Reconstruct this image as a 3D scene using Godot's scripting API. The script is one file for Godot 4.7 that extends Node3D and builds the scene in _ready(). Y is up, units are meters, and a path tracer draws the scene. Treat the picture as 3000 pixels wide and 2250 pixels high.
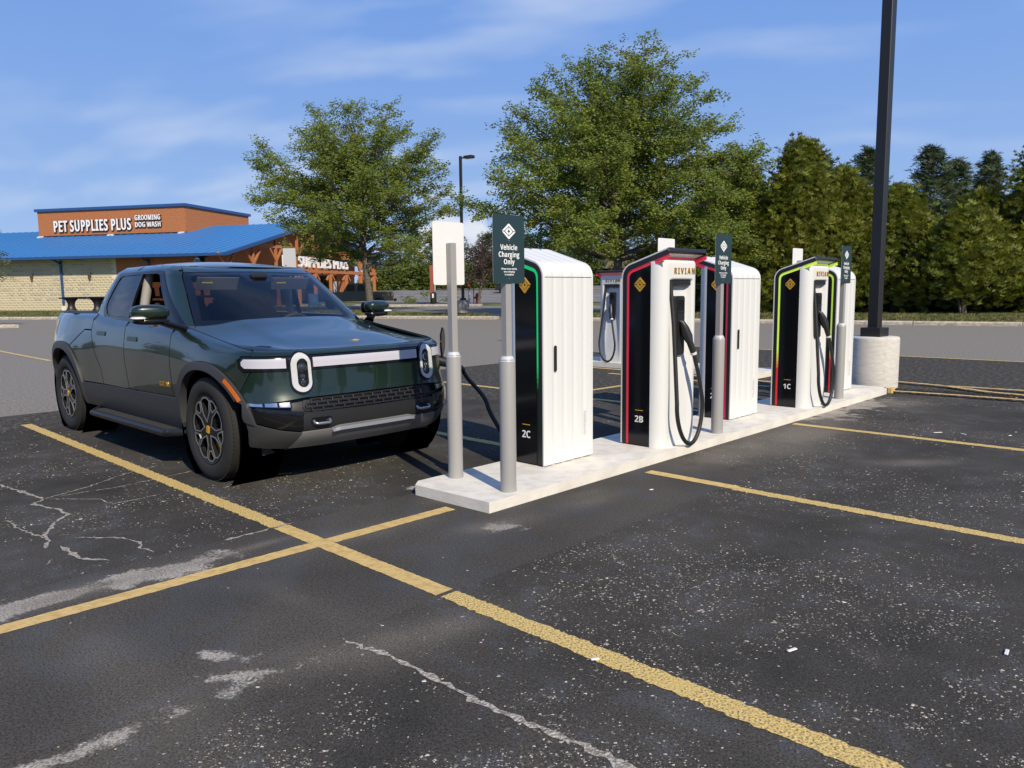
extends Node3D
# A pickup truck at a row of charging posts in a parking lot, summer morning. Metres, y up.

const AX := Vector3(0.69537, 0.0, -0.718652)    # along the charging island
const NX := Vector3(-0.718652, 0.0, -0.69537)   # across the island, away from the viewer
const ORIGIN := Vector3(-0.1818, 0.0, -4.9297)  # near right corner of the island
const FACE := 0.80215                           # turn of a thing whose front looks along -NX
const CURB := 0.08                              # height of the island

var used := {}
var mats := {}
var rng := RandomNumberGenerator.new()


# ---------------------------------------------------------------- mesh building
class MB:
	var v := PackedVector3Array()
	var n := PackedVector3Array()
	var uv := PackedVector2Array()
	var col := PackedColorArray()
	var paint := Color(1, 1, 1)
	var painted := false

	func trin(a: Vector3, b: Vector3, c: Vector3, na: Vector3, nb: Vector3, nc: Vector3) -> void:
		if (b - a).cross(c - a).dot(na + nb + nc) > 0.0:
			v.append(a); v.append(c); v.append(b)
			n.append(na); n.append(nc); n.append(nb)
		else:
			v.append(a); v.append(b); v.append(c)
			n.append(na); n.append(nb); n.append(nc)
		if painted:
			col.append(paint); col.append(paint); col.append(paint)

	func tri(a: Vector3, b: Vector3, c: Vector3) -> void:   # counter-clockwise seen from outside
		var m := (b - a).cross(c - a)
		if m.length_squared() < 1e-16:
			return
		m = m.normalized()
		trin(a, b, c, m, m, m)

	func quad(a: Vector3, b: Vector3, c: Vector3, d: Vector3) -> void:
		tri(a, b, c)
		tri(a, c, d)

	func quadn(a: Vector3, b: Vector3, c: Vector3, d: Vector3, na: Vector3, nb: Vector3, nc: Vector3, nd: Vector3) -> void:
		trin(a, b, c, na, nb, nc)
		trin(a, c, d, na, nc, nd)

	func box(ctr: Vector3, size: Vector3, basis := Basis(), bev := 0.0) -> void:
		var h := size * 0.5
		if bev <= 0.0:
			var p := []
			for i in 8:
				p.append(ctr + basis * Vector3(h.x if i & 1 else -h.x, h.y if i & 2 else -h.y, h.z if i & 4 else -h.z))
			quad(p[4], p[5], p[7], p[6]); quad(p[1], p[0], p[2], p[3])
			quad(p[5], p[1], p[3], p[7]); quad(p[0], p[4], p[6], p[2])
			quad(p[6], p[7], p[3], p[2]); quad(p[0], p[1], p[5], p[4])
			return
		var b := minf(bev, minf(h.x, minf(h.y, h.z)) * 0.95)
		# chamfered box: six faces, twelve edges, eight corners
		var f := func(sx: float, sy: float, sz: float, ax: int) -> Vector3:
			var q := Vector3(sx * (h.x - b), sy * (h.y - b), sz * (h.z - b))
			if ax == 0: q.x = sx * h.x
			elif ax == 1: q.y = sy * h.y
			else: q.z = sz * h.z
			return ctr + basis * q
		var flat := func(a: Vector3, bb: Vector3, c: Vector3, d: Vector3) -> void:
			var m := (bb - a).cross(c - a).normalized()
			if m.dot((a + bb + c + d) * 0.25 - ctr) < 0.0: m = -m
			trin(a, bb, c, m, m, m); trin(a, c, d, m, m, m)
		for s in [-1.0, 1.0]:
			flat.call(f.call(s, -1, -1, 0), f.call(s, 1, -1, 0), f.call(s, 1, 1, 0), f.call(s, -1, 1, 0))
			flat.call(f.call(-1, s, -1, 1), f.call(1, s, -1, 1), f.call(1, s, 1, 1), f.call(-1, s, 1, 1))
			flat.call(f.call(-1, -1, s, 2), f.call(1, -1, s, 2), f.call(1, 1, s, 2), f.call(-1, 1, s, 2))
			for t in [-1.0, 1.0]:
				flat.call(f.call(s, t, -1, 0), f.call(s, t, 1, 0), f.call(s, t, 1, 1), f.call(s, t, -1, 1))
				flat.call(f.call(s, -1, t, 0), f.call(s, 1, t, 0), f.call(s, 1, t, 2), f.call(s, -1, t, 2))
				flat.call(f.call(-1, s, t, 1), f.call(1, s, t, 1), f.call(1, s, t, 2), f.call(-1, s, t, 2))
				for w in [-1.0, 1.0]:
					var a: Vector3 = f.call(s, t, w, 0)
					var bb: Vector3 = f.call(s, t, w, 1)
					var c: Vector3 = f.call(s, t, w, 2)
					var m := (bb - a).cross(c - a).normalized()
					if m.dot(a - ctr) < 0.0: m = -m
					trin(a, bb, c, m, m, m)

	func tube(pts: Array, radii, sides := 10, cap := true) -> void:
		var k := pts.size()
		var rings := []
		var dirs := []
		var up := Vector3(0.31, 0.9, 0.27)
		for i in k:
			var d: Vector3 = (pts[mini(i + 1, k - 1)] - pts[maxi(i - 1, 0)]).normalized()
			var side := d.cross(up)
			if side.length() < 0.05: side = d.cross(Vector3(1, 0, 0))
			side = side.normalized()
			up = side.cross(d).normalized()
			var r: float = radii[i] if radii is Array else radii
			var ring := []
			for s in sides:
				var a := TAU * s / sides
				ring.append([pts[i] + (side * cos(a) + up * sin(a)) * r, side * cos(a) + up * sin(a)])
			rings.append(ring)
			dirs.append(d)
		for i in k - 1:
			for s in sides:
				var t := (s + 1) % sides
				var a = rings[i][s]; var b = rings[i][t]; var c = rings[i + 1][t]; var d2 = rings[i + 1][s]
				quadn(a[0], b[0], c[0], d2[0], a[1], b[1], c[1], d2[1])
		if cap:
			for s in sides:
				var t := (s + 1) % sides
				trin(pts[0], rings[0][s][0], rings[0][t][0], -dirs[0], -dirs[0], -dirs[0])
				trin(pts[k - 1], rings[k - 1][s][0], rings[k - 1][t][0], dirs[k - 1], dirs[k - 1], dirs[k - 1])

	func lathe(profile: Array, sides: int, xf := Transform3D(), crease := 0.6, from := 0.0, to := TAU) -> void:
		# profile of (radius, height) turned about local y; outside lies to the right of the way up
		var k := profile.size()
		var nr := []
		for i in k - 1:
			var d: Vector2 = profile[i + 1] - profile[i]
			nr.append(Vector2(d.y, -d.x).normalized())
		for i in k - 1:
			var n0: Vector2 = nr[i]
			var n1: Vector2 = nr[i]
			if i > 0 and nr[i - 1].dot(nr[i]) > crease: n0 = (nr[i - 1] + nr[i]).normalized()
			if i < k - 2 and nr[i + 1].dot(nr[i]) > crease: n1 = (nr[i + 1] + nr[i]).normalized()
			for s in sides:
				var a0 := from + (to - from) * s / sides
				var a1 := from + (to - from) * (s + 1) / sides
				var p := []
				for q in [[a0, i, n0], [a1, i, n0], [a1, i + 1, n1], [a0, i + 1, n1]]:
					var r: Vector2 = profile[q[1]]
					var dir := Vector3(cos(q[0]), 0, sin(q[0]))
					p.append(xf * (dir * r.x + Vector3(0, r.y, 0)))
					p.append((xf.basis * (dir * q[2].x + Vector3(0, q[2].y, 0))).normalized())
				quadn(p[0], p[2], p[4], p[6], p[1], p[3], p[5], p[7])

	func prism(poly: PackedVector2Array, z0: float, z1: float, xf := Transform3D(), walls := true) -> void:
		# outline in local x, y; faces at z0 and z1
		var idx := Geometry2D.triangulate_polygon(poly)
		var nz: Vector3 = (xf.basis * Vector3(0, 0, 1)).normalized()
		for i in range(0, idx.size(), 3):
			var a := poly[idx[i]]; var b := poly[idx[i + 1]]; var c := poly[idx[i + 2]]
			trin(xf * Vector3(a.x, a.y, z1), xf * Vector3(b.x, b.y, z1), xf * Vector3(c.x, c.y, z1), nz, nz, nz)
			if walls:
				trin(xf * Vector3(a.x, a.y, z0), xf * Vector3(b.x, b.y, z0), xf * Vector3(c.x, c.y, z0), -nz, -nz, -nz)
		if walls:
			var s := -1.0 if Geometry2D.is_polygon_clockwise(poly) else 1.0
			for i in poly.size():
				var a := poly[i]; var b := poly[(i + 1) % poly.size()]
				var o := Vector2((b - a).y, -(b - a).x) * s
				if o.length_squared() < 1e-14: continue
				var m: Vector3 = (xf.basis * Vector3(o.x, o.y, 0)).normalized()
				quadn(xf * Vector3(a.x, a.y, z0), xf * Vector3(b.x, b.y, z0), xf * Vector3(b.x, b.y, z1), xf * Vector3(a.x, a.y, z1), m, m, m, m)

	func grid(nu: int, nv: int, f: Callable, outward := Vector3.ZERO, flip := false) -> void:
		# smooth surface f(i, j) -> point, normals from neighbours
		var p := []
		for j in nv + 1:
			var row := PackedVector3Array()
			for i in nu + 1:
				row.append(f.call(i, j))
			p.append(row)
		var nn := []
		for j in nv + 1:
			var row := PackedVector3Array()
			for i in nu + 1:
				var du: Vector3 = p[j][mini(i + 1, nu)] - p[j][maxi(i - 1, 0)]
				var dv: Vector3 = p[mini(j + 1, nv)][i] - p[maxi(j - 1, 0)][i]
				var m := du.cross(dv).normalized()
				if flip: m = -m
				if outward != Vector3.ZERO and m.dot(outward) < 0.0: m = -m
				row.append(m)
			nn.append(row)
		for j in nv:
			for i in nu:
				quadn(p[j][i], p[j][i + 1], p[j + 1][i + 1], p[j + 1][i], nn[j][i], nn[j][i + 1], nn[j + 1][i + 1], nn[j + 1][i])

	func add(o: MB, xf: Transform3D) -> void:
		for i in o.v.size():
			v.append(xf * o.v[i])
			n.append((xf.basis * o.n[i]).normalized())

	func mesh() -> ArrayMesh:
		var m := ArrayMesh.new()
		if v.is_empty(): return m
		var a := []
		a.resize(Mesh.ARRAY_MAX)
		a[Mesh.ARRAY_VERTEX] = v
		a[Mesh.ARRAY_NORMAL] = n
		if uv.size() == v.size(): a[Mesh.ARRAY_TEX_UV] = uv
		if col.size() == v.size(): a[Mesh.ARRAY_COLOR] = col
		m.add_surface_from_arrays(Mesh.PRIMITIVE_TRIANGLES, a)
		return m


# ---------------------------------------------------------------- scene tree helpers
func numbered(called: String) -> String:
	var k: int = used.get(called, 0)
	used[called] = k + 1
	return called if k == 0 else "%s_%03d" % [called, k]


func tag(o: Node, label: String, category: String, group := "") -> void:
	o.set_meta("label", label)
	o.set_meta("category", category)
	if group: o.set_meta("group", group)


func thing(called: String, label: String, category: String, at := Vector3.ZERO, turn := 0.0, group := "") -> Node3D:
	var o := Node3D.new()
	o.name = numbered(called)
	add_child(o)
	o.position = at
	o.rotation.y = turn
	tag(o, label, category, group)
	return o


func part(parent: Node, called: String, m, material: Material, xf := Transform3D()) -> MeshInstance3D:
	var o := MeshInstance3D.new()
	o.name = called
	o.mesh = m.mesh() if m is MB else m
	o.material_override = material
	o.transform = xf
	parent.add_child(o, true)
	return o


func structure(called: String, m, material: Material, at := Vector3.ZERO) -> MeshInstance3D:
	var o := part(self, numbered(called), m, material, Transform3D(Basis(), at))
	o.set_meta("kind", "structure")
	return o


func copy_of(o: Node3D, at: Vector3, turn: float, label := "") -> Node3D:
	var base: String = String(o.name)
	var cut := base.rfind("_0")
	if cut > 0 and base.length() - cut == 4: base = base.substr(0, cut)
	var c: Node3D = o.duplicate()
	c.name = numbered(base)
	add_child(c)
	c.position = at
	c.rotation.y = turn
	if label: c.set_meta("label", label)
	return c


func an(a: float, n: float, y := 0.0) -> Vector3:      # island axes to world
	return ORIGIN + AX * a + NX * n + Vector3(0, y, 0)


# ---------------------------------------------------------------- materials
func lin(r: float, g: float, b: float) -> Color:
	return Color(r, g, b).linear_to_srgb()


func mat(called: String, c: Color, rough := 0.6, metal := 0.0) -> StandardMaterial3D:
	if mats.has(called): return mats[called]
	var m := StandardMaterial3D.new()
	m.resource_name = called
	m.albedo_color = c
	m.roughness = rough
	m.metallic = metal
	mats[called] = m
	return m


func noise(freq: float, sd: int, oct := 4, type := FastNoiseLite.TYPE_SIMPLEX_SMOOTH) -> FastNoiseLite:
	var f := FastNoiseLite.new()
	f.noise_type = type
	f.seed = sd
	f.frequency = freq
	f.fractal_octaves = oct
	return f


func bytes(f: FastNoiseLite, w: int, h: int, seamless := false) -> PackedByteArray:
	var im := f.get_seamless_image(w, h) if seamless else f.get_image(w, h)
	im.convert(Image.FORMAT_L8)
	return im.get_data()


func ramp_texture(w: int, h: int, f: FastNoiseLite, stops: Array, seamless := true) -> ImageTexture:
	# stops: [grey 0..1, linear colour]
	var d := bytes(f, w, h, seamless)
	var lut := []
	for i in 256:
		var x := i / 255.0
		var k := 0
		while k < stops.size() - 2 and x > stops[k + 1][0]: k += 1
		var t := clampf((x - stops[k][0]) / maxf(stops[k + 1][0] - stops[k][0], 1e-5), 0, 1)
		var c: Color = stops[k][1].lerp(stops[k + 1][1], t).linear_to_srgb()
		lut.append([int(c.r * 255), int(c.g * 255), int(c.b * 255)])
	var out := PackedByteArray()
	out.resize(w * h * 3)
	for i in w * h:
		var c: Array = lut[d[i]]
		out[i * 3] = c[0]; out[i * 3 + 1] = c[1]; out[i * 3 + 2] = c[2]
	return ImageTexture.create_from_image(Image.create_from_data(w, h, false, Image.FORMAT_RGB8, out))


func grey_texture(w: int, h: int, f: FastNoiseLite) -> ImageTexture:
	return ImageTexture.create_from_image(f.get_seamless_image(w, h))


func textured(m: StandardMaterial3D, tex: Texture2D, metres: float, world := true) -> StandardMaterial3D:
	m.albedo_texture = tex
	m.uv1_triplanar = true
	m.uv1_world_triplanar = world
	m.uv1_scale = Vector3.ONE / metres
	return m


func relief(m: StandardMaterial3D, tex: Texture2D, cm: float) -> StandardMaterial3D:
	m.heightmap_enabled = true
	m.heightmap_texture = tex
	m.heightmap_scale = cm
	return m


func text_mesh(s: String, height: float, depth: float, bold := true, spread := 0.0) -> TextMesh:
	var f := SystemFont.new()
	f.font_names = PackedStringArray(["Droid Sans"])
	f.font_weight = 700 if bold else 400
	var t := TextMesh.new()
	var font: Font = f
	if spread != 0.0:
		var fv := FontVariation.new()
		fv.base_font = f
		fv.spacing_glyph = int(spread)
		font = fv
	t.font = font
	t.font_size = 64
	t.text = s
	t.pixel_size = height / 46.0    # cap height of the face at 64 is about 46
	t.depth = depth
	t.curve_step = 1.0
	return t


func stadium(cx: float, cy: float, hw: float, hh: float, seg := 10) -> PackedVector2Array:
	var p := PackedVector2Array()
	for i in seg + 1:
		var a := PI * i / seg
		p.append(Vector2(cx + hw * cos(a), cy + (hh - hw) + hw * sin(a)))
	for i in seg + 1:
		var a := PI + PI * i / seg
		p.append(Vector2(cx + hw * cos(a), cy - (hh - hw) + hw * sin(a)))
	return p


func round_rect(cx: float, cy: float, hw: float, hh: float, r: float, seg := 5) -> PackedVector2Array:
	var p := PackedVector2Array()
	for q in 4:
		var sx := [1, -1, -1, 1][q] as int
		var sy := [1, 1, -1, -1][q] as int
		for i in seg + 1:
			var a := PI * 0.5 * (q + float(i) / seg)
			p.append(Vector2(cx + sx * (hw - r) + r * cos(a), cy + sy * (hh - r) + r * sin(a)))
	return p


func ellipse(cx: float, cy: float, a: float, b: float, seg := 40) -> PackedVector2Array:
	var p := PackedVector2Array()
	for i in seg:
		p.append(Vector2(cx + a * cos(TAU * i / seg), cy + b * sin(TAU * i / seg)))
	return p


func emblem_pieces(w: float, h: float) -> Array:
	var out := []
	for raw in [[[-1, .05], [-.94, .11], [-.06, .97], [.06, .97], [.94, .11], [1, .05], [.66, .05], [0, .69], [-.66, .05]], [[-.035, .55], [-.55, 0], [-.035, -.55], [-.035, -.19], [-.2, 0], [-.035, .19]]]:
		for s in [1.0, -1.0]:
			var p := PackedVector2Array()
			for q in raw:
				var v := Vector2(q[0], q[1])
				if raw.size() > 6: v.y *= s
				else: v.x *= s
				p.append(v * Vector2(w, h))
			if Geometry2D.is_polygon_clockwise(p): p.reverse()
			out.append(p)
	return out


# ---------------------------------------------------------------- scene
func _ready() -> void:
	rng.seed = 7
	set_camera()
	set_sky()
	set_sun()
	make_materials()
	print("setting"); build_ground()
	print("island"); build_island()
	print("building"); build_store()
	print("trees"); build_trees()
	print("chargers"); build_chargers()
	print("truck"); build_truck()
	print("passenger"); build_person()
	print("far"); build_far_things()
	print("details"); build_details()
	print("done")


func set_camera() -> void:
	var c := Camera3D.new()
	c.name = "camera"
	var p := deg_to_rad(6.9217)
	var r := 0.0110798
	var right := Vector3(1, 0, 0)
	var up := Vector3(0, cos(p), -sin(p))
	var fwd := Vector3(0, -sin(p), -cos(p))
	c.transform = Transform3D(Basis(right * cos(r) - up * sin(r), right * sin(r) + up * cos(r), -fwd), Vector3(0, 1.474, 0))
	c.keep_aspect = Camera3D.KEEP_HEIGHT
	c.fov = 53.39
	c.near = 0.05
	c.far = 3000.0
	add_child(c)
	c.current = true


func set_sun() -> void:
	var s := DirectionalLight3D.new()
	s.name = "sun"
	var to_sun := Vector3(0.354, 0.602, 0.716).normalized()
	s.transform = Transform3D(Basis.looking_at(-to_sun), Vector3(0, 30, 0))
	s.light_energy = 1.6
	s.light_color = Color(1.0, 0.945, 0.85)
	s.light_angular_distance = 0.53
	s.shadow_enabled = true
	add_child(s)


func set_sky() -> void:
	var w := 1536
	var h := 768
	var streak := noise(1.0, 11, 5)
	var veil := noise(1.0, 23, 4)
	var lump := noise(1.0, 5, 5)
	var data := PackedFloat32Array()
	data.resize(w * h * 3)
	var zen := Vector3(0.085, 0.19, 0.50)
	var mid := Vector3(0.155, 0.325, 0.76)
	var low := Vector3(0.42, 0.60, 0.88)
	var ground := Vector3(0.16, 0.16, 0.155)
	for y in h:
		var el := PI * 0.5 - PI * (y + 0.5) / h
		var sy := sin(el)
		var cy := cos(el)
		var base := ground
		if sy > 0.0:
			var t := clampf(el / 0.55, 0.0, 1.0)
			base = low.lerp(mid, 1.0 - pow(1.0 - t, 2.2))
			base = base.lerp(zen, smoothstep(0.35, 1.3, el))
		for x in w:
			var c := base
			if sy > 0.0:
				var az := TAU * (x + 0.5) / w - PI
				var dx := sin(az) * cy
				var dz := -cos(az) * cy
				var k := 1.0 / (sy + 0.10)
				var px := dx * k
				var pz := dz * k
				# high thin cloud, drawn out along one direction
				var a := px * 0.93 + pz * 0.36
				var b := -px * 0.36 + pz * 0.93
				var s1 := streak.get_noise_2d(a * 0.8, b * 1.9 + 0.5 * sin(a * 0.9))
				var s2 := veil.get_noise_2d(a * 0.33 + 9.0, b * 0.8)
				var cov := clampf(s1 * 0.9 + 0.16, 0.0, 1.0) * clampf(s2 * 1.4 + 0.52, 0.0, 1.0)
				cov = minf(cov * 0.62, 0.40) * smoothstep(0.01, 0.12, sy) * (1.0 - 0.5 * smoothstep(0.7, 1.0, sy))
				c = c.lerp(Vector3(0.78, 0.85, 0.95), cov)
				# low heaps of cloud along the horizon
				if el < 0.22:
					var top := 0.004 + 0.10 * clampf(lump.get_noise_2d(az * 5.0 + 40.0, 3.0) * 1.8, -0.9, 1.0) + 0.018 * lump.get_noise_2d(az * 22.0, el * 22.0)
					var d := clampf((top - el) * 70.0, 0.0, 1.0)
					if d > 0.0:
						var shade := 0.5 + 0.5 * lump.get_noise_2d(az * 16.0 + 3.0, el * 26.0)
						c = c.lerp(Vector3(0.66, 0.72, 0.85).lerp(Vector3(0.93, 0.93, 0.95), clampf(shade + (el - top + 0.03) * 8.0, 0.0, 1.0)), d * 0.85)
			var i := (y * w + x) * 3
			data[i] = c.x; data[i + 1] = c.y; data[i + 2] = c.z
	var im := Image.create_from_data(w, h, false, Image.FORMAT_RGBF, data.to_byte_array())
	var pm := PanoramaSkyMaterial.new()
	pm.panorama = ImageTexture.create_from_image(im)
	var sky := Sky.new()
	sky.sky_material = pm
	var e := Environment.new()
	e.background_mode = Environment.BG_SKY
	e.sky = sky
	e.tonemap_mode = Environment.TONE_MAPPER_LINEAR
	e.tonemap_exposure = 1.0
	e.sdfgi_enabled = true
	e.ssao_enabled = true
	e.ssil_enabled = true
	var we := WorldEnvironment.new()
	we.name = "environment"
	we.environment = e
	add_child(we)


func make_materials() -> void:
	mat("white_paint", lin(.68, .69, .675), .38)
	mat("white_sign", lin(.74, .74, .73), .45)
	mat("grey_steel", lin(.315, .31, .30), .42)
	mat("charcoal_trim", lin(.016, .0165, .018), .42)
	mat("black_gloss", lin(.006, .0065, .008), .12)
	mat("black_plastic", lin(.014, .0145, .016), .45)
	mat("black_rubber", lin(.012, .012, .0125), .55)
	mat("gold", lin(.62, .36, .07), .28, .85)
	mat("gold_paint", lin(.72, .40, .05), .35, .25)
	mat("white_print", lin(.82, .82, .82), .5)
	mat("sign_green", lin(.018, .042, .046), .4)
	mat("chrome", lin(.62, .63, .64), .16, 1.0)
	mat("bare_metal", lin(.45, .46, .47), .35, .9)
	mat("clay_brown", lin(.012, .0105, .010), .4)
	var fine := grey_texture(512, 512, noise(0.12, 3, 3))
	var coarse := grey_texture(512, 512, noise(0.03, 4, 5))
	# old asphalt of the lane: grey, with sand in it
	var lane := mat("lane_asphalt", Color.WHITE, .93)
	textured(lane, ramp_texture(1024, 1024, noise(0.09, 31, 5), [[.25, Color(.150, .136, .114)], [.5, Color(.197, .179, .150)], [.75, Color(.25, .228, .193)]]), 5.5)
	relief(lane, fine, .35)
	# fresh coat on the stalls
	var seal := mat("seal_coat", Color.WHITE, .95)
	seal.metallic_specular = .3
	textured(seal, ramp_texture(1024, 1024, noise(0.03, 37, 6), [[.2, Color(.034, .032, .027)], [.5, Color(.060, .055, .047)], [.68, Color(.080, .074, .063)], [.8, Color(.125, .115, .098)]]), 3.0)
	relief(seal, fine, .5)
	var conc := mat("concrete", Color.WHITE, .85)
	textured(conc, ramp_texture(512, 512, noise(0.016, 41, 6), [[.25, Color(.63, .60, .53)], [.5, Color(.70, .665, .59)], [.75, Color(.74, .705, .63)]]), 1.6)
	relief(conc, fine, .15)
	var kerb := mat("kerb_concrete", Color.WHITE, .9)
	textured(kerb, ramp_texture(512, 512, noise(0.02, 43, 6), [[.25, Color(.30, .255, .205)], [.5, Color(.44, .385, .315)], [.75, Color(.54, .485, .41)]]), 2.2)
	relief(kerb, coarse, 1.5)
	var turf := mat("turf", Color.WHITE, .95)
	textured(turf, ramp_texture(1024, 1024, noise(0.03, 47, 6), [[.22, Color(.10, .085, .03)], [.42, Color(.125, .135, .032)], [.6, Color(.085, .13, .022)], [.8, Color(.06, .105, .018)]]), 6.0)
	var road := mat("road_asphalt", Color.WHITE, .92)
	textured(road, ramp_texture(512, 512, noise(0.012, 53, 6), [[.25, Color(.145, .138, .132)], [.75, Color(.205, .195, .185)]]), 14.0)
	var yel := mat("yellow_paint", Color.WHITE, .75)
	textured(yel, ramp_texture(1024, 1024, noise(0.085, 59, 3), [[.20, Color(.11, .092, .06)], [.32, Color(.30, .22, .085)], [.42, Color(.57, .40, .125)], [.75, Color(.68, .51, .185)]]), 1.1)
	relief(yel, fine, .3)
	var yel2 := mat("fresh_yellow_paint", Color.WHITE, .65)
	textured(yel2, ramp_texture(512, 512, noise(0.03, 61, 5), [[.2, Color(.50, .345, .12)], [.5, Color(.60, .42, .15)], [.8, Color(.63, .45, .17)]]), 1.3)
	relief(yel2, fine, .3)
	mat("white_road_paint", lin(.50, .49, .46), .8)
	var sand := mat("sand", Color.WHITE, .95)
	textured(sand, ramp_texture(512, 512, noise(0.06, 67, 5), [[.25, Color(.20, .175, .145)], [.5, Color(.36, .325, .275)], [.75, Color(.47, .435, .375)]]), .9)
	relief(sand, fine, .8)


# ---------------------------------------------------------------- ground
func elev(d: float) -> float:     # the land rises gently away from the lot
	var xs := [0.0, 20.0, 60.0, 74.0, 95.0, 150.0, 1500.0]
	var ys := [0.0, 0.0, 0.3, 0.42, 1.7, 1.9, 3.0]
	if d <= 0.0: return 0.0
	for i in xs.size() - 1:
		if d <= xs[i + 1]: return lerpf(ys[i], ys[i + 1], (d - xs[i]) / (xs[i + 1] - xs[i]))
	return ys[-1]


func on_ground(x: float, z: float) -> Vector3:
	return Vector3(x, elev(-z), z)


func sheet(poly: PackedVector2Array, lift: float, edge := 0.0) -> MB:
	# a flat sheet that follows the land, cut at the lines where its slope changes; edge gives it a kerb face
	var mb := MB.new()
	var cuts := [3000.0, 0.0, -20.0, -60.0, -74.0, -95.0, -150.0, -1500.0]
	for i in cuts.size() - 1:
		var band := PackedVector2Array([Vector2(-4000, cuts[i]), Vector2(4000, cuts[i]), Vector2(4000, cuts[i + 1]), Vector2(-4000, cuts[i + 1])])
		for piece in Geometry2D.intersect_polygons(poly, band):
			var idx := Geometry2D.triangulate_polygon(piece)
			for k in range(0, idx.size(), 3):
				var q := []
				for j in 3:
					var p: Vector2 = piece[idx[k + j]]
					q.append(Vector3(p.x, elev(-p.y) + lift, p.y))
				var m: Vector3 = (q[1] - q[0]).cross(q[2] - q[0]).normalized()
				if m.y < 0.0: m = -m
				mb.trin(q[0], q[1], q[2], m, m, m)
	if edge > 0.0:
		for i in poly.size():
			var a := poly[i]
			var b := poly[(i + 1) % poly.size()]
			var steps := maxi(1, int(a.distance_to(b) / 8.0))
			for s in steps:
				var p := a.lerp(b, float(s) / steps)
				var q := a.lerp(b, float(s + 1) / steps)
				var o := Vector3(q.y - p.y, 0, p.x - q.x).normalized()
				if Geometry2D.is_polygon_clockwise(poly): o = -o
				mb.quadn(Vector3(p.x, elev(-p.y) + lift, p.y), Vector3(q.x, elev(-q.y) + lift, q.y), Vector3(q.x, elev(-q.y) + lift - edge, q.y), Vector3(p.x, elev(-p.y) + lift - edge, p.y), o, o, o, o)
	return mb


func pv(a: Array) -> PackedVector2Array:
	var p := PackedVector2Array()
	for i in range(0, a.size(), 2): p.append(Vector2(a[i], a[i + 1]))
	return p


func xz(p: Vector3) -> Vector2:
	return Vector2(p.x, p.z)


func kerb_run(pts: Array, wide := 0.32, high := 0.14) -> Node3D:
	# a kerb of cast lengths with open joints, laid along a line; its traffic face lies to the right of the way
	var root := Node3D.new()
	root.name = numbered("kerb")
	root.set_meta("kind", "structure")
	add_child(root)
	for i in pts.size() - 1:
		var a: Vector2 = pts[i]
		var b: Vector2 = pts[i + 1]
		var count := maxi(1, int(round(a.distance_to(b) / 3.0)))
		for k in count:
			var p := a.lerp(b, (k + 0.004) / count)
			var q := a.lerp(b, (k + 0.996) / count)
			var d := (q - p).normalized()
			var o := Vector2(-d.y, d.x)
			var mb := MB.new()
			var prof := [[0.0, -0.05], [0.0, high - 0.045], [0.045, high], [wide, high], [wide, -0.05]]
			var ends := []
			for e in [p, q]:
				var row := []
				for f in prof:
					var w: Vector2 = e - o * f[0]
					row.append(Vector3(w.x, elev(-w.y) + f[1] + rng.randf_range(-.006, .006), w.y))
				ends.append(row)
			var up := Vector3(0, 1, 0)
			var face := Vector3(o.x, 0, o.y)
			var ns := [face, (face + up).normalized(), up, -face]
			for j in 4:
				mb.quadn(ends[0][j], ends[1][j], ends[1][j + 1], ends[0][j + 1], ns[j], ns[j], ns[j], ns[j])
			for e in 2:
				var m := Vector3(d.x, 0, d.y) * (1 if e else -1)
				for j in range(1, 4):
					mb.trin(ends[e][0], ends[e][j], ends[e][j + 1], m, m, m)
			part(root, "kerb_stone", mb, mats.kerb_concrete)
	return root


func stripe(pts: Array, wide: float, lift: float, ragged := 0.006) -> MB:
	# a painted line: flat strip whose edges wander a little
	var mb := MB.new()
	var prev := []
	for i in pts.size() - 1:
		var a: Vector2 = pts[i]
		var b: Vector2 = pts[i + 1]
		var d := (b - a).normalized()
		var o := Vector2(-d.y, d.x) * wide * 0.5
		var steps := maxi(2, int(a.distance_to(b) / 0.02))
		if ragged <= 0.0: steps = maxi(2, int(a.distance_to(b) / 2.0))
		for s in steps + 1:
			if i > 0 and s == 0: continue
			var p := a.lerp(b, float(s) / steps)
			var l := p + o * (1.0 + rng.randf_range(-1, 1) * ragged / wide * 2.0)
			var r := p - o * (1.0 + rng.randf_range(-1, 1) * ragged / wide * 2.0)
			var row := [Vector3(l.x, elev(-l.y) + lift, l.y), Vector3(r.x, elev(-r.y) + lift, r.y)]
			if prev:
				var u := Vector3(0, 1, 0)
				mb.quadn(prev[0], prev[1], row[1], row[0], u, u, u, u)
			prev = row
	return mb


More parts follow.
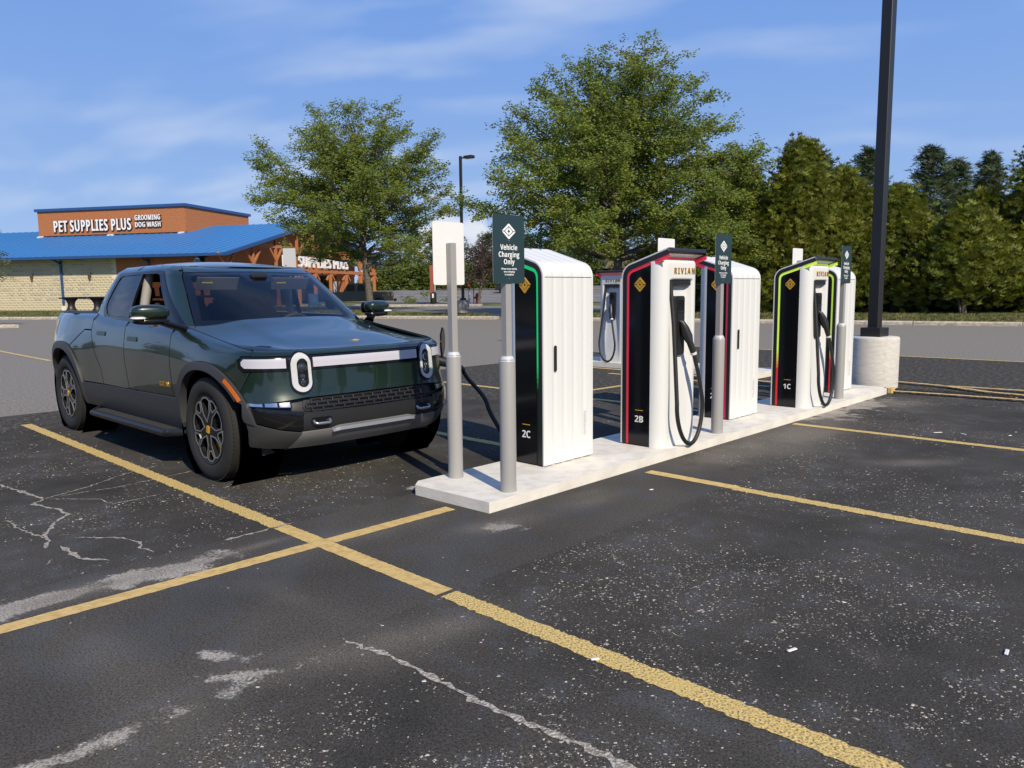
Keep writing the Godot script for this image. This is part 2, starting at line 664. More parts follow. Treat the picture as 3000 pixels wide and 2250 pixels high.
func build_ground() -> void:
	# base land, out to the horizon
	structure("ground", sheet(pv([-900, 300, 900, 300, 900, -1400, -900, -1400]), -0.03), mats.turf)
	# lane asphalt: the lot and the drive round it
	structure("parking_lot", sheet(pv([-70, 40, 60, 40, 60, -3, 19.3, -26.2, 8.9, -31.4, -0.6, -36.9, -8.8, -40.1, -27, -43.5, -70, -54]), 0.0), mats.lane_asphalt)
	build_stalls()
	# grass strip behind the kerb, its kerb, the store's drive behind it
	kerb_run([Vector2(-70, -54), Vector2(-27.8, -43.9), Vector2(-9, -40.5), Vector2(-0.7, -37.2)])
	kerb_run([Vector2(0.9, -36.2), Vector2(8.9, -31.7), Vector2(18.0, -26.9), Vector2(60, -3)])
	structure("grass_verge", sheet(pv([1.2, -36.3, 9.05, -31.98, 18.1, -27.2, 60, -3.3, 75, -20, 26, -42, 13, -41.5, 5.5, -45]), 0.10), mats.turf)
	structure("grass_strip", sheet(pv([-70, -54.3, -27.8, -44.2, -9, -40.8, -0.9, -37.6, -0.8, -40.6, -4.4, -45.2, -8.5, -50.4, -14.5, -52.5, -27, -56.5, -70, -68]), 0.10), mats.turf)
	structure("store_drive", sheet(pv([-0.7, -37.0, 1.0, -36.1, 5.7, -45.2, 13.2, -41.9, 26, -42.4, 40, -40, 40, -56, 16, -57.5, -4.6, -63, -9, -63, -13.5, -60.5, -20.5, -58, -27.1, -56.8, -14.5, -52.7, -8.4, -50.6, -4.2, -45.4, -0.6, -40.6]), 0.005), mats.lane_asphalt)
	structure("sidewalk", sheet(pv([-13.5, -60.3, -9, -62.8, -4.6, -62.8, -2.4, -61.9, -2.4, -65.2, -9.5, -66.5, -13.6, -67.5]), 0.11, .12), mats.kerb_concrete)
	# the highway beyond, with its verge
	structure("highway", sheet(pv([-80, -85, -22, -78.6, -9.1, -74.2, -1, -72, 60, -62, 160, -45, 160, -66, 60, -84, -1, -93.5, -80, -106]), 0.02), mats.road_asphalt)
	structure("far_kerb", sheet(pv([-80, -106, -1, -93.5, 60, -84, 160, -66, 160, -66.7, 60, -84.7, -1, -94.2, -80, -106.7]), 0.14), mats.kerb_concrete)
	part(self, "centre_line", stripe([Vector2(-80, -95.5), Vector2(-1, -83.4), Vector2(60, -73.6), Vector2(160, -56)], .28, 0.03, 0.0), mats.fresh_yellow_paint).set_meta("kind", "structure")
	for k in 14:
		var t := k * 7.5 - 40.0
		var a := Vector2(t, -78.5 + (t + 1) * 0.164 - (0.0 if t > -1 else (t + 1) * 0.0))
		part(self, numbered("lane_mark"), stripe([a, a + Vector2(3.0, 0.49)], .16, 0.032, 0.0), mats.white_road_paint).set_meta("kind", "structure")
	# an end of another planted island at the left edge of the picture
	kerb_run([Vector2(-30, -33.4), Vector2(-22.6, -33.6), Vector2(-22.0, -34.2)], .3, .13)
	kerb_run([Vector2(-22.0, -34.2), Vector2(-22.7, -35.0), Vector2(-30, -36.0)], .3, .13)
	structure("planted_island", sheet(pv([-30, -33.6, -22.7, -33.85, -22.35, -34.2, -22.8, -34.75, -30, -35.7]), 0.09), mats.turf)
	part(self, numbered("stall_line"), stripe([Vector2(-16.9, -23.7), Vector2(-10.6, -17.5)], .11, .006, .004), mats.fresh_yellow_paint).set_meta("kind", "structure")


func build_stalls() -> void:
	# stalls with a black coat: one sheet, textured from a map of dust, sand and tyre marks on it
	var x0 := -5.6; var z0 := -10.4; var sx := 12.0; var sz := 9.0
	var coat := pv([])
	for q in [an(-40, 7.1), an(14.2, 7.6), an(14.2, -14), an(-40, -14)]: coat.append(xz(q))
	var near := pv([x0, z0, x0 + sx, z0, x0 + sx, z0 + sz, x0, z0 + sz])
	var far_mb := MB.new()
	for piece in Geometry2D.clip_polygons(coat, near):
		if Geometry2D.is_polygon_clockwise(piece): continue
	# cut the coat round the mapped rectangle in four pieces, so that no hole is left to triangulate
	for r in [pv([-90, -60, 90, -60, 90, z0, -90, z0]), pv([-90, z0 + sz, 90, z0 + sz, 90, 60, -90, 60]), pv([-90, z0, x0, z0, x0, z0 + sz, -90, z0 + sz]), pv([x0 + sx, z0, 90, z0, 90, z0 + sz, x0 + sx, z0 + sz])]:
		for piece in Geometry2D.intersect_polygons(coat, r):
			far_mb.add(sheet(piece, 0.004), Transform3D())
	structure("black_top", far_mb, mats.seal_coat)
	var m := MB.new()
	for piece in Geometry2D.intersect_polygons(coat, near):
		m.add(sheet(piece, 0.004), Transform3D())
	for p in m.v:
		m.uv.append(Vector2((p.x - x0) / sx, (p.z - z0) / sz))
	var o := structure("worn_black_top", m, stall_material(x0, z0, sx, sz))
	# stall lines
	var l := [[-1.06, 6.55, 0.80, true], [-1.06, .775, -.80, false], [-1.06, -.83, -7.5, true], [1.72, 6.3, 1.2, true], [1.72, -.12, -.9, false], [1.70, -.9, -7.0, true], [4.62, -.60, -7.0, true], [4.62, -.05, -.60, false], [4.77, 6.4, .95, true], [7.5, 4.6, 1.6, true], [-3.95, 6.5, -8, true]]
	for s in l:
		part(self, numbered("stall_line"), stripe([xz(an(s[0], s[1])), xz(an(s[0], s[2]))], .108, .0068, .008 if s[3] else .003), mats.yellow_paint if s[3] else mats.fresh_yellow_paint).set_meta("kind", "structure")
	part(self, numbered("stall_line"), stripe([Vector2(-4.6, -0.95), Vector2(-.43, -5.09)], .105, .0054, .003), mats.fresh_yellow_paint).set_meta("kind", "structure")
	part(self, numbered("stall_line"), stripe([xz(an(14.0, -9)), xz(an(14.1, 7.4))], .12, .009, .004), mats.fresh_yellow_paint).set_meta("kind", "structure")
	part(self, numbered("stall_line"), stripe([xz(an(8.15, 6.9)), xz(an(8.05, 1.4))], .11, .009, .004), mats.fresh_yellow_paint).set_meta("kind", "structure")
	part(self, numbered("stall_line"), stripe([xz(an(5.4, 3.4)), xz(an(8.0, 3.3))], .10, .009, .004), mats.yellow_paint).set_meta("kind", "structure")
	# mound of loose patching with lines sprayed over it
	for s in [[[5.83, -11.75, 6.3, -11.1, 7.1, -10.45, 8.6, -9.2]], [[6.3, -11.1, 6.55, -10.35, 6.9, -9.85, 8.5, -8.4]], [[5.28, -10.62, 5.87, -10.15, 6.5, -9.6, 8.3, -7.9]]]:
		var pts := []
		for p in pv(s[0]): pts.append(p)
		part(self, numbered("stall_line"), stripe(pts, .10, .036, .016), mats.fresh_yellow_paint).set_meta("kind", "structure")


func seg_dist(p: Vector2, a: Vector2, b: Vector2) -> float:
	return p.distance_to(Geometry2D.get_closest_point_to_segment(p, a, b))


func stall_material(x0: float, z0: float, sx: float, sz: float) -> StandardMaterial3D:
	var w := 1536
	var h := 1152
	var d1 := bytes(noise(0.006, 71, 6), w, h)
	var d2 := bytes(noise(0.03, 72, 4), w, h)
	var d3 := bytes(noise(0.40, 73, 2), w, h)
	var d4 := bytes(noise(0.012, 74, 5), w, h)
	var out := PackedByteArray()
	out.resize(w * h * 3)
	# matter lying on the coat: [x, z, half length, half width, turn, amount, kind 0 dust 1 sand]
	var spots := [
		[-2.36, -3.50, .42, .10, .78, 1.9, 1], [-1.87, -3.95, .31, .105, .80, 1.9, 1], [-2.1, -3.74, .62, .11, .79, .9, 0], [-1.55, -4.3, .3, .05, .85, .8, 0],
		[-.85, -4.62, .50, .16, .78, .55, 0], [-.38, -5.45, .32, .13, .8, .95, 0], [-.66, -5.72, .16, .07, .8, 1.1, 1], [-.06, -4.66, .13, .07, .3, 1.2, 1], [-.10, -4.72, .30, .13, .6, .7, 0],
		[.55, -5.25, .3, .13, .78, .6, 0], [.5, -5.4, .24, .08, .8, .5, 0],
		[2.35, -7.05, .95, .36, .80, 1.0, 0], [2.9, -7.5, .8, .42, .80, 1.1, 0], [3.75, -8.85, .55, .22, .85, 1.25, 1], [4.45, -9.55, .60, .25, .8, 1.2, 1], [3.3, -8.2, .7, .30, .8, 1.0, 0], [1.8, -6.6, .6, .18, .8, .8, 0], [4.9, -9.6, .5, .4, .8, .9, 0],
		[-1.2, -2.97, .16, .05, -.3, .95, 1], [-1.05, -2.82, .14, .04, .2, .9, 1], [-.75, -2.95, .5, .26, .5, .5, 0], [-.35, -3.2, .45, .14, .6, .6, 0],
		[-1.7, -2.05, .9, .05, .78, .8, 1], [-1.3, -2.25, .5, .3, .5, .35, 0], [-1.6, -2.9, .6, .16, -.75, .35, 0], [-1.0, -3.5, .5, .10, -.70, .3, 0], [3.4, -6.3, .4, .14, .2, .7, 0], [4.3, -5.8, .5, .12, .1, .6, 0]]
	var red := PackedFloat32Array(); var grn := PackedFloat32Array(); var blu := PackedFloat32Array()
	red.resize(w * h); grn.resize(w * h); blu.resize(w * h)
	var kx := sx / w; var kz := sz / h
	for y in h:
		var pz := z0 + kz * (y + 0.5) - ORIGIN.z
		for x in w:
			var i := y * w + x
			var f := d2[i] / 255.0
			var px := x0 + kx * (x + 0.5) - ORIGIN.x
			var nn := px * NX.x + pz * NX.z
			# the strip dug up for the cables is newer and smoother
			var c := 0.0
			if nn < 0.775 + f * .03 and nn > -.835 + f * .03 and px * AX.x + pz * AX.z < 1.9 + f:
				c = 0.058 + d1[i] * .00014
				var q := d4[i] / 255.0
				if q > .58:
					var k := minf((q - .58) * 3.0, 1.0) * .18
					red[i] = lerpf(c, .13, k); grn[i] = lerpf(c, .122, k); blu[i] = lerpf(c, .11, k)
					continue
			else:
				c = 0.030 + d1[i] * .00018 + f * .020
				if f > .60 and d1[i] > 107:      # worn through to the stone
					var k := minf((f - .60) * 5.0, 1.0) * .22 * clampf((d3[i] / 255.0 - .38) * 4.0, 0.0, 1.0)
					red[i] = lerpf(c, .20, k); grn[i] = lerpf(c, .185, k); blu[i] = lerpf(c, .155, k)
					continue
			var e := d3[i] / 255.0
			c *= .62 + .76 * e
			red[i] = c * 1.07; grn[i] = c * .99; blu[i] = c * .86
	for s in spots:
		var cs := cos(s[4]); var sn := sin(s[4])
		var reach: float = s[2] * 1.75
		for y in range(maxi(0, int((s[1] - reach - z0) / kz)), mini(h, int((s[1] + reach - z0) / kz))):
			for x in range(maxi(0, int((s[0] - reach - x0) / kx)), mini(w, int((s[0] + reach - x0) / kx))):
				var ux: float = x0 + kx * (x + 0.5) - s[0]
				var uz: float = z0 + kz * (y + 0.5) - s[1]
				var lx: float = (ux * cs - uz * sn) / s[2]
				var ly: float = (ux * sn + uz * cs) / s[3]
				var rr := lx * lx + ly * ly
				if rr > 3.0: continue
				var i := y * w + x
				var f := d2[i] / 255.0
				var e := d3[i] / 255.0
				var k: float = exp(-rr * 1.25) * s[5]
				if s[6] == 1:
					k = clampf((k - .30 + (f - .5) * 1.5 + (e - .5) * .7) * 2.6, 0, 1)
					var t := .43 + (e - .5) * .42 + (f - .5) * .16
					red[i] = lerpf(red[i], t, k); grn[i] = lerpf(grn[i], t * .915, k); blu[i] = lerpf(blu[i], t * .80, k)
				else:
					k = clampf(k * (.35 + 1.1 * d4[i] / 255.0) + (e - .5) * .5 * k, 0, 1) * .8
					red[i] = lerpf(red[i], .215, k); grn[i] = lerpf(grn[i], .192, k); blu[i] = lerpf(blu[i], .158, k)
	var lut := PackedByteArray()
	lut.resize(2049)
	for i in 2049: lut[i] = int(clampf(pow(i / 2048.0, 0.4545) * 255.0, 0, 255))
	for i in w * h:
		out[i * 3] = lut[int(red[i] * 2048.0)]; out[i * 3 + 1] = lut[int(grn[i] * 2048.0)]; out[i * 3 + 2] = lut[int(blu[i] * 2048.0)]
	var m := mat("worn_coat", Color.WHITE, .95)
	m.metallic_specular = .3
	m.albedo_texture = ImageTexture.create_from_image(Image.create_from_data(w, h, false, Image.FORMAT_RGB8, out))
	m.texture_repeat = true
	# fine stone grain, finer than the map above
	m.detail_enabled = true
	m.detail_blend_mode = BaseMaterial3D.BLEND_MODE_MUL
	m.detail_uv_layer = BaseMaterial3D.DETAIL_UV_2
	m.detail_albedo = ramp_texture(1024, 1024, noise(.24, 77, 3), [[.25, Color(.35, .35, .35)], [.45, Color(.80, .80, .80)], [.60, Color(1, 1, 1)], [.70, Color(1, 1, 1)]])
	m.uv2_triplanar = true
	m.uv2_world_triplanar = true
	m.uv2_scale = Vector3.ONE / 2.6
	return m


func build_island() -> void:
	var mb := MB.new()
	var r := 0.03
	var outline := PackedVector2Array()
	for q in [[0.03, 0.0], [7.72, 0.0], [7.86, 0.10], [7.9, 0.82], [0.09, 0.82], [0.0, .74]]:
		outline.append(xz(an(q[0], q[1])))
	mb = sheet(outline, CURB, .12)
	var base := structure("charging_island", mb, mats.concrete)
	var tip := MB.new()
	tip.box(an(7.84, -.02, .045), Vector3(.14, .07, .05), Basis(Vector3.UP, FACE))
	part(base, "painted_corner", tip, mats.fresh_yellow_paint)
	# a second island across the lot
	var o2 := PackedVector2Array()
	for q in [[8.32, 2.2], [9.25, 2.2], [9.25, 7.0], [8.32, 7.0]]: o2.append(xz(an(q[0], q[1])))
	structure("charging_island", sheet(o2, .10, .14), mats.concrete)


# ---------------------------------------------------------------- charging posts
func charger_profile() -> Array:
	# side outline of the white shell from the foot of the back over the roof to the front lip, as (z, y)
	var p := [Vector2(-.205, .012), Vector2(-.205, .5), Vector2(-.205, 1.0), Vector2(-.205, 1.42), Vector2(-.205, 1.50)]
	for i in range(1, 9):
		var a := deg_to_rad(71.0) * i / 8.0
		p.append(Vector2(-.205 + .13 * (1 - cos(a)), 1.50 + .13 * sin(a)))
	var last: Vector2 = p[-1]
	for i in range(1, 5): p.append(last.lerp(Vector2(.265, 1.745), i / 4.0))
	return p


func offset_path(p: Array, d: float) -> Array:
	var out := []
	for i in p.size():
		var t: Vector2 = (p[mini(i + 1, p.size() - 1)] - p[maxi(i - 1, 0)]).normalized()
		out.append(p[i] + Vector2(t.y, -t.x) * d)     # to the inside
	return out


func band(path: Array, d0: float, d1: float, x_out: float, x_in: float, side: float, keep := 99.0) -> MB:
	# a flat band along the side outline between two depths, with thickness
	var a := offset_path(path, d0)
	var b := offset_path(path, d1)
	var mb := MB.new()
	for s in [side]:
		for i in a.size() - 1:
			if a[i].x > keep: continue
			var p0 := Vector3(s * x_out, a[i].y, a[i].x); var p1 := Vector3(s * x_out, a[i + 1].y, a[i + 1].x)
			var q0 := Vector3(s * x_out, b[i].y, b[i].x); var q1 := Vector3(s * x_out, b[i + 1].y, b[i + 1].x)
			var n := Vector3(s, 0, 0)
			mb.quadn(p0, p1, q1, q0, n, n, n, n)
			for e in [[p0, p1, 1.0], [q0, q1, -1.0]]:
				var d: Vector3 = (e[1] - e[0]).normalized()
				var m: Vector3 = Vector3(0, -d.z, d.y) * -float(e[2])
				var o := Vector3(s * (x_in - x_out), 0, 0)
				mb.quadn(e[0], e[1], e[1] + o, e[0] + o, m, m, m, m)
	return mb


func make_charger(code: String, lit: Array, parked: bool, label: String) -> Node3D:
	var t := thing("charging_post", label, "charging post", Vector3.ZERO, 0.0, "charging posts on the concrete islands")
	var half := .31
	var path := charger_profile()
	# ribbed white shell: back, in two lengths with a seam, and roof
	var rib := func(x: float) -> float:
		var u := fposmod(x / .124 + .5, 1.0)
		return .0065 * (smoothstep(.10, .20, u) - smoothstep(.80, .90, u))
	for seg in [[0, 4], [4, path.size() - 1]]:
		var mb := MB.new()
		var nu := 60
		var f := func(i: int, j: int) -> Vector3:
			var x := -half + 2.0 * half * i / nu
			var k: int = seg[0] + j
			var tan: Vector2 = (path[mini(k + 1, path.size() - 1)] - path[maxi(k - 1, 0)]).normalized()
			var q: Vector2 = path[k] + Vector2(-tan.y, tan.x) * rib.call(x)
			if k == 4: q.y += .003 if seg[0] == 4 else -.003
			return Vector3(x, q.y, q.x)
		mb.grid(nu, seg[1] - seg[0], f, Vector3(0, .5, -1))
		var g := func(i: int, j: int) -> Vector3:
			var k: int = seg[0] + j
			return Vector3(-half + 2.0 * half * i, path[k].y, path[k].x) + Vector3(0, -.012, .012)
		mb.grid(1, seg[1] - seg[0], g, Vector3(0, -.5, 1))
		part(t, "back_panel" if seg[0] == 0 else "roof", mb, mats.white_paint)
	for s in [-1.0, 1.0]:
		part(t, "shell_edge", band(path, -.002, .010, half + .0025, half - .02, s), mats.white_paint)
		part(t, "side_trim", band(path, .010, .052, half + .0005, half - .03, s), mats.charcoal_trim)
	# dark lip round the front of the roof
	var lip := MB.new()
	lip.box(Vector3(0, 1.728, .270), Vector3(2 * half + .004, .036, .020), Basis(Vector3.RIGHT, -.25), .006)
	part(t, "roof_lip", lip, mats.charcoal_trim)
	var under := MB.new()
	under.quad(Vector3(-half, 1.60, .0), Vector3(half, 1.60, .0), Vector3(half, 1.70, .262), Vector3(-half, 1.70, .262))
	part(t, "soffit", under, mats.white_paint)
	# glowing strip that follows the side outline and runs under the roof along the front
	var strip_in := offset_path(path, .052)
	var strip_out := offset_path(path, .076)
	var glow := {}           # pieces of one colour share a mesh
	var lamp := func(y: float) -> MB:
		var key := int(round(6.0 * smoothstep(lit[4], lit[4] + .28, y)))
		if not glow.has(key): glow[key] = MB.new()
		return glow[key]
	for s in [-1.0, 1.0]:
		for i in path.size() - 1:
			if strip_in[i].x > .20: continue
			var cuts := 12 if i < 4 else 1
			for k in cuts:
				var a: Vector2 = strip_in[i].lerp(strip_in[i + 1], float(k) / cuts); var b: Vector2 = strip_in[i].lerp(strip_in[i + 1], float(k + 1) / cuts)
				var c: Vector2 = strip_out[i].lerp(strip_out[i + 1], float(k) / cuts); var d: Vector2 = strip_out[i].lerp(strip_out[i + 1], float(k + 1) / cuts)
				if a.y > 1.46:
					c += (c - a) * .5 * smoothstep(1.46, 1.6, a.y); d += (d - b) * .5 * smoothstep(1.46, 1.6, b.y)
				var x: float = s * (half - .008)
				var m := Vector3(s, 0, 0)
				(lamp.call(a.y) as MB).quadn(Vector3(x, a.y, a.x), Vector3(x, b.y, b.x), Vector3(x, d.y, d.x), Vector3(x, c.y, c.x), m, m, m, m)
	var fz := .183
	(lamp.call(1.7) as MB).quadn(Vector3(-half + .03, 1.645, fz), Vector3(half - .03, 1.645, fz), Vector3(half - .03, 1.69, fz), Vector3(-half + .03, 1.69, fz), Vector3.BACK, Vector3.BACK, Vector3.BACK, Vector3.BACK)
	for key in glow:
		var c: Color = lit[1].lerp(lit[2], key / 6.0)
		var led := mat("led_%s_%d" % [lit[0], key], c.linear_to_srgb(), .35)
		led.emission_enabled = true
		led.emission = c.linear_to_srgb()
		led.emission_energy_multiplier = lit[3]
		part(t, "light_strip", glow[key], led)
	# black side panels with emblem, line and bay code
	var inner := offset_path(path, .080)
	for s in [-1.0, 1.0]:
		var poly := PackedVector2Array()
		for q in inner:
			if q.x < .10: poly.append(Vector2(q.x * -s, q.y))
		var top: Vector2 = inner[0]
		for q in inner:
			if q.x < .115: top = q
		poly.append(Vector2(.105 * -s, 1.625)); poly.append(Vector2(.105 * -s, .012))
		var mb := MB.new()
		var xf := Transform3D(Basis(Vector3.UP, PI * .5 * s), Vector3(s * (half - .012), 0, 0))
		mb.prism(poly, -.02, .008, xf)
		var panel := part(t, "side_panel", mb, mats.black_gloss)
		var em := MB.new()
		var exf := Transform3D(Basis(Vector3.UP, PI * .5 * s), Vector3(s * (half - .004), 1.44, -.012))
		for p in emblem_pieces(.060, .064): em.prism(p, 0, .006, exf)
		part(panel, "emblem", em, mats.gold_paint)
		var ln := MB.new()
		ln.box(Vector3(s * (half - .003), .325, -.012), Vector3(.002, .006, .082))
		part(panel, "gold_line", ln, mats.gold_paint)
		part(panel, "bay_code", text_mesh(code, .058, .0015), mats.white_print, Transform3D(Basis(Vector3.UP, PI * .5 * s), Vector3(s * (half - .003), .245, -.012)))
	# moulded front cover with a tapering recess
	var fc := MB.new()
	var xs := []
	for i in 13: xs.append(-half + .002 + .10 * (1 - cos(PI * .5 * i / 12.0)) * 1.0)
	for x in [-.20, -.190, -.180, -.165, -.145, -.10, -.05, 0.0, .05, .10, .145, .165, .180, .190, .20]: xs.append(x)
	for i in 13: xs.append(half - .002 - .10 * (1 - cos(PI * .5 * (12 - i) / 12.0)))
	var ys := [.0, .03, .06, .10, .14, .18, .24, .34, .5, .7, .9, 1.1, 1.3, 1.38, 1.42, 1.45, 1.462, 1.472, 1.478, 1.482, 1.50, 1.56, 1.62, 1.640, 1.650, 1.655]
	var cover := func(i: int, j: int) -> Vector3:
		var x: float = xs[i]
		var y: float = ys[j]
		var e := maxf(0.0, absf(x) - (half - .102)) / .10
		var z := .10 + .115 * sqrt(maxf(0.0, 1.0 - minf(e, 1.0) * minf(e, 1.0)))
		var across := 1.0 - smoothstep(.135, .197, absf(x - .004))
		var tall := 1.0 - smoothstep(1.475, 1.481, y)
		var depth := .012 + .050 * smoothstep(.1, 1.4, y)
		depth *= smoothstep(.05, .22, y)
		z -= depth * across * tall
		z -= .02 * smoothstep(1.63, 1.655, y)
		return Vector3(x, y, z)
	fc.grid(xs.size() - 1, ys.size() - 1, cover, Vector3(0, 0.01, 1))
	fc.quad(Vector3(-half, 1.655, .10), Vector3(-half, 1.655, .195), Vector3(half, 1.655, .195), Vector3(half, 1.655, .10))
	var front := part(t, "front_cover", fc, mats.white_paint)
	var hood := MB.new()
	hood.box(Vector3(.004, 1.452, .186), Vector3(.33, .05, .05), Basis(), .008)
	part(front, "cable_slot", hood, mats.black_plastic)
	part(front, "brand_lettering", text_mesh("RIVIAN", .054, .012, true, 15), mats.gold, Transform3D(Basis(), Vector3(.045, 1.555, .215)))
	# holster with display
	var hp := MB.new()
	hp.prism(round_rect(.012, 1.075, .062, .262, .022), .13, .205)
	hp.prism(round_rect(.012, 1.075, .056, .256, .018), .205, .211)
	var hol := part(t, "holster", hp, mats.black_plastic)
	var scr := MB.new()
	scr.prism(round_rect(.012, 1.255, .044, .046, .006), .21, .2135)
	part(hol, "display", scr, mats.black_gloss)
	var ledge := MB.new()
	ledge.box(Vector3(.012, 1.195, .213), Vector3(.10, .008, .012), Basis(), .002)
	part(hol, "ledge", ledge, mats.black_plastic)
	if parked:
		var h := MB.new()
		h.tube([Vector3(-.005, 1.115, .205), Vector3(.0, 1.10, .228), Vector3(.012, 1.05, .247), Vector3(.03, .98, .268), Vector3(.042, .935, .280)], [.012, .026, .040, .045, .034], 14)
		var con := part(t, "connector", h, mats.charcoal_trim)
		var sl := MB.new()
		sl.tube([Vector3(.038, .95, .278), Vector3(.075, .835, .300)], [.031, .026], 14)
		part(con, "grip", sl, mats.black_rubber)
		var rg := MB.new()
		rg.tube([Vector3(.076, .836, .300), Vector3(.083, .815, .303)], [.0285, .0285], 14)
		part(con, "ring", rg, mats.white_paint)
		var cv := Curve3D.new()
		for q in [[Vector3(.083, .815, .303), Vector3(0, 0, 0), Vector3(.02, -.07, .01)], [Vector3(.175, .42, .34), Vector3(-.03, .14, 0), Vector3(.03, -.14, 0)], [Vector3(.0, .022, .335), Vector3(.14, 0, 0), Vector3(-.14, 0, 0)], [Vector3(-.205, .40, .315), Vector3(-.01, -.16, 0), Vector3(.01, .18, -.02)], [Vector3(-.150, 1.10, .235), Vector3(-.012, -.2, .02), Vector3(.004, .1, -.01)], [Vector3(-.142, 1.455, .195), Vector3(0, -.1, 0), Vector3.ZERO]]:
			cv.add_point(q[0], q[1], q[2])
		var pts := []
		for q in cv.tessellate(4, 3): pts.append(q)
		var cb := MB.new()
		cb.tube(pts, .0185, 12)
		part(t, "cable", cb, mats.black_rubber)
	# back: latch and rating plate
	var la := MB.new()
	la.prism(stadium(-.175, .86, .014, .105, 4), 0, .006, Transform3D(Basis(Vector3.UP, PI), Vector3(0, 0, -.2115)))
	part(t, "latch", la, mats.black_plastic)
	var pl := MB.new()
	for k in 13:
		pl.box(Vector3(-.205 + rng.randf_range(-.006, .006), .20 + .016 * k, -.2125), Vector3(.030 + rng.randf_range(-.012, .008), .006, .001))
	part(t, "rating_plate", pl, mat("plate_print", lin(.50, .50, .50), .5))
	var ft := MB.new()
	ft.box(Vector3(0, .006, -.05), Vector3(.58, .012, .28))
	part(t, "foot", ft, mats.charcoal_trim)
	return t


func build_chargers() -> void:
	var green := ["green", Color(.004, .012, .006), Color(.01, .50, .13), .8, .55]
	var red := ["red", Color(.42, .02, .04), Color(.50, .025, .055), .55, -1.0]
	var lime := ["lime", Color(.45, .02, .03), Color(.48, .66, .07), .7, .40]
	var mid := func(a: float, n: float) -> Vector3: return an(a, n, CURB)
	var c := make_charger("2C", green, false, "white charging post with green light strip, coded 2C, beside the pickup")
	c.position = mid.call(1.34, .605); c.rotation.y = FACE + PI
	c = make_charger("2B", red, true, "white charging post coded 2B, red light strip, cable hanging in a loop")
	c.position = mid.call(2.53, .31); c.rotation.y = FACE
	c = make_charger("2A", red, false, "white charging post with red light strip seen from its ribbed back")
	c.position = mid.call(4.29, .575); c.rotation.y = FACE + PI
	c = make_charger("1C", lime, true, "white charging post coded 1C, lime to red light strip")
	c.position = mid.call(5.56, .31); c.rotation.y = FACE
	c = make_charger("1B", lime, false, "white charging post coded 1B with lime strip beside the round concrete pier")
	c.position = mid.call(7.10, .575); c.rotation.y = FACE + PI
	c = make_charger("3C", red, true, "white charging post on the other island, its front in shade")
	c.position = an(8.66, 5.26, .10); c.rotation.y = FACE - PI * .5
	sign_posts()
	light_pole()


func make_sign_post(label: String, at: Vector3, turn: float) -> Node3D:
	var t := thing("sign_post", label, "sign post", at, turn, "sign posts on grey bollards")
	var b := MB.new()
	b.lathe([Vector2(.060, 0), Vector2(.058, .015), Vector2(.0565, .03), Vector2(.0565, .915), Vector2(.0535, .925), Vector2(.036, .952)], 28)
	part(t, "bollard", b, mats.grey_steel)
	var cap := MB.new()
	cap.lathe([Vector2(.057, .916), Vector2(.040, .951), Vector2(.0, .952)], 28)
	part(t, "cap", cap, mat("light_grey_cap", lin(.52, .55, .58), .5))
	var p := MB.new()
	p.box(Vector3(0, 1.34, 0), Vector3(.054, .82, .054), Basis(), .004)
	part(t, "post", p, mats.grey_steel)
	var s := MB.new()
	s.prism(round_rect(0, 1.675, .152, .229, .016), .0285, .0300)
	part(t, "sign_back", s, mats.white_sign)
	var f := MB.new()
	f.prism(round_rect(0, 1.675, .1519, .2289, .016), .0301, .0312)
	var face := part(t, "sign_face", f, mats.sign_green)
	var em := MB.new()
	for q in emblem_pieces(.065, .052): em.prism(q, .0312, .0318, Transform3D(Basis(), Vector3(0, 1.795, 0)))
	part(face, "emblem", em, mats.white_print)
	var lines := [["Vehicle", 1.688, .034, true], ["Charging", 1.640, .034, true], ["Only", 1.592, .034, true], ["Please move vehicle", 1.545, .0112, false], ["once charging", 1.526, .0112, false], ["is complete", 1.507, .0112, false]]
	for l in lines:
		part(face, "lettering", text_mesh(l[0], l[2], .0008, true), mats.white_print, Transform3D(Basis(), Vector3(0, l[1], .0317)))
	for y in [1.733, 1.478]:
		var bolt := MB.new()
		bolt.lathe([Vector2(.0055, 0), Vector2(.005, .003), Vector2(0, .004)], 8, Transform3D(Basis(Vector3.RIGHT, PI * .5), Vector3(0, y, .0312)))
		part(t, "bolt", bolt, mats.bare_metal)
	return t


func sign_posts() -> void:
	make_sign_post("grey bollard with white back of a sign, standing between the pickup and the island's end", an(.36, .70, CURB), FACE + PI)
	make_sign_post("grey bollard with green Vehicle Charging Only sign in front of post 2C", an(.335, .117, CURB), FACE)
	make_sign_post("grey bollard with green Vehicle Charging Only sign beside post 2B's cable loop", an(3.25, .115, CURB), FACE)
	make_sign_post("grey bollard with green Vehicle Charging Only sign beside post 1C's cable loop", an(6.34, .13, CURB), FACE)
	make_sign_post("white sign back rising behind the roof of post 2B", an(3.27, .70, CURB), FACE + PI)
	make_sign_post("white sign back rising behind the roof of post 1C", an(6.36, .70, CURB), FACE + PI)


func light_pole() -> void:
	var t := thing("light_pole", "tall dark bronze square light pole on a round concrete pier", "light pole", Vector3(5.37, 0, -11.30), .72, "parking lot light poles")
	var p := MB.new()
	p.lathe([Vector2(.345, -.05), Vector2(.345, .72), Vector2(.340, .74), Vector2(.328, .752), Vector2(0, .756)], 48)
	part(t, "pier", p, pier_material())
	pole_parts(t, .755, 9.0, .15)


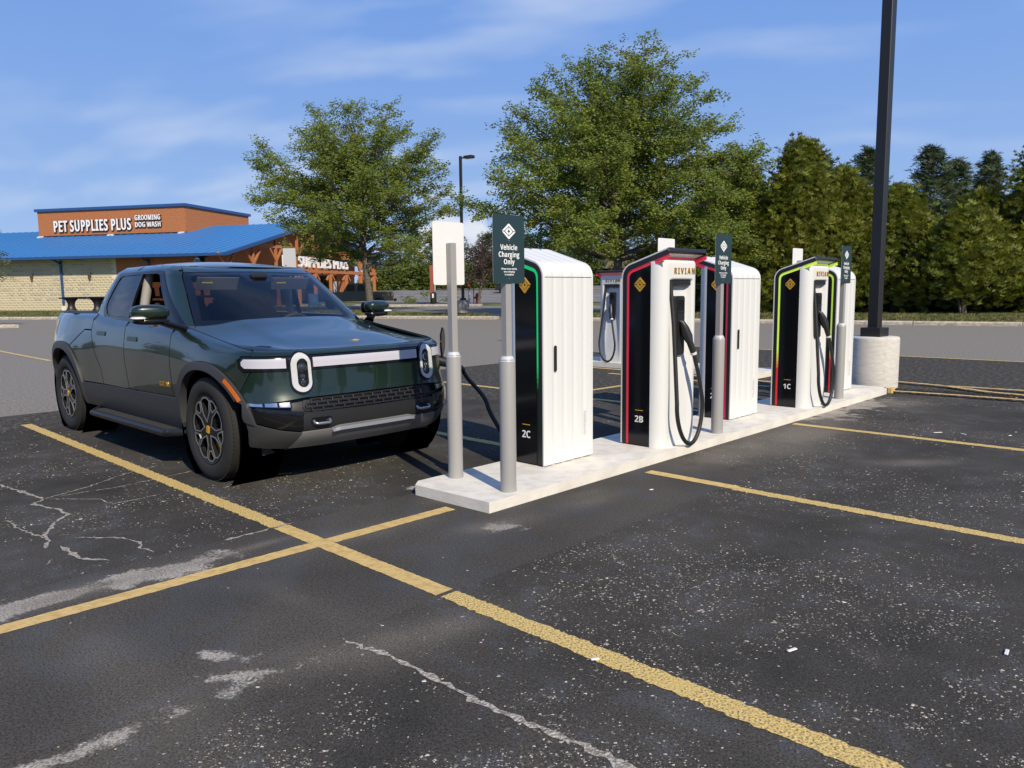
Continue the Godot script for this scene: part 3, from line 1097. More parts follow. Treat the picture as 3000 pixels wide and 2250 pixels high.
func pier_material() -> StandardMaterial3D:
	var m := mat("pier_concrete", Color.WHITE, .85)
	var n := noise(.03, 83, 5)
	var w := 256; var h := 512
	var d := bytes(n, w, h, true)
	var im := Image.create(w, h, false, Image.FORMAT_RGB8)
	for y in h:
		for x in w:
			# level marks left by the spiral paper form
			var line := fposmod(y + x * .22, 68.0)
			var v := .56 + (d[y * w + x] / 255.0 - .5) * .16 - (.20 if line < 2.5 else 0.0)
			im.set_pixel(x, y, Color(v, v * .965, v * .885).linear_to_srgb())
	textured(m, ImageTexture.create_from_image(im), .9)
	return m


func pole_parts(t: Node3D, from: float, tall: float, wide: float) -> void:
	var bronze := mat("dark_bronze", lin(.016, .0145, .0135), .42)
	var b := MB.new()
	b.box(Vector3(0, from + .065, 0), Vector3(wide * 1.95, .13, wide * 1.95), Basis(), .006)
	part(t, "base_cover", b, bronze)
	var p := MB.new()
	p.box(Vector3(0, from + tall * .5, 0), Vector3(wide, tall, wide), Basis(), .008)
	part(t, "pole", p, bronze)
	var h := MB.new()
	h.box(Vector3(wide * 1.6, from + tall - .12, 0), Vector3(wide * 2.0, .07, .07))
	part(t, "arm", h, bronze)
	var l := MB.new()
	l.box(Vector3(wide * 2.5 + .3, from + tall - .11, 0), Vector3(.62, .16, .36), Basis(), .02)
	var head := part(t, "lamp_head", l, bronze)
	var g := MB.new()
	g.box(Vector3(wide * 2.5 + .3, from + tall - .196, 0), Vector3(.5, .02, .28), Basis(), .004)
	part(head, "lens", g, mat("lamp_lens", lin(.55, .55, .52), .3))


# ---------------------------------------------------------------- store
func build_store() -> void:
	# axes of the building: x along its long wall to the right, z towards the viewer; origin at the near right corner of the eaves
	var turn := -deg_to_rad(13.3)
	var g0 := elev(60.0)
	var t := thing("pet_store", "pet supply store with blue metal roof, tan block wall and timber porch", "store", Vector3(-21.8, g0, -59.0), turn)
	var blue := mat("blue_metal_roof", lin(.042, .185, .44), .40, .0)
	var blue_dark := mat("blue_trim", lin(.022, .075, .22), .45)
	var wood := mat("orange_siding", Color.WHITE, .75)
	textured(wood, ramp_texture(512, 512, noise(.02, 91, 5), [[.25, Color(.385, .138, .048)], [.5, Color(.42, .155, .055)], [.75, Color(.45, .175, .064)]]), 2.5, false)
	var beam_m := mat("orange_timber", lin(.42, .155, .055), .7)
	var eave := 4.35
	var ridge := 7.85
	var deep := 30.0
	var wide := 46.0
	var wx := -3.0       # the wall's right end: porch beyond it
	# split-face block wall: every block of the part in view is a piece of its own
	var wall := MB.new()
	wall.box(Vector3(wx - (wide + wx) * .5 - 2.0, (eave - .1) * .5, -1.35), Vector3(wide - 2.0, eave - .1, .30))
	wall.box(Vector3(-wide - 1, (eave - .1) * .5, -deep * .5), Vector3(.3, eave - .1, deep - 4.0))
	wall.box(Vector3(-wide * .5 - 3, (eave - .1) * .5, -deep + 1.5), Vector3(wide - 4.0, eave - .1, .3))
	var w := part(t, "block_wall", wall, mat("mortar", lin(.72, .65, .49), .9))
	var tones := []
	for k in 5:
		var c := [Color(.56, .49, .33), Color(.61, .535, .37), Color(.52, .45, .315), Color(.58, .505, .35), Color(.44, .39, .30)][k] as Color
		tones.append(mat("split_block_%d" % k, c.linear_to_srgb(), .9))
	var shapes := []
	for k in 4:
		var mb := MB.new()
		var p := []
		for j in 3:
			for i in 4:
				var e := 0.0 if i in [0, 3] or j in [0, 2] else rng.randf_range(.012, .05)
				p.append(Vector3(-.184 + .1227 * i, -.0875 + .0875 * j, .012 + e + rng.randf_range(0, .008)))
		for j in 2:
			for i in 3: mb.quad(p[j * 4 + i], p[j * 4 + i + 1], p[j * 4 + i + 5], p[j * 4 + i + 4])
		shapes.append(mb)
	var meshes := []
	for s in shapes: meshes.append(s.mesh())
	var rest := MB.new()
	var count := 0
	var rows := 21
	for r in rows:
		for k in 62:
			var x := -11.2 - k * .4 - (.2 if r % 2 else 0.0)
			var at := Vector3(x, .12 + r * .2, -1.2 + .002)
			var seen := x < -13.0 and x > -22.5 and r >= 2 and r % 2 == 0
			if seen and count < 300 and (r >= 4):
				part(w, "block", meshes[rng.randi() % 4], tones[mini(4, rng.randi() % 6)], Transform3D(Basis(), at))
				count += 1
			else:
				rest.add(shapes[rng.randi() % 4], Transform3D(Basis(), at))
	part(w, "block_courses", rest, tones[0]).set_meta("kind", "stuff")
	# siding to the right of the block, with lapped boards
	for k in 22:
		var b := MB.new()
		b.box(Vector3(-6.9, .2 + k * .195, -1.16), Vector3(7.6, .205, .03), Basis(Vector3.RIGHT, .09))
		part(t, "siding_board", b, wood)
	# roof: two planes with standing seams, fascia and gutter
	var hz := deep * .5
	var slope := (ridge - eave) / hz
	for side in [1.0, -1.0]:
		var z0 := 0.0 if side > 0 else -deep
		var rm := MB.new()
		rm.quad(Vector3(-wide - 3, eave, z0), Vector3(0, eave, z0), Vector3(0, ridge, -hz), Vector3(-wide - 3, ridge, -hz))
		if side < 0:
			rm = MB.new()
			rm.quad(Vector3(0, eave, z0), Vector3(-wide - 3, eave, z0), Vector3(-wide - 3, ridge, -hz), Vector3(0, ridge, -hz))
		rm.quad(Vector3(-wide - 3, eave - .12, z0), Vector3(-wide - 3, ridge - .12, -hz), Vector3(0, ridge - .12, -hz), Vector3(0, eave - .12, z0))
		var roof := part(t, "roof", rm, blue)
		if side > 0:
			var seam := MB.new()
			seam.box(Vector3(0, 0, 0), Vector3(.045, .055, sqrt(hz * hz + (ridge - eave) * (ridge - eave))), Basis(Vector3.RIGHT, atan(slope)))
			var sm := seam.mesh()
			for k in 62:
				part(roof, "standing_seam", sm, blue_dark if false else blue, Transform3D(Basis(), Vector3(-.3 - k * .78, (eave + ridge) * .5 + .02, -hz * .5)))
			var f := MB.new()
			f.box(Vector3(-wide * .5 - 1.5, eave - .10, .05), Vector3(wide + 3, .22, .12))
			part(roof, "gutter", f, blue_dark)
	var rk := MB.new()
	for s in [1.0, -1.0]:
		rk.box(Vector3(.05, (eave + ridge) * .5 - .10, -hz + s * hz * .5), Vector3(.12, .26, sqrt(hz * hz + (ridge - eave) * (ridge - eave)) + .1), Basis(Vector3.RIGHT, atan(slope) * s))
	part(t, "rake_trim", rk, blue_dark)
	var sof := MB.new()
	sof.box(Vector3(-wide * .5, eave - .16, -.62), Vector3(wide, .04, 1.2))
	part(t, "soffit", sof, blue_dark)
	for x in [-7.6, -16.0, -26.0, -36.0]:
		var d := MB.new()
		d.box(Vector3(x, (eave - .5) * .5 + .35, -1.10), Vector3(.16, eave - .75, .13))
		d.box(Vector3(x, eave - .35, -.65), Vector3(.16, .13, 1.05), Basis(Vector3.RIGHT, -.35))
		var dp := part(t, "downspout", d, blue_dark)
		var boot := MB.new()
		boot.box(Vector3(x, .18, -1.08), Vector3(.24, .36, .2))
		part(dp, "boot", boot, mats.white_sign)
	for x in [-13.2, -18.9, -24.2]:
		var l := MB.new()
		l.box(Vector3(x, 2.92, -1.0), Vector3(.20, .30, .20), Basis(), .02)
		l.lathe([Vector2(.07, -.22), Vector2(.085, 0)], 10, Transform3D(Basis(), Vector3(x, 2.78, -1.0)))
		part(t, "wall_lamp", l, mat("lamp_brown", lin(.075, .06, .05), .5))
	# sign box straddling the ridge
	var bx := MB.new()
	bx.box(Vector3(-19.4, 8.2, -16.25), Vector3(16.4, 2.35, 10.5))
	var box := part(t, "sign_box", bx, wood)
	for k in 12:
		var b := MB.new()
		b.box(Vector3(-19.4, 7.12 + k * .195, -10.985), Vector3(16.38, .205, .025), Basis(Vector3.RIGHT, .07))
		part(box, "siding_board", b, wood)
		var c := MB.new()
		c.box(Vector3(-11.185, 7.12 + k * .195, -16.25), Vector3(.025, .205, 10.48), Basis(Vector3.BACK, -.07))
		part(box, "siding_board", c, wood)
	var cp := MB.new()
	cp.box(Vector3(-19.4, 9.47, -16.25), Vector3(16.8, .26, 10.9))
	part(box, "coping", cp, blue_dark)
	var white := mat("sign_letter_white", lin(.80, .80, .80), .4)
	var brown := mat("letter_side", lin(.035, .02, .015), .5)
	var letters := [["PET SUPPLIES PLUS", -21.3, 7.86, 1.05, 8.7], ["GROOMING", -15.1, 8.42, .46, 2.75], ["DOG WASH", -15.1, 7.78, .46, 2.75]]
	for l in letters:
		var tm := text_mesh(l[0], l[3], .16, true)
		var wd: float = tm.get_aabb().size.x
		var sx: float = l[4] / wd
		part(box, "sign_lettering", tm, brown, Transform3D(Basis().scaled(Vector3(sx, 1, 1)), Vector3(l[1] + .03, l[2] - .03, -10.90)))
		var fm := text_mesh(l[0], l[3], .03, true)
		part(box, "sign_lettering", fm, white, Transform3D(Basis().scaled(Vector3(sx, 1, 1)), Vector3(l[1], l[2], -10.80)))
	for q in [[-27.2, 7.0, -10.7], [-19.2, 7.0, -10.7], [-11.5, 7.0, -10.7], [-11.0, 7.6, -20.9]]:
		var b := MB.new()
		b.box(Vector3(q[0], q[1] - .10, q[2]), Vector3(.5, .16, .3), Basis(Vector3.RIGHT, .23))
		part(box, "bracket", b, mats.white_sign)
	# gable end: recessed brown wall, storefront, posts, beams and braces
	var gw := MB.new()
	gw.prism(PackedVector2Array([Vector2(-28.6, 3.0), Vector2(-1.4, 3.0), Vector2(-1.4, eave - .25), Vector2(-15, ridge - .3), Vector2(-28.6, eave - .25)]), -.1, .1, Transform3D(Basis(Vector3(0, 0, 1), Vector3.UP, Vector3(-1, 0, 0)), Vector3(-2.6, 0, 0)))
	part(t, "gable_wall", gw, wood)
	var base := MB.new()
	base.box(Vector3(-2.75, 1.5, -4.5), Vector3(.2, 3.0, 6.5))
	base.box(Vector3(-2.75, 1.5, -26.5), Vector3(.2, 3.0, 4.5))
	part(t, "front_wall", base, wood)
	var glass := mat("store_glass", Color(.02, .03, .03, .55), .03)
	glass.transparency = BaseMaterial3D.TRANSPARENCY_ALPHA
	var inside := MB.new()
	inside.box(Vector3(-9.0, 1.5, -16.0), Vector3(.2, 3.0, 17.0))
	inside.box(Vector3(-6.0, .05, -16.0), Vector3(6.5, .1, 17.0))
	inside.box(Vector3(-6.0, 3.0, -16.0), Vector3(6.5, .1, 17.0))
	part(t, "shop_interior", inside, mat("shop_dark", lin(.05, .05, .05), .9))
	for k in 9:
		var z := -8.3 - k * 1.85
		var pm := MB.new()
		pm.box(Vector3(-2.75, 1.5, z - .92), Vector3(.02, 2.6, 1.7))
		var pane := part(t, "shop_window", pm, glass)
		var fr := MB.new()
		for e in [-.9, .9]: fr.box(Vector3(-2.75, 1.5, z - .92 + e), Vector3(.10, 2.9, .07))
		for e in [.12, 2.9]: fr.box(Vector3(-2.75, e, z - .92), Vector3(.10, .10, 1.85))
		part(pane, "frame", fr, mats.black_plastic)
	var posters := [[-13.4, 1.85, 1.2, 2.0, Color(.02, .30, .09)], [-16.1, 2.4, 1.3, .95, Color(.16, .01, .10)], [-16.1, 1.15, 1.3, 1.4, Color(.02, .32, .10)], [-19.6, 1.6, .8, 1.8, Color(.02, .30, .09)], [-9.2, 1.0, 1.1, 1.1, Color(.22, .05, .30)], [-24.2, 1.7, 1.5, 1.6, Color(.45, .52, .55)]]
	for k in posters.size():
		var q = posters[k]
		var m := MB.new()
		m.box(Vector3(-2.66, q[1], q[0]), Vector3(.012, q[3], q[2]))
		var po := part(t, "window_poster", m, mat("poster_%d" % k, (q[4] as Color).linear_to_srgb(), .5))
		if k in [0, 2, 4]:
			var pr := MB.new()
			for e in 3: pr.box(Vector3(-2.65, q[1] + .5 - e * .22, q[0]), Vector3(.006, .07, q[2] * (.7 - .12 * e)))
			part(po, "print", pr, mats.white_print)
	for z in [-.9, -4.6, -8.2, -11.9, -15.0, -18.2, -21.8, -25.4, -29.0]:
		var far_end: bool = z < -25
		var pm := MB.new()
		pm.box(Vector3(-.35, 1.6, z), Vector3(.26, 3.2, .26), Basis(), .02)
		var post := part(t, "porch_post", pm, beam_m)
		for s in [1.0, -1.0]:
			var br := MB.new()
			br.box(Vector3(-.35, 2.85, z + s * .42), Vector3(.16, .18, 1.15), Basis(Vector3.RIGHT, s * .78))
			part(post, "brace", br, beam_m)
		var top := eave + slope * (hz - absf(z + hz)) - .45
		if top > 3.8:
			var up := MB.new()
			up.box(Vector3(-.45, (3.3 + top) * .5, z), Vector3(.20, top - 3.3, .20))
			for s in [1.0, -1.0]:
				up.box(Vector3(-.45, 3.55 + (top - 3.55) * .45, z + s * .55), Vector3(.14, .16, minf(1.7, top - 2.6)), Basis(Vector3.RIGHT, s * -.85))
			part(post, "king_strut", up, beam_m)
	var bm := MB.new()
	bm.box(Vector3(-.35, 3.28, -15.0), Vector3(.30, .34, 28.6), Basis(), .02)
	part(t, "porch_beam", bm, beam_m)
	var b2 := MB.new()
	b2.box(Vector3(-.5, 5.25, -15.0), Vector3(.24, .26, 20.0))
	part(t, "tie_beam", b2, beam_m)
	var sl := text_mesh("PET SUPPLIES PLUS", .95, .16, true)
	var sw: float = sl.get_aabb().size.x
	part(t, "porch_lettering", sl, white, Transform3D(Basis(Vector3.UP, PI * .5).scaled_local(Vector3(13.0 / sw, 1, 1)), Vector3(-.10, 4.05, -15.2)))
	var por := MB.new()
	por.box(Vector3(-1.2, .06, -15.0), Vector3(3.4, .12, 31.0))
	part(t, "porch_slab", por, mats.kerb_concrete)


# ---------------------------------------------------------------- trees
func leaf_spray(count: int, reach: float, long: float, wide: float, droop: float, sd: int) -> ArrayMesh:
	# a short twig's worth of leaves, each a folded blade
	var r := RandomNumberGenerator.new()
	r.seed = sd
	var mb := MB.new()
	for k in count:
		var at := Vector3(r.randf_range(-.35, .35), r.randf_range(-.22, .22), r.randf_range(-.35, .35)) * reach * 1.5
		var a := r.randf() * TAU
		var d := Vector3(cos(a), r.randf_range(-droop, .45), sin(a)).normalized()
		var side := d.cross(Vector3(r.randf_range(-1, 1), r.randf_range(-.3, 1), r.randf_range(-1, 1))).normalized()
		var up := side.cross(d)
		var l := long * r.randf_range(.7, 1.25)
		var w := wide * r.randf_range(.75, 1.2)
		var tip := at + d * l - up * l * .12
		var m := at + d * l * .45
		var nl := (up + side * .35).normalized()
		var nr := (up - side * .35).normalized()
		mb.trin(at, m + side * w * .5 - up * w * .18, tip, nl, nl, nl)
		mb.trin(at, tip, m - side * w * .5 - up * w * .18, nr, nr, nr)
	return mb.mesh()


func fan_spray(count: int, long: float, wide: float, sd: int) -> ArrayMesh:
	# flat feathery spray of scale-leaved shoots, growing along +y and leaning outwards along +z
	var r := RandomNumberGenerator.new()
	r.seed = sd
	var mb := MB.new()
	for k in count:
		var a := (k / float(count - 1) - .5) * 2.3 + r.randf_range(-.15, .15)
		var from := Vector3(r.randf_range(-.05, .05), .10 * r.randf(), r.randf_range(-.05, .05))
		var d := Vector3(sin(a), cos(a) * .85, r.randf_range(-.25, .55)).normalized()
		var side := d.cross(Vector3(r.randf_range(-.4, .4), .2, 1)).normalized()
		var l := long * r.randf_range(.6, 1.2)
		var w := wide * r.randf_range(.7, 1.3)
		var tip := from + d * l
		var m := from + d * l * .55
		var n := side.cross(d).normalized()
		mb.trin(from, m + side * w * .5, tip, n, n, n)
		mb.trin(from, tip, m - side * w * .5, n, n, n)
	return mb.mesh()


func leaf_material(called: String, c: Color, through := .32) -> StandardMaterial3D:
	var m := mat(called, Color.WHITE, .55)
	m.albedo_color = c.linear_to_srgb()
	m.vertex_color_use_as_albedo = true
	m.backlight_enabled = true
	m.backlight = Color(through, through, through * .6)
	return m


func scatter(parent: Node, called: String, mesh: Mesh, m: Material, places: Array, tones: Array) -> MultiMeshInstance3D:
	var mm := MultiMesh.new()
	mm.transform_format = MultiMesh.TRANSFORM_3D
	mm.use_colors = true
	mm.mesh = mesh
	mm.instance_count = places.size()
	for i in places.size():
		mm.set_instance_transform(i, places[i])
		mm.set_instance_color(i, tones[i])
	var o := MultiMeshInstance3D.new()
	o.name = called
	o.multimesh = mm
	o.material_override = m
	o.set_meta("kind", "stuff")
	parent.add_child(o, true)
	return o


func spin(r: RandomNumberGenerator, size: float) -> Basis:
	return Basis.from_euler(Vector3(r.randf_range(-.5, .5), r.randf() * TAU, r.randf_range(-.5, .5))).scaled(Vector3.ONE * size)


func leaf_tone(r: RandomNumberGenerator) -> Color:
	var k := r.randf_range(.68, 1.22)
	var y := r.randf_range(-.10, .16)
	return Color(k * (1.0 + y), k, k * (1.0 - y * .8))


func broad_tree(t: Node3D, tall: float, first: float, widths: Array, shift: Vector2, limbs: int, sd: int, spray: Mesh, leaf: Material, bark: Material, trunk_r: float, size := 1.0, fill := 1.0) -> void:
	# widths: [height share, radius] of the crown outline
	var r := RandomNumberGenerator.new()
	r.seed = sd
	var wood := MB.new()
	var outline := func(y: float) -> float:
		for k in widths.size() - 1:
			if y <= widths[k + 1][0]: return lerpf(widths[k][1], widths[k + 1][1], clampf((y - widths[k][0]) / (widths[k + 1][0] - widths[k][0]), 0, 1))
		return 0.0
	var stem := []
	var radii := []
	var n := 14
	for i in n + 1:
		var g := float(i) / n
		stem.append(Vector3(shift.x * g * g + .12 * sin(g * 7.0 + sd), tall * .93 * g - .1 * (1.0 if i == 0 else 0.0), shift.y * g * g + .12 * cos(g * 5.0 + sd)))
		radii.append(trunk_r * (1.0 + .35 * exp(-g * 30.0)) * pow(1.0 - g * .97, .85) + .012)
	wood.tube(stem, radii, 10, false)
	var places := []
	var tones := []
	var stem_at := func(y: float) -> Vector3:
		var g := clampf(y / (tall * .93), 0, 1) * n
		var k := mini(int(g), n - 1)
		return (stem[k] as Vector3).lerp(stem[k + 1], g - k)
	var twigs := MB.new()
	for i in limbs:
		var g := (i + r.randf_range(.0, .9)) / limbs
		var yt: float = lerpf(first * 1.12, tall * .97, pow(g, .80))
		var y0: float = maxf(first * .92, lerpf(first, yt, .50) * r.randf_range(.85, 1.08))
		y0 = minf(y0, tall * .66)
		var root: Vector3 = stem_at.call(y0)
		var az := i * 2.39996 + r.randf_range(-.4, .4)
		var reach: float = outline.call(yt / tall) * (r.randf_range(.82, 1.08) if i % 4 else r.randf_range(.40, .75))
		if reach < .3: reach = .3
		var goal := Vector3(shift.x * (yt / tall), yt, shift.y * (yt / tall)) + Vector3(cos(az), 0, sin(az)) * reach
		var pts := []
		var rr := []
		var m := 9
		for k in m + 1:
			var u := float(k) / m
			var p := root.lerp(goal, u)
			p.y = lerpf(root.y, goal.y, pow(u, lerpf(.62, 1.05, g))) + .10 * sin(u * 9.0 + i)
			p += Vector3(r.randf_range(-1, 1), r.randf_range(-.6, .6), r.randf_range(-1, 1)) * .16
			pts.append(p)
			rr.append(trunk_r * lerpf(.42, .22, g) * (1.0 - u * .88) + .006)
		wood.tube(pts, rr, 5, false)
		var length := root.distance_to(goal)
		var sec := maxi(3, int(length / (.50 / fill)))
		for q in sec:
			var u := lerpf(.22, 1.0, (q + r.randf()) / sec)
			var f := u * m
			var k := mini(int(f), m - 1)
			var p: Vector3 = (pts[k] as Vector3).lerp(pts[k + 1], f - k)
			var along := ((pts[k + 1] as Vector3) - (pts[k] as Vector3)).normalized()
			var sidew := along.cross(Vector3.UP).normalized() * (1.0 if q % 2 else -1.0)
			var dir := (along * r.randf_range(.3, .9) + sidew * r.randf_range(.45, 1.1) + Vector3(0, r.randf_range(-.35, .75), 0)).normalized()
			var l2 := (lerpf(.42, .16, u) * length * .55 + .55) * r.randf_range(.7, 1.2)
			var e := p + dir * l2
			twigs.tube([p, p.lerp(e, .5) + Vector3(0, .05, 0), e], [.016, .011, .004], 3, false)
			var count := maxi(2, int(l2 / .27 * fill))
			for s in count:
				var v := lerpf(.25, 1.05, (s + r.randf()) / count)
				var at := p.lerp(e, v) + Vector3(r.randf_range(-.18, .18), r.randf_range(-.10, .16), r.randf_range(-.18, .18))
				places.append(Transform3D(spin(r, size * r.randf_range(.75, 1.2)), at))
				tones.append(leaf_tone(r))
				if r.randf() < .62:
					var b := at + Vector3(r.randf_range(-.55, .55), r.randf_range(-.22, .34), r.randf_range(-.55, .55))
					places.append(Transform3D(spin(r, size * r.randf_range(.7, 1.15)), b))
					tones.append(leaf_tone(r))
	part(t, "trunk", wood, bark)
	part(t, "branches", twigs, bark).set_meta("kind", "stuff")
	scatter(t, "crown", spray, leaf, places, tones)


func cedar(t: Node3D, tall: float, radius: float, count: int, sd: int, spray: Mesh, leaf: Material, bark: Material, low := .12, point := 1.25) -> void:
	var r := RandomNumberGenerator.new()
	r.seed = sd
	var wood := MB.new()
	for k in 3:
		var a := r.randf() * TAU
		var lean := Vector3(cos(a), 0, sin(a)) * (.0 if k == 0 else r.randf_range(.3, .8))
		wood.tube([Vector3(lean.x * .1, -.1, lean.z * .1), Vector3(lean.x * .5, tall * .18, lean.z * .5), lean + Vector3(0, tall * .45, 0), lean * .6 + Vector3(0, tall * .85, 0)], [.16 if k == 0 else .08, .12 if k == 0 else .06, .06, .015], 6, false)
	for k in 16:
		var a := r.randf() * TAU
		var y := tall * r.randf_range(.08, .5)
		var d := Vector3(cos(a), r.randf_range(.1, .6), sin(a))
		wood.tube([Vector3(0, y, 0), Vector3(0, y, 0) + d * radius * .4, Vector3(0, y + .1, 0) + d * radius * .8], [.03, .02, .008], 4, false)
	part(t, "trunk", wood, bark)
	# boughs: bunches of sprays standing out from the trunk with dark gaps between them
	var places := []
	var tones := []
	var bunches := int(count / 34.0)
	for i in bunches:
		var g := pow((i + r.randf()) / bunches, .85)
		var y := lerpf(low * tall, tall * .985, g)
		var a := i * 2.39996 + r.randf_range(-.5, .5)
		var env := radius * pow(maxf(0.0, 1.0 - pow(g, point)), .62) * (.6 + .4 * smoothstep(0.0, .12, g)) + .06
		var rr := env * r.randf_range(.50, 1.10)
		var d := Vector3(cos(a), 0, sin(a))
		var ctr := d * rr + Vector3(0, y, 0)
		var tone := r.randf_range(.72, 1.22)
		var warm := r.randf_range(-.08, .14)
		var sz := lerpf(.48, .20, g) * radius * .42
		for k in 34:
			var o := Vector3(r.randfn(0, 1), r.randfn(0, 1) * .95, r.randfn(0, 1)) * sz
			o += d * o.dot(d) * .5
			var e := a + r.randf_range(-1.0, 1.0)
			var bas := Basis(Vector3.UP, PI * .5 - e) * Basis(Vector3.RIGHT, r.randf_range(-.1, 1.1)) * Basis(Vector3.UP, r.randf_range(-.6, .6))
			places.append(Transform3D(bas.scaled(Vector3.ONE * r.randf_range(.6, 1.2) * lerpf(1.0, .72, g)), ctr + o - Vector3(0, .1, 0)))
			var q := tone * r.randf_range(.75, 1.2)
			tones.append(Color(q * (1.0 + warm), q, q * (1.0 - warm)))
	scatter(t, "crown", spray, leaf, places, tones)


func build_trees() -> void:
	var bark := mat("bark", Color.WHITE, .95)
	textured(bark, ramp_texture(256, 256, noise(.05, 101, 5), [[.3, Color(.045, .036, .028)], [.5, Color(.10, .083, .065)], [.75, Color(.20, .175, .145)]]), 1.2)
	var leaf := leaf_material("leaf_green", Color(.185, .245, .040), .9)
	var spray := leaf_spray(24, .50, .17, .080, .35, 3)
	var g := "deciduous trees on the verges"
	var t := thing("shade_tree", "spreading green tree in front of the store, trunk in the grass strip", "tree", on_ground(-9.2, -49.6), 0.0, g)
	broad_tree(t, 13.2, 2.6, [[0.0, .8], [.17, 4.0], [.30, 5.6], [.5, 6.7], [.65, 6.6], [.76, 5.6], [.87, 4.0], [.96, 2.0], [1.0, .6]], Vector2(-.9, 0), 46, 21, spray, leaf, bark, .23, .95, 1.12)
	t = thing("shade_tree", "tallest spreading green tree, behind the charging posts", "tree", on_ground(5.5, -39.5), 0.0, g)
	broad_tree(t, 13.4, 2.4, [[0.0, .8], [.15, 4.8], [.25, 7.0], [.42, 7.8], [.6, 6.8], [.7, 5.7], [.80, 4.4], [.91, 2.5], [1.0, .7]], Vector2(-.1, 0), 56, 33, spray, leaf, bark, .26, .95, 1.15)
	t = thing("shade_tree", "smaller green tree between the tall tree and the cedars", "tree", on_ground(11.2, -40.5), 0.0, g)
	broad_tree(t, 8.6, 1.2, [[0.0, .8], [.15, 2.6], [.3, 3.5], [.5, 3.2], [.7, 2.4], [.88, 1.3], [1.0, .4]], Vector2(0, 0), 22, 45, spray, leaf, bark, .16, 1.0, 1.7)
	t = thing("shade_tree", "young tree on the planted island at the picture's edge", "tree", on_ground(-23.4, -34.3), 0.0, g)
	broad_tree(t, 4.2, 1.5, [[0.0, .3], [.45, .9], [.62, 1.25], [.8, .95], [1.0, .3]], Vector2(0, 0), 14, 57, leaf_spray(15, .34, .15, .06, .3, 5), leaf_material("leaf_pale", Color(.098, .128, .040)), bark, .07, .8)
	# cedars along the verge
	var cl := leaf_material("cedar_green", Color(.195, .225, .036), .85)
	var fan := fan_spray(17, .27, .060, 7)
	var k := 0
	var rows := [[12.4, -39.5, 5.4, 2.0], [14.5, -38.9, 8.6, 2.2], [17.0, -39.6, 7.3, 2.0], [19.2, -38.6, 6.2, 2.3], [21.0, -35.6, 4.9, 2.0], [23.2, -38.4, 5.9, 2.0], [25.6, -36.8, 8.5, 2.5], [28.7, -36.9, 9.3, 2.6], [31.5, -34.5, 8.0, 2.4]]
	for c in rows:
		t = thing("cedar_tree", ["low olive green cedar beside the smaller green tree", "tall olive green cedar with a pointed double top", "olive green cedar, next right of the double-topped one", "olive green cedar right behind the light pole", "short bright green cedar with a bare forked trunk at its foot", "cedar next right of the short bright one", "tall cedar with dark gaps, next to the last of the row", "tallest cedar, cut by the picture's edge", "cedar ending the row past the picture's edge"][k], "cedar", on_ground(c[0], c[1]), 0.0, "cedars along the verge")
		cedar(t, c[2], c[3], int(6500 * c[2] / 7.0), 200 + k, fan, cl, bark, .10 if k != 4 else .26)
		k += 1
	# pines behind
	var pine := leaf_material("pine_green", Color(.055, .082, .030), .3)
	var tuft := fan_spray(11, .55, .07, 9)
	var pr := RandomNumberGenerator.new()
	pr.seed = 5
	for i in 17:
		var x := 17.0 + i * 3.0 + pr.randf_range(-.8, .8)
		var z := -60.0 - pr.randf_range(0, 9) + i * .9
		var h := 10.6 + pr.randf_range(-1.2, 1.6)
		t = thing("pine_tree", "dark pine rising behind the cedars", "pine", on_ground(x, z), 0.0, "pines behind the cedars")
		cedar(t, h, 2.1, 1500, 300 + i, tuft, pine, bark, .25, 1.0)
	# trees across the highway
	for i in 20:
		var x := -18.0 + i * 3.5 + pr.randf_range(-1.2, 1.2)
		var z := -104.0 - pr.randf_range(0, 7) + x * .16
		t = thing("spruce_tree", "dark spruce across the highway", "spruce", on_ground(x, z), 0.0, "spruces across the highway")
		cedar(t, pr.randf_range(6.5, 9.5), pr.randf_range(2.6, 3.6), 900, 400 + i, tuft, leaf_material("spruce_green", Color(.055, .075, .030), .2), bark, .03, 1.1)
	t = thing("purple_leaf_tree", "small dark purple-leaved tree by the far lamp post", "tree", on_ground(-2.6, -64.5))
	broad_tree(t, 5.3, 1.5, [[0.0, .4], [.3, 1.7], [.55, 2.2], [.8, 1.6], [1.0, .4]], Vector2(.6, 0), 18, 61, spray, leaf_material("leaf_purple", Color(.052, .030, .022), .15), bark, .13)
	# undergrowth below the tall tree and the cedars
	var places := []
	var tones := []
	for i in 5200:
		var u := pr.randf()
		var x := lerpf(7.0, 40.0, u) 
		var z := -41.5 + (x - 14.0) * .14 - absf(pr.randfn(0, 1.1))
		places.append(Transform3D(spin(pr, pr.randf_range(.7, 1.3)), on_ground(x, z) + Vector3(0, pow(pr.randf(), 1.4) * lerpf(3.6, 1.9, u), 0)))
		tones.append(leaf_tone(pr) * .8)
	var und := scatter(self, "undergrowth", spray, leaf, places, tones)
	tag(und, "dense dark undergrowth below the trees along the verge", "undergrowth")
	# brush along the far side of the highway
	places = []
	tones = []
	for i in 3000:
		var x := pr.randf_range(-20, 48)
		places.append(Transform3D(spin(pr, pr.randf_range(1.6, 3.0)), on_ground(x, -99.5 + x * .16 - absf(pr.randfn(0, 2.2))) + Vector3(0, pow(pr.randf(), 1.3) * 3.4, 0)))
		tones.append(leaf_tone(pr) * .75)
	var brush := scatter(self, "roadside_brush", spray, leaf, places, tones)
	tag(brush, "tangled green brush along the far side of the highway", "brush")
	# the wood on the lot's far side, which the truck's paint mirrors
	places = []
	tones = []
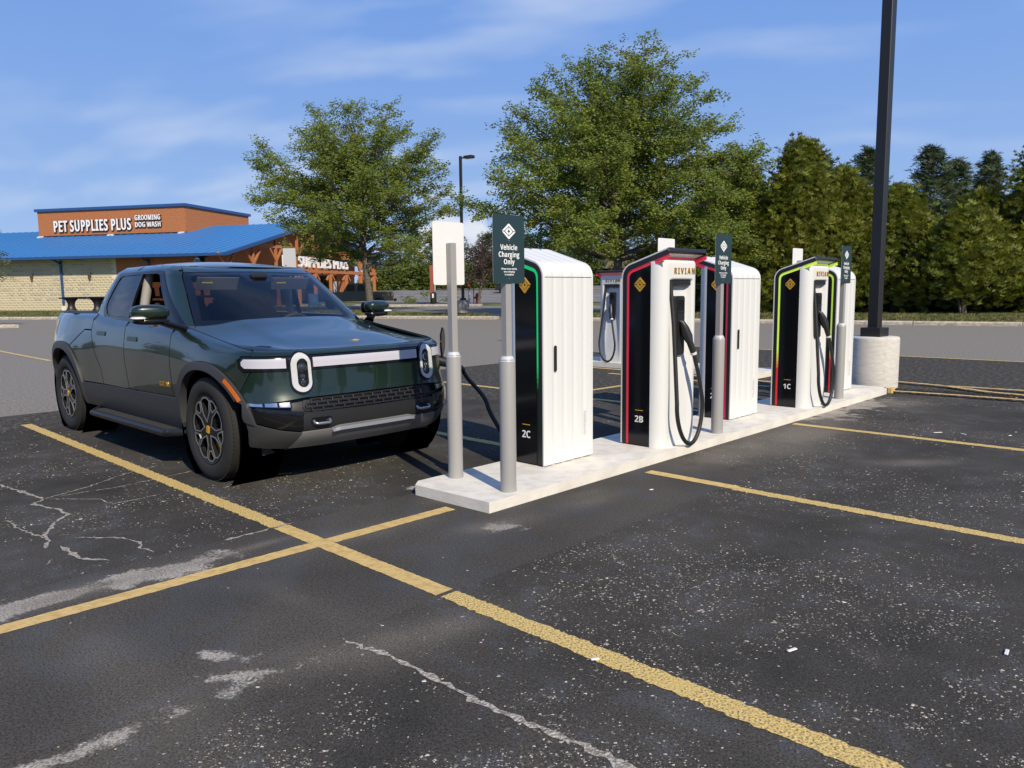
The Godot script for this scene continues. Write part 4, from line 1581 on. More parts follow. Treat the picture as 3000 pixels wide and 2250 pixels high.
	for i in 7000:
		var a := pr.randf_range(-2.55, -1.12) if i % 3 else pr.randf_range(.9, 3.9)
		var d := pr.randf_range(72, 84)
		places.append(Transform3D(spin(pr, pr.randf_range(3.5, 6.0)), Vector3(sin(a) * d, pow(pr.randf(), .8) * (6.0 + 2.5 * sin(a * 13.0)), -cos(a) * d)))
		tones.append(leaf_tone(pr))
	var wood := scatter(self, "far_wood", spray, leaf_material("wood_green", Color(.05, .075, .022), .15), places, tones)
	tag(wood, "far wood on the other side of the parking lot", "wood")


# ---------------------------------------------------------------- pickup truck
# Truck axes: x to its left, y up, z forward; z = 0 at the front axle.
class Shell:
	# a skin given by half outlines (x, z) at several heights, from the middle of the front round the side to the middle of the rear
	var hs := []            # heights
	var rows := []          # per height an Array of Vector2(x, z)
	var lens := PackedFloat32Array()   # developed length at each step of t along the reference row
	var steps := 0
	var per := 24
	var round_top := 0.07
	var top = null

	func spline(p: Array, t: float) -> Vector2:
		var k := clampi(int(floor(t)), 0, p.size() - 2)
		var f := t - k
		var p1: Vector2 = p[k]
		var p2: Vector2 = p[k + 1]
		var p0: Vector2 = p[k - 1] if k > 0 else Vector2(-p[1].x, p[1].y)
		var p3: Vector2 = p[k + 2] if k + 2 < p.size() else Vector2(-p[p.size() - 2].x, p[p.size() - 2].y)
		return 0.5 * ((2.0 * p1) + (p2 - p0) * f + (2.0 * p0 - 5.0 * p1 + 4.0 * p2 - p3) * f * f + (3.0 * p1 - p0 - 3.0 * p2 + p3) * f * f * f)

	func prepare(ref: int) -> void:
		steps = (rows[ref].size() - 1) * per
		var at := spline(rows[ref], 0.0)
		var sum := 0.0
		lens.append(0.0)
		for i in range(1, steps + 1):
			var q := spline(rows[ref], float(i) / per)
			sum += q.distance_to(at)
			at = q
			lens.append(sum)

	func t_of(s: float) -> float:
		var lo := 0
		var hi := steps
		while hi - lo > 1:
			var m := (lo + hi) / 2
			if lens[m] <= s: lo = m
			else: hi = m
		return (lo + clampf((s - lens[lo]) / maxf(lens[hi] - lens[lo], 1e-6), -0.5, 1.5)) / per

	func flat(s: float, y: float) -> Vector2:
		var t := clampf(t_of(s), 0.0, float(rows[0].size() - 1))
		var k := 0
		while k < hs.size() - 2 and y > hs[k + 1]: k += 1
		var f: float = (y - hs[k]) / (hs[k + 1] - hs[k])
		var p1 := spline(rows[k], t)
		var p2 := spline(rows[k + 1], t)
		var m1: Vector2 = (p2 - p1)
		var m2: Vector2 = (p2 - p1)
		var dh: float = hs[k + 1] - hs[k]
		if k > 0: m1 = (p2 - spline(rows[k - 1], t)) * dh / (hs[k + 1] - hs[k - 1])
		if k + 2 < hs.size(): m2 = (spline(rows[k + 2], t) - p1) * dh / (hs[k + 2] - hs[k])
		var f2 := f * f
		var f3 := f2 * f
		return p1 * (2 * f3 - 3 * f2 + 1) + m1 * (f3 - 2 * f2 + f) + p2 * (-2 * f3 + 3 * f2) + m2 * (f3 - f2)

	func point(s: float, y: float) -> Vector3:
		var q := flat(s, y)
		if top != null:
			var wt: float = top.call(q.y)
			var x := (y - wt + round_top) / round_top
			if x > 0.0:
				var inset := round_top * (1.0 - sqrt(maxf(0.0, 1.0 - minf(x, 1.0) * minf(x, 1.0))))
				var d := (flat(s + .02, y) - flat(s - .02, y)).normalized()
				q -= Vector2(-d.y, d.x) * inset
		return Vector3(q.x, y, q.y)

	func normal(s: float, y: float) -> Vector3:
		var e := 0.004
		var a := point(s + e, y) - point(s - e, y)
		var b := point(s, y + e) - point(s, y - e)
		return a.cross(b).normalized()

	func s_front(x: float) -> float:      # developed length where the reference outline is x wide, on the front
		for i in steps:
			if spline(rows[ref_row], float(i + 1) / per).x >= x:
				var x0 := spline(rows[ref_row], float(i) / per).x
				var x1 := spline(rows[ref_row], float(i + 1) / per).x
				return lerpf(lens[i], lens[i + 1], (x - x0) / maxf(x1 - x0, 1e-6))
		return lens[steps]
	var ref_row := 0

	func s_side(z: float) -> float:       # the same where it is at z, on the side
		for i in range(0, steps):
			var z1 := spline(rows[ref_row], float(i + 1) / per).y
			if z1 <= z and spline(rows[ref_row], float(i + 1) / per).x > .5:
				var z0 := spline(rows[ref_row], float(i) / per).y
				return lerpf(lens[i], lens[i + 1], (z - z0) / minf(z1 - z0, -1e-6))
		return lens[steps]

	func panel(mb: MB, poly: PackedVector2Array, off: float, sx: float, cell := 0.07, thick := 0.014) -> void:
		# covers an outline in (developed length, height) with skin, off above it, and gives it an edge
		if poly.size() < 3: return
		var lo := poly[0]
		var hi := poly[0]
		for q in poly:
			lo = lo.min(q); hi = hi.max(q)
		var nx := maxi(1, int(ceil((hi.x - lo.x) / cell)))
		var ny := maxi(1, int(ceil((hi.y - lo.y) / cell)))
		var cs := (hi - lo) / Vector2(nx, ny)
		var cache := {}
		var get_pt := func(q: Vector2) -> Array:
			var key := Vector2i(int(round(q.x * 20000)), int(round(q.y * 20000)))
			if not cache.has(key):
				var m := normal(q.x, q.y)
				var p := point(q.x, q.y) + m * off
				cache[key] = [Vector3(p.x * sx, p.y, p.z), Vector3(m.x * sx, m.y, m.z)]
			return cache[key]
		for j in ny:
			for i in nx:
				var a := lo + cs * Vector2(i, j)
				var c := PackedVector2Array([a, a + Vector2(cs.x, 0), a + cs, a + Vector2(0, cs.y)])
				for piece in Geometry2D.intersect_polygons(c, poly):
					var idx := Geometry2D.triangulate_polygon(piece)
					for k in range(0, idx.size(), 3):
						var p0 = get_pt.call(piece[idx[k]]); var p1 = get_pt.call(piece[idx[k + 1]]); var p2 = get_pt.call(piece[idx[k + 2]])
						mb.trin(p0[0], p1[0], p2[0], p0[1], p1[1], p2[1])
		if thick > 0.0:
			var ccw := not Geometry2D.is_polygon_clockwise(poly)
			for i in poly.size():
				var a := poly[i]
				var b := poly[(i + 1) % poly.size()]
				var n := maxi(1, int(ceil(a.distance_to(b) / cell)))
				for k in n:
					var q0 := a.lerp(b, float(k) / n)
					var q1 := a.lerp(b, float(k + 1) / n)
					var p0 = get_pt.call(q0); var p1 = get_pt.call(q1)
					var d: Vector3 = p1[0] - p0[0]
					var m: Vector3 = d.cross(p0[1]).normalized() * (1.0 if ccw else -1.0) * sx
					if m == Vector3.ZERO: continue
					mb.quadn(p0[0], p1[0], p1[0] - p1[1] * thick, p0[0] - p0[1] * thick, m, m, m, m)


func body_shell() -> Shell:
	var s := Shell.new()
	s.hs = [.28, .42, .58, .76, .92, 1.06, 1.20, 1.36]
	# middle of the front, and width of the doors, at each height
	var vc := [.70, .845, .865, .815, .795, .785, .76, .70]
	var wd := [.90, .955, .975, .990, .998, .985, .955, .915]
	var wf := [.93, .985, 1.010, 1.022, 1.018, .985, .935, .88]
	var wr := [.93, .985, 1.015, 1.035, 1.035, 1.005, .955, .93]
	for i in s.hs.size():
		var v: float = vc[i]
		var cut := .03 if i < 2 else 0.0
		s.rows.append([Vector2(0, v), Vector2(.36, v - .010), Vector2(.64, v - .040), Vector2(.83 - cut, v - .125), Vector2(.945 - cut, v - .275), Vector2(wf[i] - .015, .30), Vector2(wf[i], .02), Vector2(lerpf(wf[i], wd[i], .7), -.45), Vector2(wd[i], -1.0), Vector2(wd[i], -1.7), Vector2(wd[i], -2.35), Vector2(lerpf(wd[i], wr[i], .6), -2.85), Vector2(wr[i], -3.40), Vector2(wr[i] - .045, -3.85), Vector2(wr[i] - .15, -4.25), Vector2(.74, -4.50), Vector2(.42, -4.60), Vector2(0, -4.63)])
	s.ref_row = 4
	s.prepare(4)
	s.top = func(z: float) -> float:
		var zs := [-4.7, -4.45, -2.62, -2.0, -.8, -.45, .0, .45, .62, .8]
		var ys := [1.255, 1.285, 1.300, 1.262, 1.232, 1.200, 1.135, 1.075, 1.055, 1.048]
		for k in zs.size() - 1:
			if z <= zs[k + 1]: return lerpf(ys[k], ys[k + 1], clampf((z - zs[k]) / (zs[k + 1] - zs[k]), 0, 1))
		return ys[-1]
	s.round_top = .075
	return s


func cab_shell() -> Shell:
	var s := Shell.new()
	s.hs = [1.14, 1.30, 1.48, 1.66, 1.80]
	var a := [Vector2(0, -.17), Vector2(.45, -.205), Vector2(.74, -.30), Vector2(.895, -.50), Vector2(.93, -.85), Vector2(.938, -1.3), Vector2(.938, -1.8), Vector2(.93, -2.25), Vector2(.92, -2.74), Vector2(.82, -2.92), Vector2(.4, -2.96), Vector2(0, -2.97)]
	var b := [Vector2(0, -1.08), Vector2(.36, -1.10), Vector2(.58, -1.145), Vector2(.695, -1.225), Vector2(.728, -1.38), Vector2(.742, -1.6), Vector2(.742, -1.9), Vector2(.732, -2.22), Vector2(.715, -2.46), Vector2(.62, -2.56), Vector2(.3, -2.585), Vector2(0, -2.59)]
	for y in s.hs:
		var f: float = (y - 1.14) / (1.72 - 1.14)
		var row := []
		for k in a.size():
			var q: Vector2 = a[k].lerp(b[k], f)
			var bulge := .022 * sin(clampf(f, 0, 1) * PI)
			if k >= 3: q.x += bulge
			else: q.y += .035 * sin(clampf(f, 0, 1) * PI)
			row.append(q)
		s.rows.append(row)
	s.ref_row = 1
	s.prepare(1)
	s.top = func(z: float) -> float:
		return 1.742 + .012 * smoothstep(-1.1, -1.7, z) - .02 * smoothstep(-1.3, -1.0, z)
	s.round_top = .075
	return s


func poly_cut(base: Array, cutters: Array) -> Array:
	var list := base
	for c in cutters:
		var out := []
		for p in list:
			for q in Geometry2D.clip_polygons(p, c):
				if not Geometry2D.is_polygon_clockwise(q): out.append(q)
		list = out
	return list


func poly_keep(base: Array, keep: PackedVector2Array) -> Array:
	var out := []
	for p in base:
		for q in Geometry2D.intersect_polygons(p, keep): out.append(q)
	return out


func largest(list: Array) -> Array:
	var best := []
	var most := 0.0
	for p in list:
		var lo: Vector2 = p[0]
		var hi: Vector2 = p[0]
		for q in p:
			lo = lo.min(q); hi = hi.max(q)
		if (hi - lo).x * (hi - lo).y > most:
			most = (hi - lo).x * (hi - lo).y
			best = [p]
	return best


func shrunk(list: Array, d := .0042) -> Array:
	var out := []
	for p in list:
		for q in Geometry2D.offset_polygon(p, -d): out.append(q)
	return out


func build_truck() -> void:
	var paint := mat("dark_green_paint", lin(.0085, .0215, .0115), .30, .3)
	paint.clearcoat_enabled = true
	paint.clearcoat = 1.0
	paint.clearcoat_roughness = .02
	paint.metallic_specular = .55
	var clad := mat("grey_cladding", lin(.046, .047, .050), .5)
	var flake := mat("silver_skid", lin(.20, .20, .20), .42, .15)
	var bar_white := mat("light_bar_white", lin(.50, .495, .56), .25)
	var dark_in := mat("cabin_dark", lin(.012, .0125, .014), .8)
	var trim_in := mat("cabin_trim", lin(.035, .036, .038), .75)
	var tint := mat("tinted_glass", Color(.012, .016, .02, .80), .02)
	tint.transparency = BaseMaterial3D.TRANSPARENCY_ALPHA
	var clear := mat("windscreen_glass", Color(.02, .03, .035, .30), .02)
	clear.transparency = BaseMaterial3D.TRANSPARENCY_ALPHA
	var lens := mat("lamp_glass", Color(.5, .5, .5, .12), .03)
	lens.transparency = BaseMaterial3D.TRANSPARENCY_ALPHA
	var B := body_shell()
	var C := cab_shell()
	var t := thing("pickup_truck", "dark green electric pickup truck charging beside the island, passenger window down", "pickup truck", Vector3(-1.7177, 0, -6.6698), deg_to_rad(46.015))

	var S := func(pts: Array, from: Shell) -> PackedVector2Array:      # (z, y) on the side -> developed
		var p := PackedVector2Array()
		for i in range(0, pts.size(), 2): p.append(Vector2(from.s_side(pts[i]), pts[i + 1]))
		if Geometry2D.is_polygon_clockwise(p): p.reverse()
		return p
	var F := func(pts: Array, from: Shell) -> PackedVector2Array:      # (x, y) on the front -> developed
		var p := PackedVector2Array()
		for i in range(0, pts.size(), 2): p.append(Vector2(from.s_front(pts[i]) if pts[i] >= 0.0 else -from.s_front(-pts[i]), pts[i + 1]))
		if Geometry2D.is_polygon_clockwise(p): p.reverse()
		return p
	var under_top := func(from: Shell) -> PackedVector2Array:
		var p := PackedVector2Array([Vector2(-.001, .2), Vector2(from.lens[from.steps], .2)])
		for i in range(from.steps, -1, -3):
			var s: float = from.lens[i]
			var y := 1.2
			for k in 4:
				var q: Vector2 = from.flat(s, y)
				y = from.top.call(q.y)
			p.append(Vector2(s, y - .0012))
		return p
	var below: PackedVector2Array = under_top.call(B)
	var below_cab: PackedVector2Array = under_top.call(C)

	var arch_z := [0.0, -3.449]
	var arch_in := []
	var arch_out := []
	for k in 2:
		var sc := B.s_side(arch_z[k])
		var inn := PackedVector2Array()
		var out := PackedVector2Array()
		for i in 49:
			var a := PI * i / 48.0 
			var e := 0.86
			var cx := signf(cos(a)) * pow(absf(cos(a)), e)
			var cy := pow(absf(sin(a)), e)
			inn.append(Vector2(sc + cx * .505, .415 + cy * (.475 if k == 0 else .50)))
			out.append(Vector2(sc + cx * .575, .415 + cy * (.540 if k == 0 else .575)))
		for w in [[inn, .505, .10], [out, .575, 0.0]]:
			w[0].append(Vector2(sc - w[1] - w[2], .2)); w[0].append(Vector2(sc + w[1] + w[2], .2))
		arch_in.append(inn); arch_out.append(out)

	var put := func(called: String, polys: Array, from: Shell, off: float, m: Material, parent: Node = null, cell := .07, thick := .014) -> Array:
		var made := []
		for sx in [-1.0, 1.0]:
			var mb := MB.new()
			for p in polys: from.panel(mb, p, off, sx, cell, thick)
			made.append(part(parent if parent else t, called, mb, m))
		return made
	var put_front := func(called: String, polys: Array, off: float, m: Material, parent: Node = null, cell := .07, thick := .014) -> MeshInstance3D:
		var mb := MB.new()
		for sx in [-1.0, 1.0]:
			for p in polys: B.panel(mb, p, off, sx, cell, thick)
		return part(parent if parent else t, called, mb, m)

	# --- painted panels
	var no_wheels := [arch_out[0], arch_out[1]]
	var sill := S.call([1.2, .2, -5, .2, -5, .585, -1.8, .600, -.3, .625, .6, .64], B)
	var corner_s: float = B.s_front(.905)     # where the front cover meets the wing
	var wing: PackedVector2Array = S.call([-.63, .3, -.66, 1.4, .30, 1.4, .30, .3], B)
	wing = Geometry2D.merge_polygons(wing, PackedVector2Array([Vector2(B.s_side(.28), .3), Vector2(B.s_side(.28), 1.4), Vector2(corner_s, 1.4), Vector2(corner_s, .3)]))[0]
	# the lamp bar's end bites into the wing
	var bar_end := stadium(0, 0, .01, .01)
	bar_end = PackedVector2Array([Vector2(-1, .900), Vector2(B.s_front(.945), .900), Vector2(B.s_front(.958), .935), Vector2(B.s_front(.958), .985), Vector2(B.s_front(.945), 1.015), Vector2(-1, 1.015)])
	if Geometry2D.is_polygon_clockwise(bar_end): bar_end.reverse()
	var cover_cut := PackedVector2Array([Vector2(-1, .2), Vector2(B.s_side(.47), .2), Vector2(B.s_side(.47), .72), Vector2(corner_s + .01, .90), Vector2(corner_s, .90), Vector2(corner_s, 1.015), Vector2(-1, 1.015)])
	if Geometry2D.is_polygon_clockwise(cover_cut): cover_cut.reverse()
	var wings = put.call("front_wing", shrunk(poly_keep(poly_cut([wing], no_wheels + [sill, bar_end, cover_cut]), below)), B, 0.0, paint)
	put.call("front_door", shrunk(poly_keep(poly_cut([S.call([-.635, .3, -.665, 1.5, -1.72, 1.5, -1.70, 1.15, -1.64, .3], B)], no_wheels + [sill]), below)), B, 0.0, paint)
	put.call("rear_door", shrunk(poly_keep(poly_cut([S.call([-1.645, .3, -1.705, 1.15, -1.725, 1.5, -2.60, 1.5, -2.605, 1.13, -2.50, .95, -2.36, .75, -2.33, .3], B)], no_wheels + [sill]), below)), B, 0.0, paint)
	put.call("gear_tunnel_door", shrunk(poly_cut([S.call([-2.335, .3, -2.365, .75, -2.505, .95, -2.61, 1.13, -2.80, 1.13, -3.15, .96, -3.15, .3], B)], no_wheels + [sill])), B, 0.0, paint)
	put.call("bed_side", shrunk(poly_keep(poly_cut([S.call([-2.605, 1.4, -2.61, 1.135, -2.80, 1.135, -3.155, .963, -3.155, .3, -4.2, .3, -4.2, 1.4], B)], no_wheels + [sill]), below)), B, 0.0, paint)
	var tail := PackedVector2Array([Vector2(B.s_side(-4.2), .45), Vector2(B.lens[B.steps], .45), Vector2(B.lens[B.steps], 1.4), Vector2(B.s_side(-4.2), 1.4)])
	if Geometry2D.is_polygon_clockwise(tail): tail.reverse()
	put.call("tailgate", shrunk(poly_keep([tail], below)), B, 0.0, paint)
	var lamp_r := PackedVector2Array([Vector2(B.s_side(-4.24), .95), Vector2(B.s_side(-4.24) + .5, .95), Vector2(B.s_side(-4.24) + .5, 1.02), Vector2(B.s_side(-4.24), 1.02)])
	if Geometry2D.is_polygon_clockwise(lamp_r): lamp_r.reverse()
	put.call("tail_lamp", [lamp_r], B, .006, mat("tail_lamp_red", lin(.20, .008, .008), .15))
	# --- front cover, lamp bar, lower grille
	var zero := -.0005
	var bot := PackedVector2Array([Vector2(zero, .703), Vector2(B.s_front(.60), .700), Vector2(B.s_front(.72), .688), Vector2(B.s_front(.90), .668), Vector2(B.s_side(.47), .678)])
	var cover := PackedVector2Array(bot)
	cover.append_array(PackedVector2Array([Vector2(B.s_side(.47), .716), Vector2(corner_s + .008, .898), Vector2(zero, .898)]))
	if Geometry2D.is_polygon_clockwise(cover): cover.reverse()
	put_front.call("front_cover", poly_cut([cover], [arch_out[0]]), 0.0, paint, null, .055)
	var bar_bed := PackedVector2Array([Vector2(zero, .901), Vector2(B.s_front(.945), .901), Vector2(B.s_front(.956), .935), Vector2(B.s_front(.956), .984), Vector2(B.s_front(.945), 1.014), Vector2(zero, 1.014)])
	if Geometry2D.is_polygon_clockwise(bar_bed): bar_bed.reverse()
	var bezel = put_front.call("lamp_bar_bezel", [bar_bed], -.006, mats.black_gloss, null, .05)
	put_front.call("light_bar", [F.call([0.0, .922, .500, .922, .500, .994, 0.0, .994], B)], .004, bar_white, bezel, .05, .012)
	put.call("light_bar_end", [F.call([.704, .924, .935, .928, .946, .95, .946, .975, .935, .996, .704, .994], B)], B, .004, bar_white, bezel, .03, .012)
	# headlamps: black surround, ridged white ring, dark well with projectors
	for sx in [-1.0, 1.0]:
		var c := B.s_front(.602)
		var head := MB.new()
		B.panel(head, stadium(c, .881, .090, .160), .010, sx, .03, .03)
		var hp := part(t, "headlamp", head, mats.black_gloss)
		var ring := MB.new()
		var outer := stadium(c, .881, .076, .143, 16)
		var inner := stadium(c - .010, .881, .042, .108, 16)
		var n := outer.size()
		for i in n:
			var cuts := maxi(1, int(ceil(outer[i].distance_to(outer[(i + 1) % n]) / .0085)))
			for k in cuts:      # narrow ridges across the ring
				var a0 := outer[i].lerp(outer[(i + 1) % n], (k + .06) / cuts); var a1 := outer[i].lerp(outer[(i + 1) % n], (k + .94) / cuts)
				var b0 := inner[i].lerp(inner[(i + 1) % n], (k + .06) / cuts); var b1 := inner[i].lerp(inner[(i + 1) % n], (k + .94) / cuts)
				if a0.distance_to(a1) < .001: continue
				var q := PackedVector2Array([a0, a1, b1, b0])
				if Geometry2D.is_polygon_clockwise(q): q.reverse()
				B.panel(ring, q, .017, sx, .2, .006)
		part(hp, "light_ring", ring, mat("lamp_ring_white", lin(.58, .59, .60), .25))
		for k in 3:
			var pr := MB.new()
			var q := Vector2(c - .010, [.925, .855, .812][k])
			var m := B.normal(q.x, q.y)
			var p := B.point(q.x, q.y) + m * .006
			m.x *= sx; p.x *= sx
			var up := Vector3.UP
			var bas := Basis(up.cross(m).normalized(), m, m.cross(up.cross(m)).normalized()).orthonormalized()
			var r: float = [.034, .024, .024][k]
			pr.lathe([Vector2(r, 0), Vector2(r, .010), Vector2(r * .86, .014)], 18, Transform3D(bas, p))
			var rim := part(hp, "projector", pr, mats.chrome)
			var ball := MB.new()
			ball.lathe([Vector2(r * .86, .006), Vector2(r * .75, .014), Vector2(r * .5, .020), Vector2(r * .2, .023), Vector2(0, .0235)], 18, Transform3D(bas, p), -1.0)
			part(rim, "lens", ball, mat("projector_lens", lin(.05, .055, .06), .04, .3))
	# lower face
	var lower := PackedVector2Array([Vector2(zero, .34), Vector2(B.s_front(.72), .34), Vector2(B.s_front(.93), .40), Vector2(B.s_front(.93), .69), Vector2(B.s_front(.6), .715), Vector2(zero, .715)])
	put_front.call("bumper_core", [lower], -.05, mats.black_plastic)
	var grille = put_front.call("grille", [F.call([0.0, .590, .60, .602, .615, .64, .60, .692, 0.0, .694], B)], -.038, mats.black_plastic)
	for row in 3:        # open cells in three staggered rows
		var gm := MB.new()
		for k in 14:
			var xc := (k + (.5 if row % 2 else 0.0)) * .092 - .60
			if absf(xc) > .575: continue
			var yc := .612 + row * .031
			var hw := .044; var hh := .0145
			for e in [[-hw, -hh, hw, -hh], [hw, -hh, hw, hh], [hw, hh, -hw, hh], [-hw, hh, -hw, -hh]]:
				var p := []
				for q in [Vector2(xc + e[0], yc + e[1]), Vector2(xc + e[2], yc + e[3])]:
					var sgn := 1.0 if q.x >= 0 else -1.0
					var w := B.point(B.s_front(absf(q.x)), q.y) + B.normal(B.s_front(absf(q.x)), q.y) * -.012
					p.append(Vector3(w.x * sgn, w.y, w.z))
				gm.tube(p, .0052, 4, false)
		part(grille, "cell_row", gm, mats.charcoal_trim)
	for sx in [-1.0, 1.0]:
		var fm := MB.new()
		B.panel(fm, F.call([.70, .632, .955, .648, .965, .672, .70, .682], B), -.012, sx, .04, .03)
		var fog := part(t, "fog_lamp", fm, mats.black_gloss)
		for k in 3:
			var cell := MB.new()
			var a := .712 + k * .083
			B.panel(cell, F.call([a, .638 + k * .005, a + .070, .642 + k * .005, a + .070, .672, a, .674], B), -.004, sx, .05, .01)
			part(fog, "lamp_cell", cell, mats.chrome)
	var gloss := PackedVector2Array([Vector2(B.s_front(.64), .448), Vector2(B.s_front(.80), .475), Vector2(B.s_front(.945), .535), Vector2(B.s_front(.955), .625), Vector2(B.s_front(.90), .640), Vector2(B.s_front(.62), .598)])
	if Geometry2D.is_polygon_clockwise(gloss): gloss.reverse()
	put_front.call("bumper_insert", [gloss], -.004, mats.black_gloss, null, .05)
	var valance = put_front.call("tow_panel", [F.call([0.0, .468, .33, .468, .40, .452, .635, .452, .632, .56, .60, .585, 0.0, .585], B)], .0, mats.black_plastic, null, .06)
	for sx in [-1.0, 1.0]:
		for k in 1:
			var pts := []
			for q in [Vector2(.555, .520), Vector2(.552, .508), Vector2(.535, .503), Vector2(.445, .503), Vector2(.428, .508), Vector2(.425, .520)]:
				var s: float = B.s_front(q.x)
				var w := B.point(s, q.y) + B.normal(s, q.y) * (.0 if q.y > .515 else (.022 if q.y > .505 else .032))
				pts.append(Vector3(w.x * sx, w.y, w.z))
			var hk := MB.new()
			hk.tube(pts, .0125, 8)
			part(t, "tow_hook", hk, mats.bare_metal)
			var pocket := MB.new()
			B.panel(pocket, round_rect(B.s_front(.49), .515, .085, .030, .02), .004, sx, .05, .006)
			part(valance, "hook_pocket", pocket, mats.black_gloss)
	var skid := PackedVector2Array([Vector2(zero, .310), Vector2(B.s_front(.43), .310), Vector2(B.s_front(.70), .318), Vector2(B.s_front(.64), .444), Vector2(B.s_front(.40), .446), Vector2(B.s_front(.335), .462), Vector2(zero, .462)])
	if Geometry2D.is_polygon_clockwise(skid): skid.reverse()
	put_front.call("skid_plate", [skid], .010, flake, null, .05)
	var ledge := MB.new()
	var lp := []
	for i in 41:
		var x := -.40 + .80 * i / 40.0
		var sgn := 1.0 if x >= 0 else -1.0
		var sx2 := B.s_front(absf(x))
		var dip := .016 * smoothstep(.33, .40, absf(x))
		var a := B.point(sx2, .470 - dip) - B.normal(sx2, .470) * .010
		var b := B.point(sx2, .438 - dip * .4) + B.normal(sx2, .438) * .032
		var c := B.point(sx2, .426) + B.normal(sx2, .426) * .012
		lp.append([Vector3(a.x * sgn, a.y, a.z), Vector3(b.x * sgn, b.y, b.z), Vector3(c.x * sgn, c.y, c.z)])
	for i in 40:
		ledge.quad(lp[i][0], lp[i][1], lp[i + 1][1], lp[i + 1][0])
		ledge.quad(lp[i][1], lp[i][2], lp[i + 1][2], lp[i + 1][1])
	part(t, "skid_ledge", ledge, mat("sky_sheen_ledge", lin(.30, .31, .32), .34, .5))  # sky sheen put into the colour: paler than the skid plate below
	# --- grey cladding: bumper corners, arches, sills
	var bump := PackedVector2Array([Vector2(B.s_front(.705), .318), Vector2(B.s_front(.85), .325), Vector2(B.s_side(.44), .345), Vector2(B.s_side(.44), .74), Vector2(B.s_side(.475), .674), Vector2(B.s_front(.955), .663), Vector2(B.s_front(.962), .54), Vector2(B.s_front(.945), .525), Vector2(B.s_front(.80), .465), Vector2(B.s_front(.645), .440)])
	if Geometry2D.is_polygon_clockwise(bump): bump.reverse()
	put.call("bumper_corner", largest(poly_cut([bump], [arch_in[0]])), B, .010, clad, null, .05)
	for k in 2:
		var above := PackedVector2Array([Vector2(-2, .345 if k == 0 else .36), Vector2(12, .345 if k == 0 else .36), Vector2(12, 1.3), Vector2(-2, 1.3)])
		put.call("arch_trim", poly_keep(poly_cut([arch_out[k]], [arch_in[k]] + ([bump] if k == 0 else [])), above), B, .020, clad, null, .06, .06)
	var amber := PackedVector2Array()
	for i in 9:
		var a := deg_to_rad(28.0 + 24.0 * i / 8.0)
		amber.append(Vector2(B.s_side(0.0) - .528 * pow(cos(a), .86), .415 + .500 * pow(sin(a), .86)))
	for i in 9:
		var a := deg_to_rad(52.0 - 24.0 * i / 8.0)
		amber.append(Vector2(B.s_side(0.0) - .562 * pow(cos(a), .86), .415 + .530 * pow(sin(a), .86)))
	if Geometry2D.is_polygon_clockwise(amber): amber.reverse()
	put.call("side_marker", [amber], B, .024, mat("amber_plastic", lin(.62, .14, .015), .3), null, .05)
	put.call("sill_cladding", poly_cut([S.call([-.40, .345, -3.05, .36, -3.05, .582, -1.8, .597, -.40, .620], B)], [arch_out[0], arch_out[1]]), B, .016, clad, null, .07, .05)
	for sx in [-1.0, 1.0]:
		var bd := MB.new()
		var path := [Vector3(.93, .325, -.52), Vector3(1.065, .315, -.66), Vector3(1.075, .315, -2.42), Vector3(.94, .325, -2.62)]
		for q in path: q.x *= sx
		var pp := []
		for q in path: pp.append(Vector3(q.x * sx, q.y, q.z))
		bd.tube(pp, .032, 10)
		var board := part(t, "running_board", bd, mats.black_plastic)
		var tread := MB.new()
		tread.box(Vector3(.97 * sx, .330, -1.55), Vector3(.20, .022, 1.86), Basis(), .008)
		part(board, "tread", tread, mat("step_grip", lin(.028, .026, .024), .9))
		var mud := MB.new()
		mud.box(Vector3(.62 * sx, .285, .46), Vector3(.40, .07, .02), Basis(Vector3.UP, -.3 * sx))
		part(t, "air_dam", mud, clad)
	# --- bonnet, with its front lip
	var lipq := PackedVector2Array([Vector2(zero, 1.017), Vector2(B.s_front(.62), 1.017), Vector2(corner_s, 1.017), Vector2(corner_s, 1.3), Vector2(zero, 1.3)])
	if Geometry2D.is_polygon_clockwise(lipq): lipq.reverse()
	var hood_mb := MB.new()
	for sx in [-1.0, 1.0]:
		for p in poly_keep([lipq], below): B.panel(hood_mb, p, 0.0, sx, .035, .0)
	var edge_at := func(s: float) -> Vector3:
		var y := 1.05
		for k in 4: y = B.top.call(B.flat(s, y).y)
		return B.point(s, y - .0012)
	var e_corner: Vector3 = edge_at.call(corner_s)
	var side_s: float = B.s_side(-.56)
	var nf := 40
	var nj := 40
	var hood_pt := func(i: int, j: int) -> Vector3:
		var f := 2.0 * i / nf - 1.0
		var g := float(j) / nj
		var se: Vector3 = edge_at.call(lerpf(corner_s, side_s, g))
		var fr: Vector3 = edge_at.call(corner_s * pow(absf(f), .94))
		var cowl_z := lerpf(-.29, se.z, pow(absf(f), 2.6)) if j == nj else 0.0
		var zz := lerpf(fr.z, lerpf(-.27, -.56, pow(absf(f), 2.4)), g)
		if i == 0 or i == nf: zz = se.z
		else: zz = lerpf(zz, se.z + (fr.z - e_corner.z) * (1.0 - g) + (lerpf(-.27, -.56, pow(absf(f), 2.4)) + .56) * g, 1.0)
		var x := se.x * f
		var y: float = lerpf(fr.y, se.y, smoothstep(0.0, 1.0, g) * .0 + g)
		var crown := .050 * (1.0 - pow(absf(f), 2.4)) * smoothstep(-.05, .55, g)
		crown += .010 * (smoothstep(.66, .54, absf(f))) * smoothstep(.05, .4, g)
		return Vector3(x, y + crown, zz)
	hood_mb.grid(nf, nj, hood_pt, Vector3(0, 1, .1))
	var hood := part(t, "bonnet", hood_mb, paint)
	var badge := MB.new()
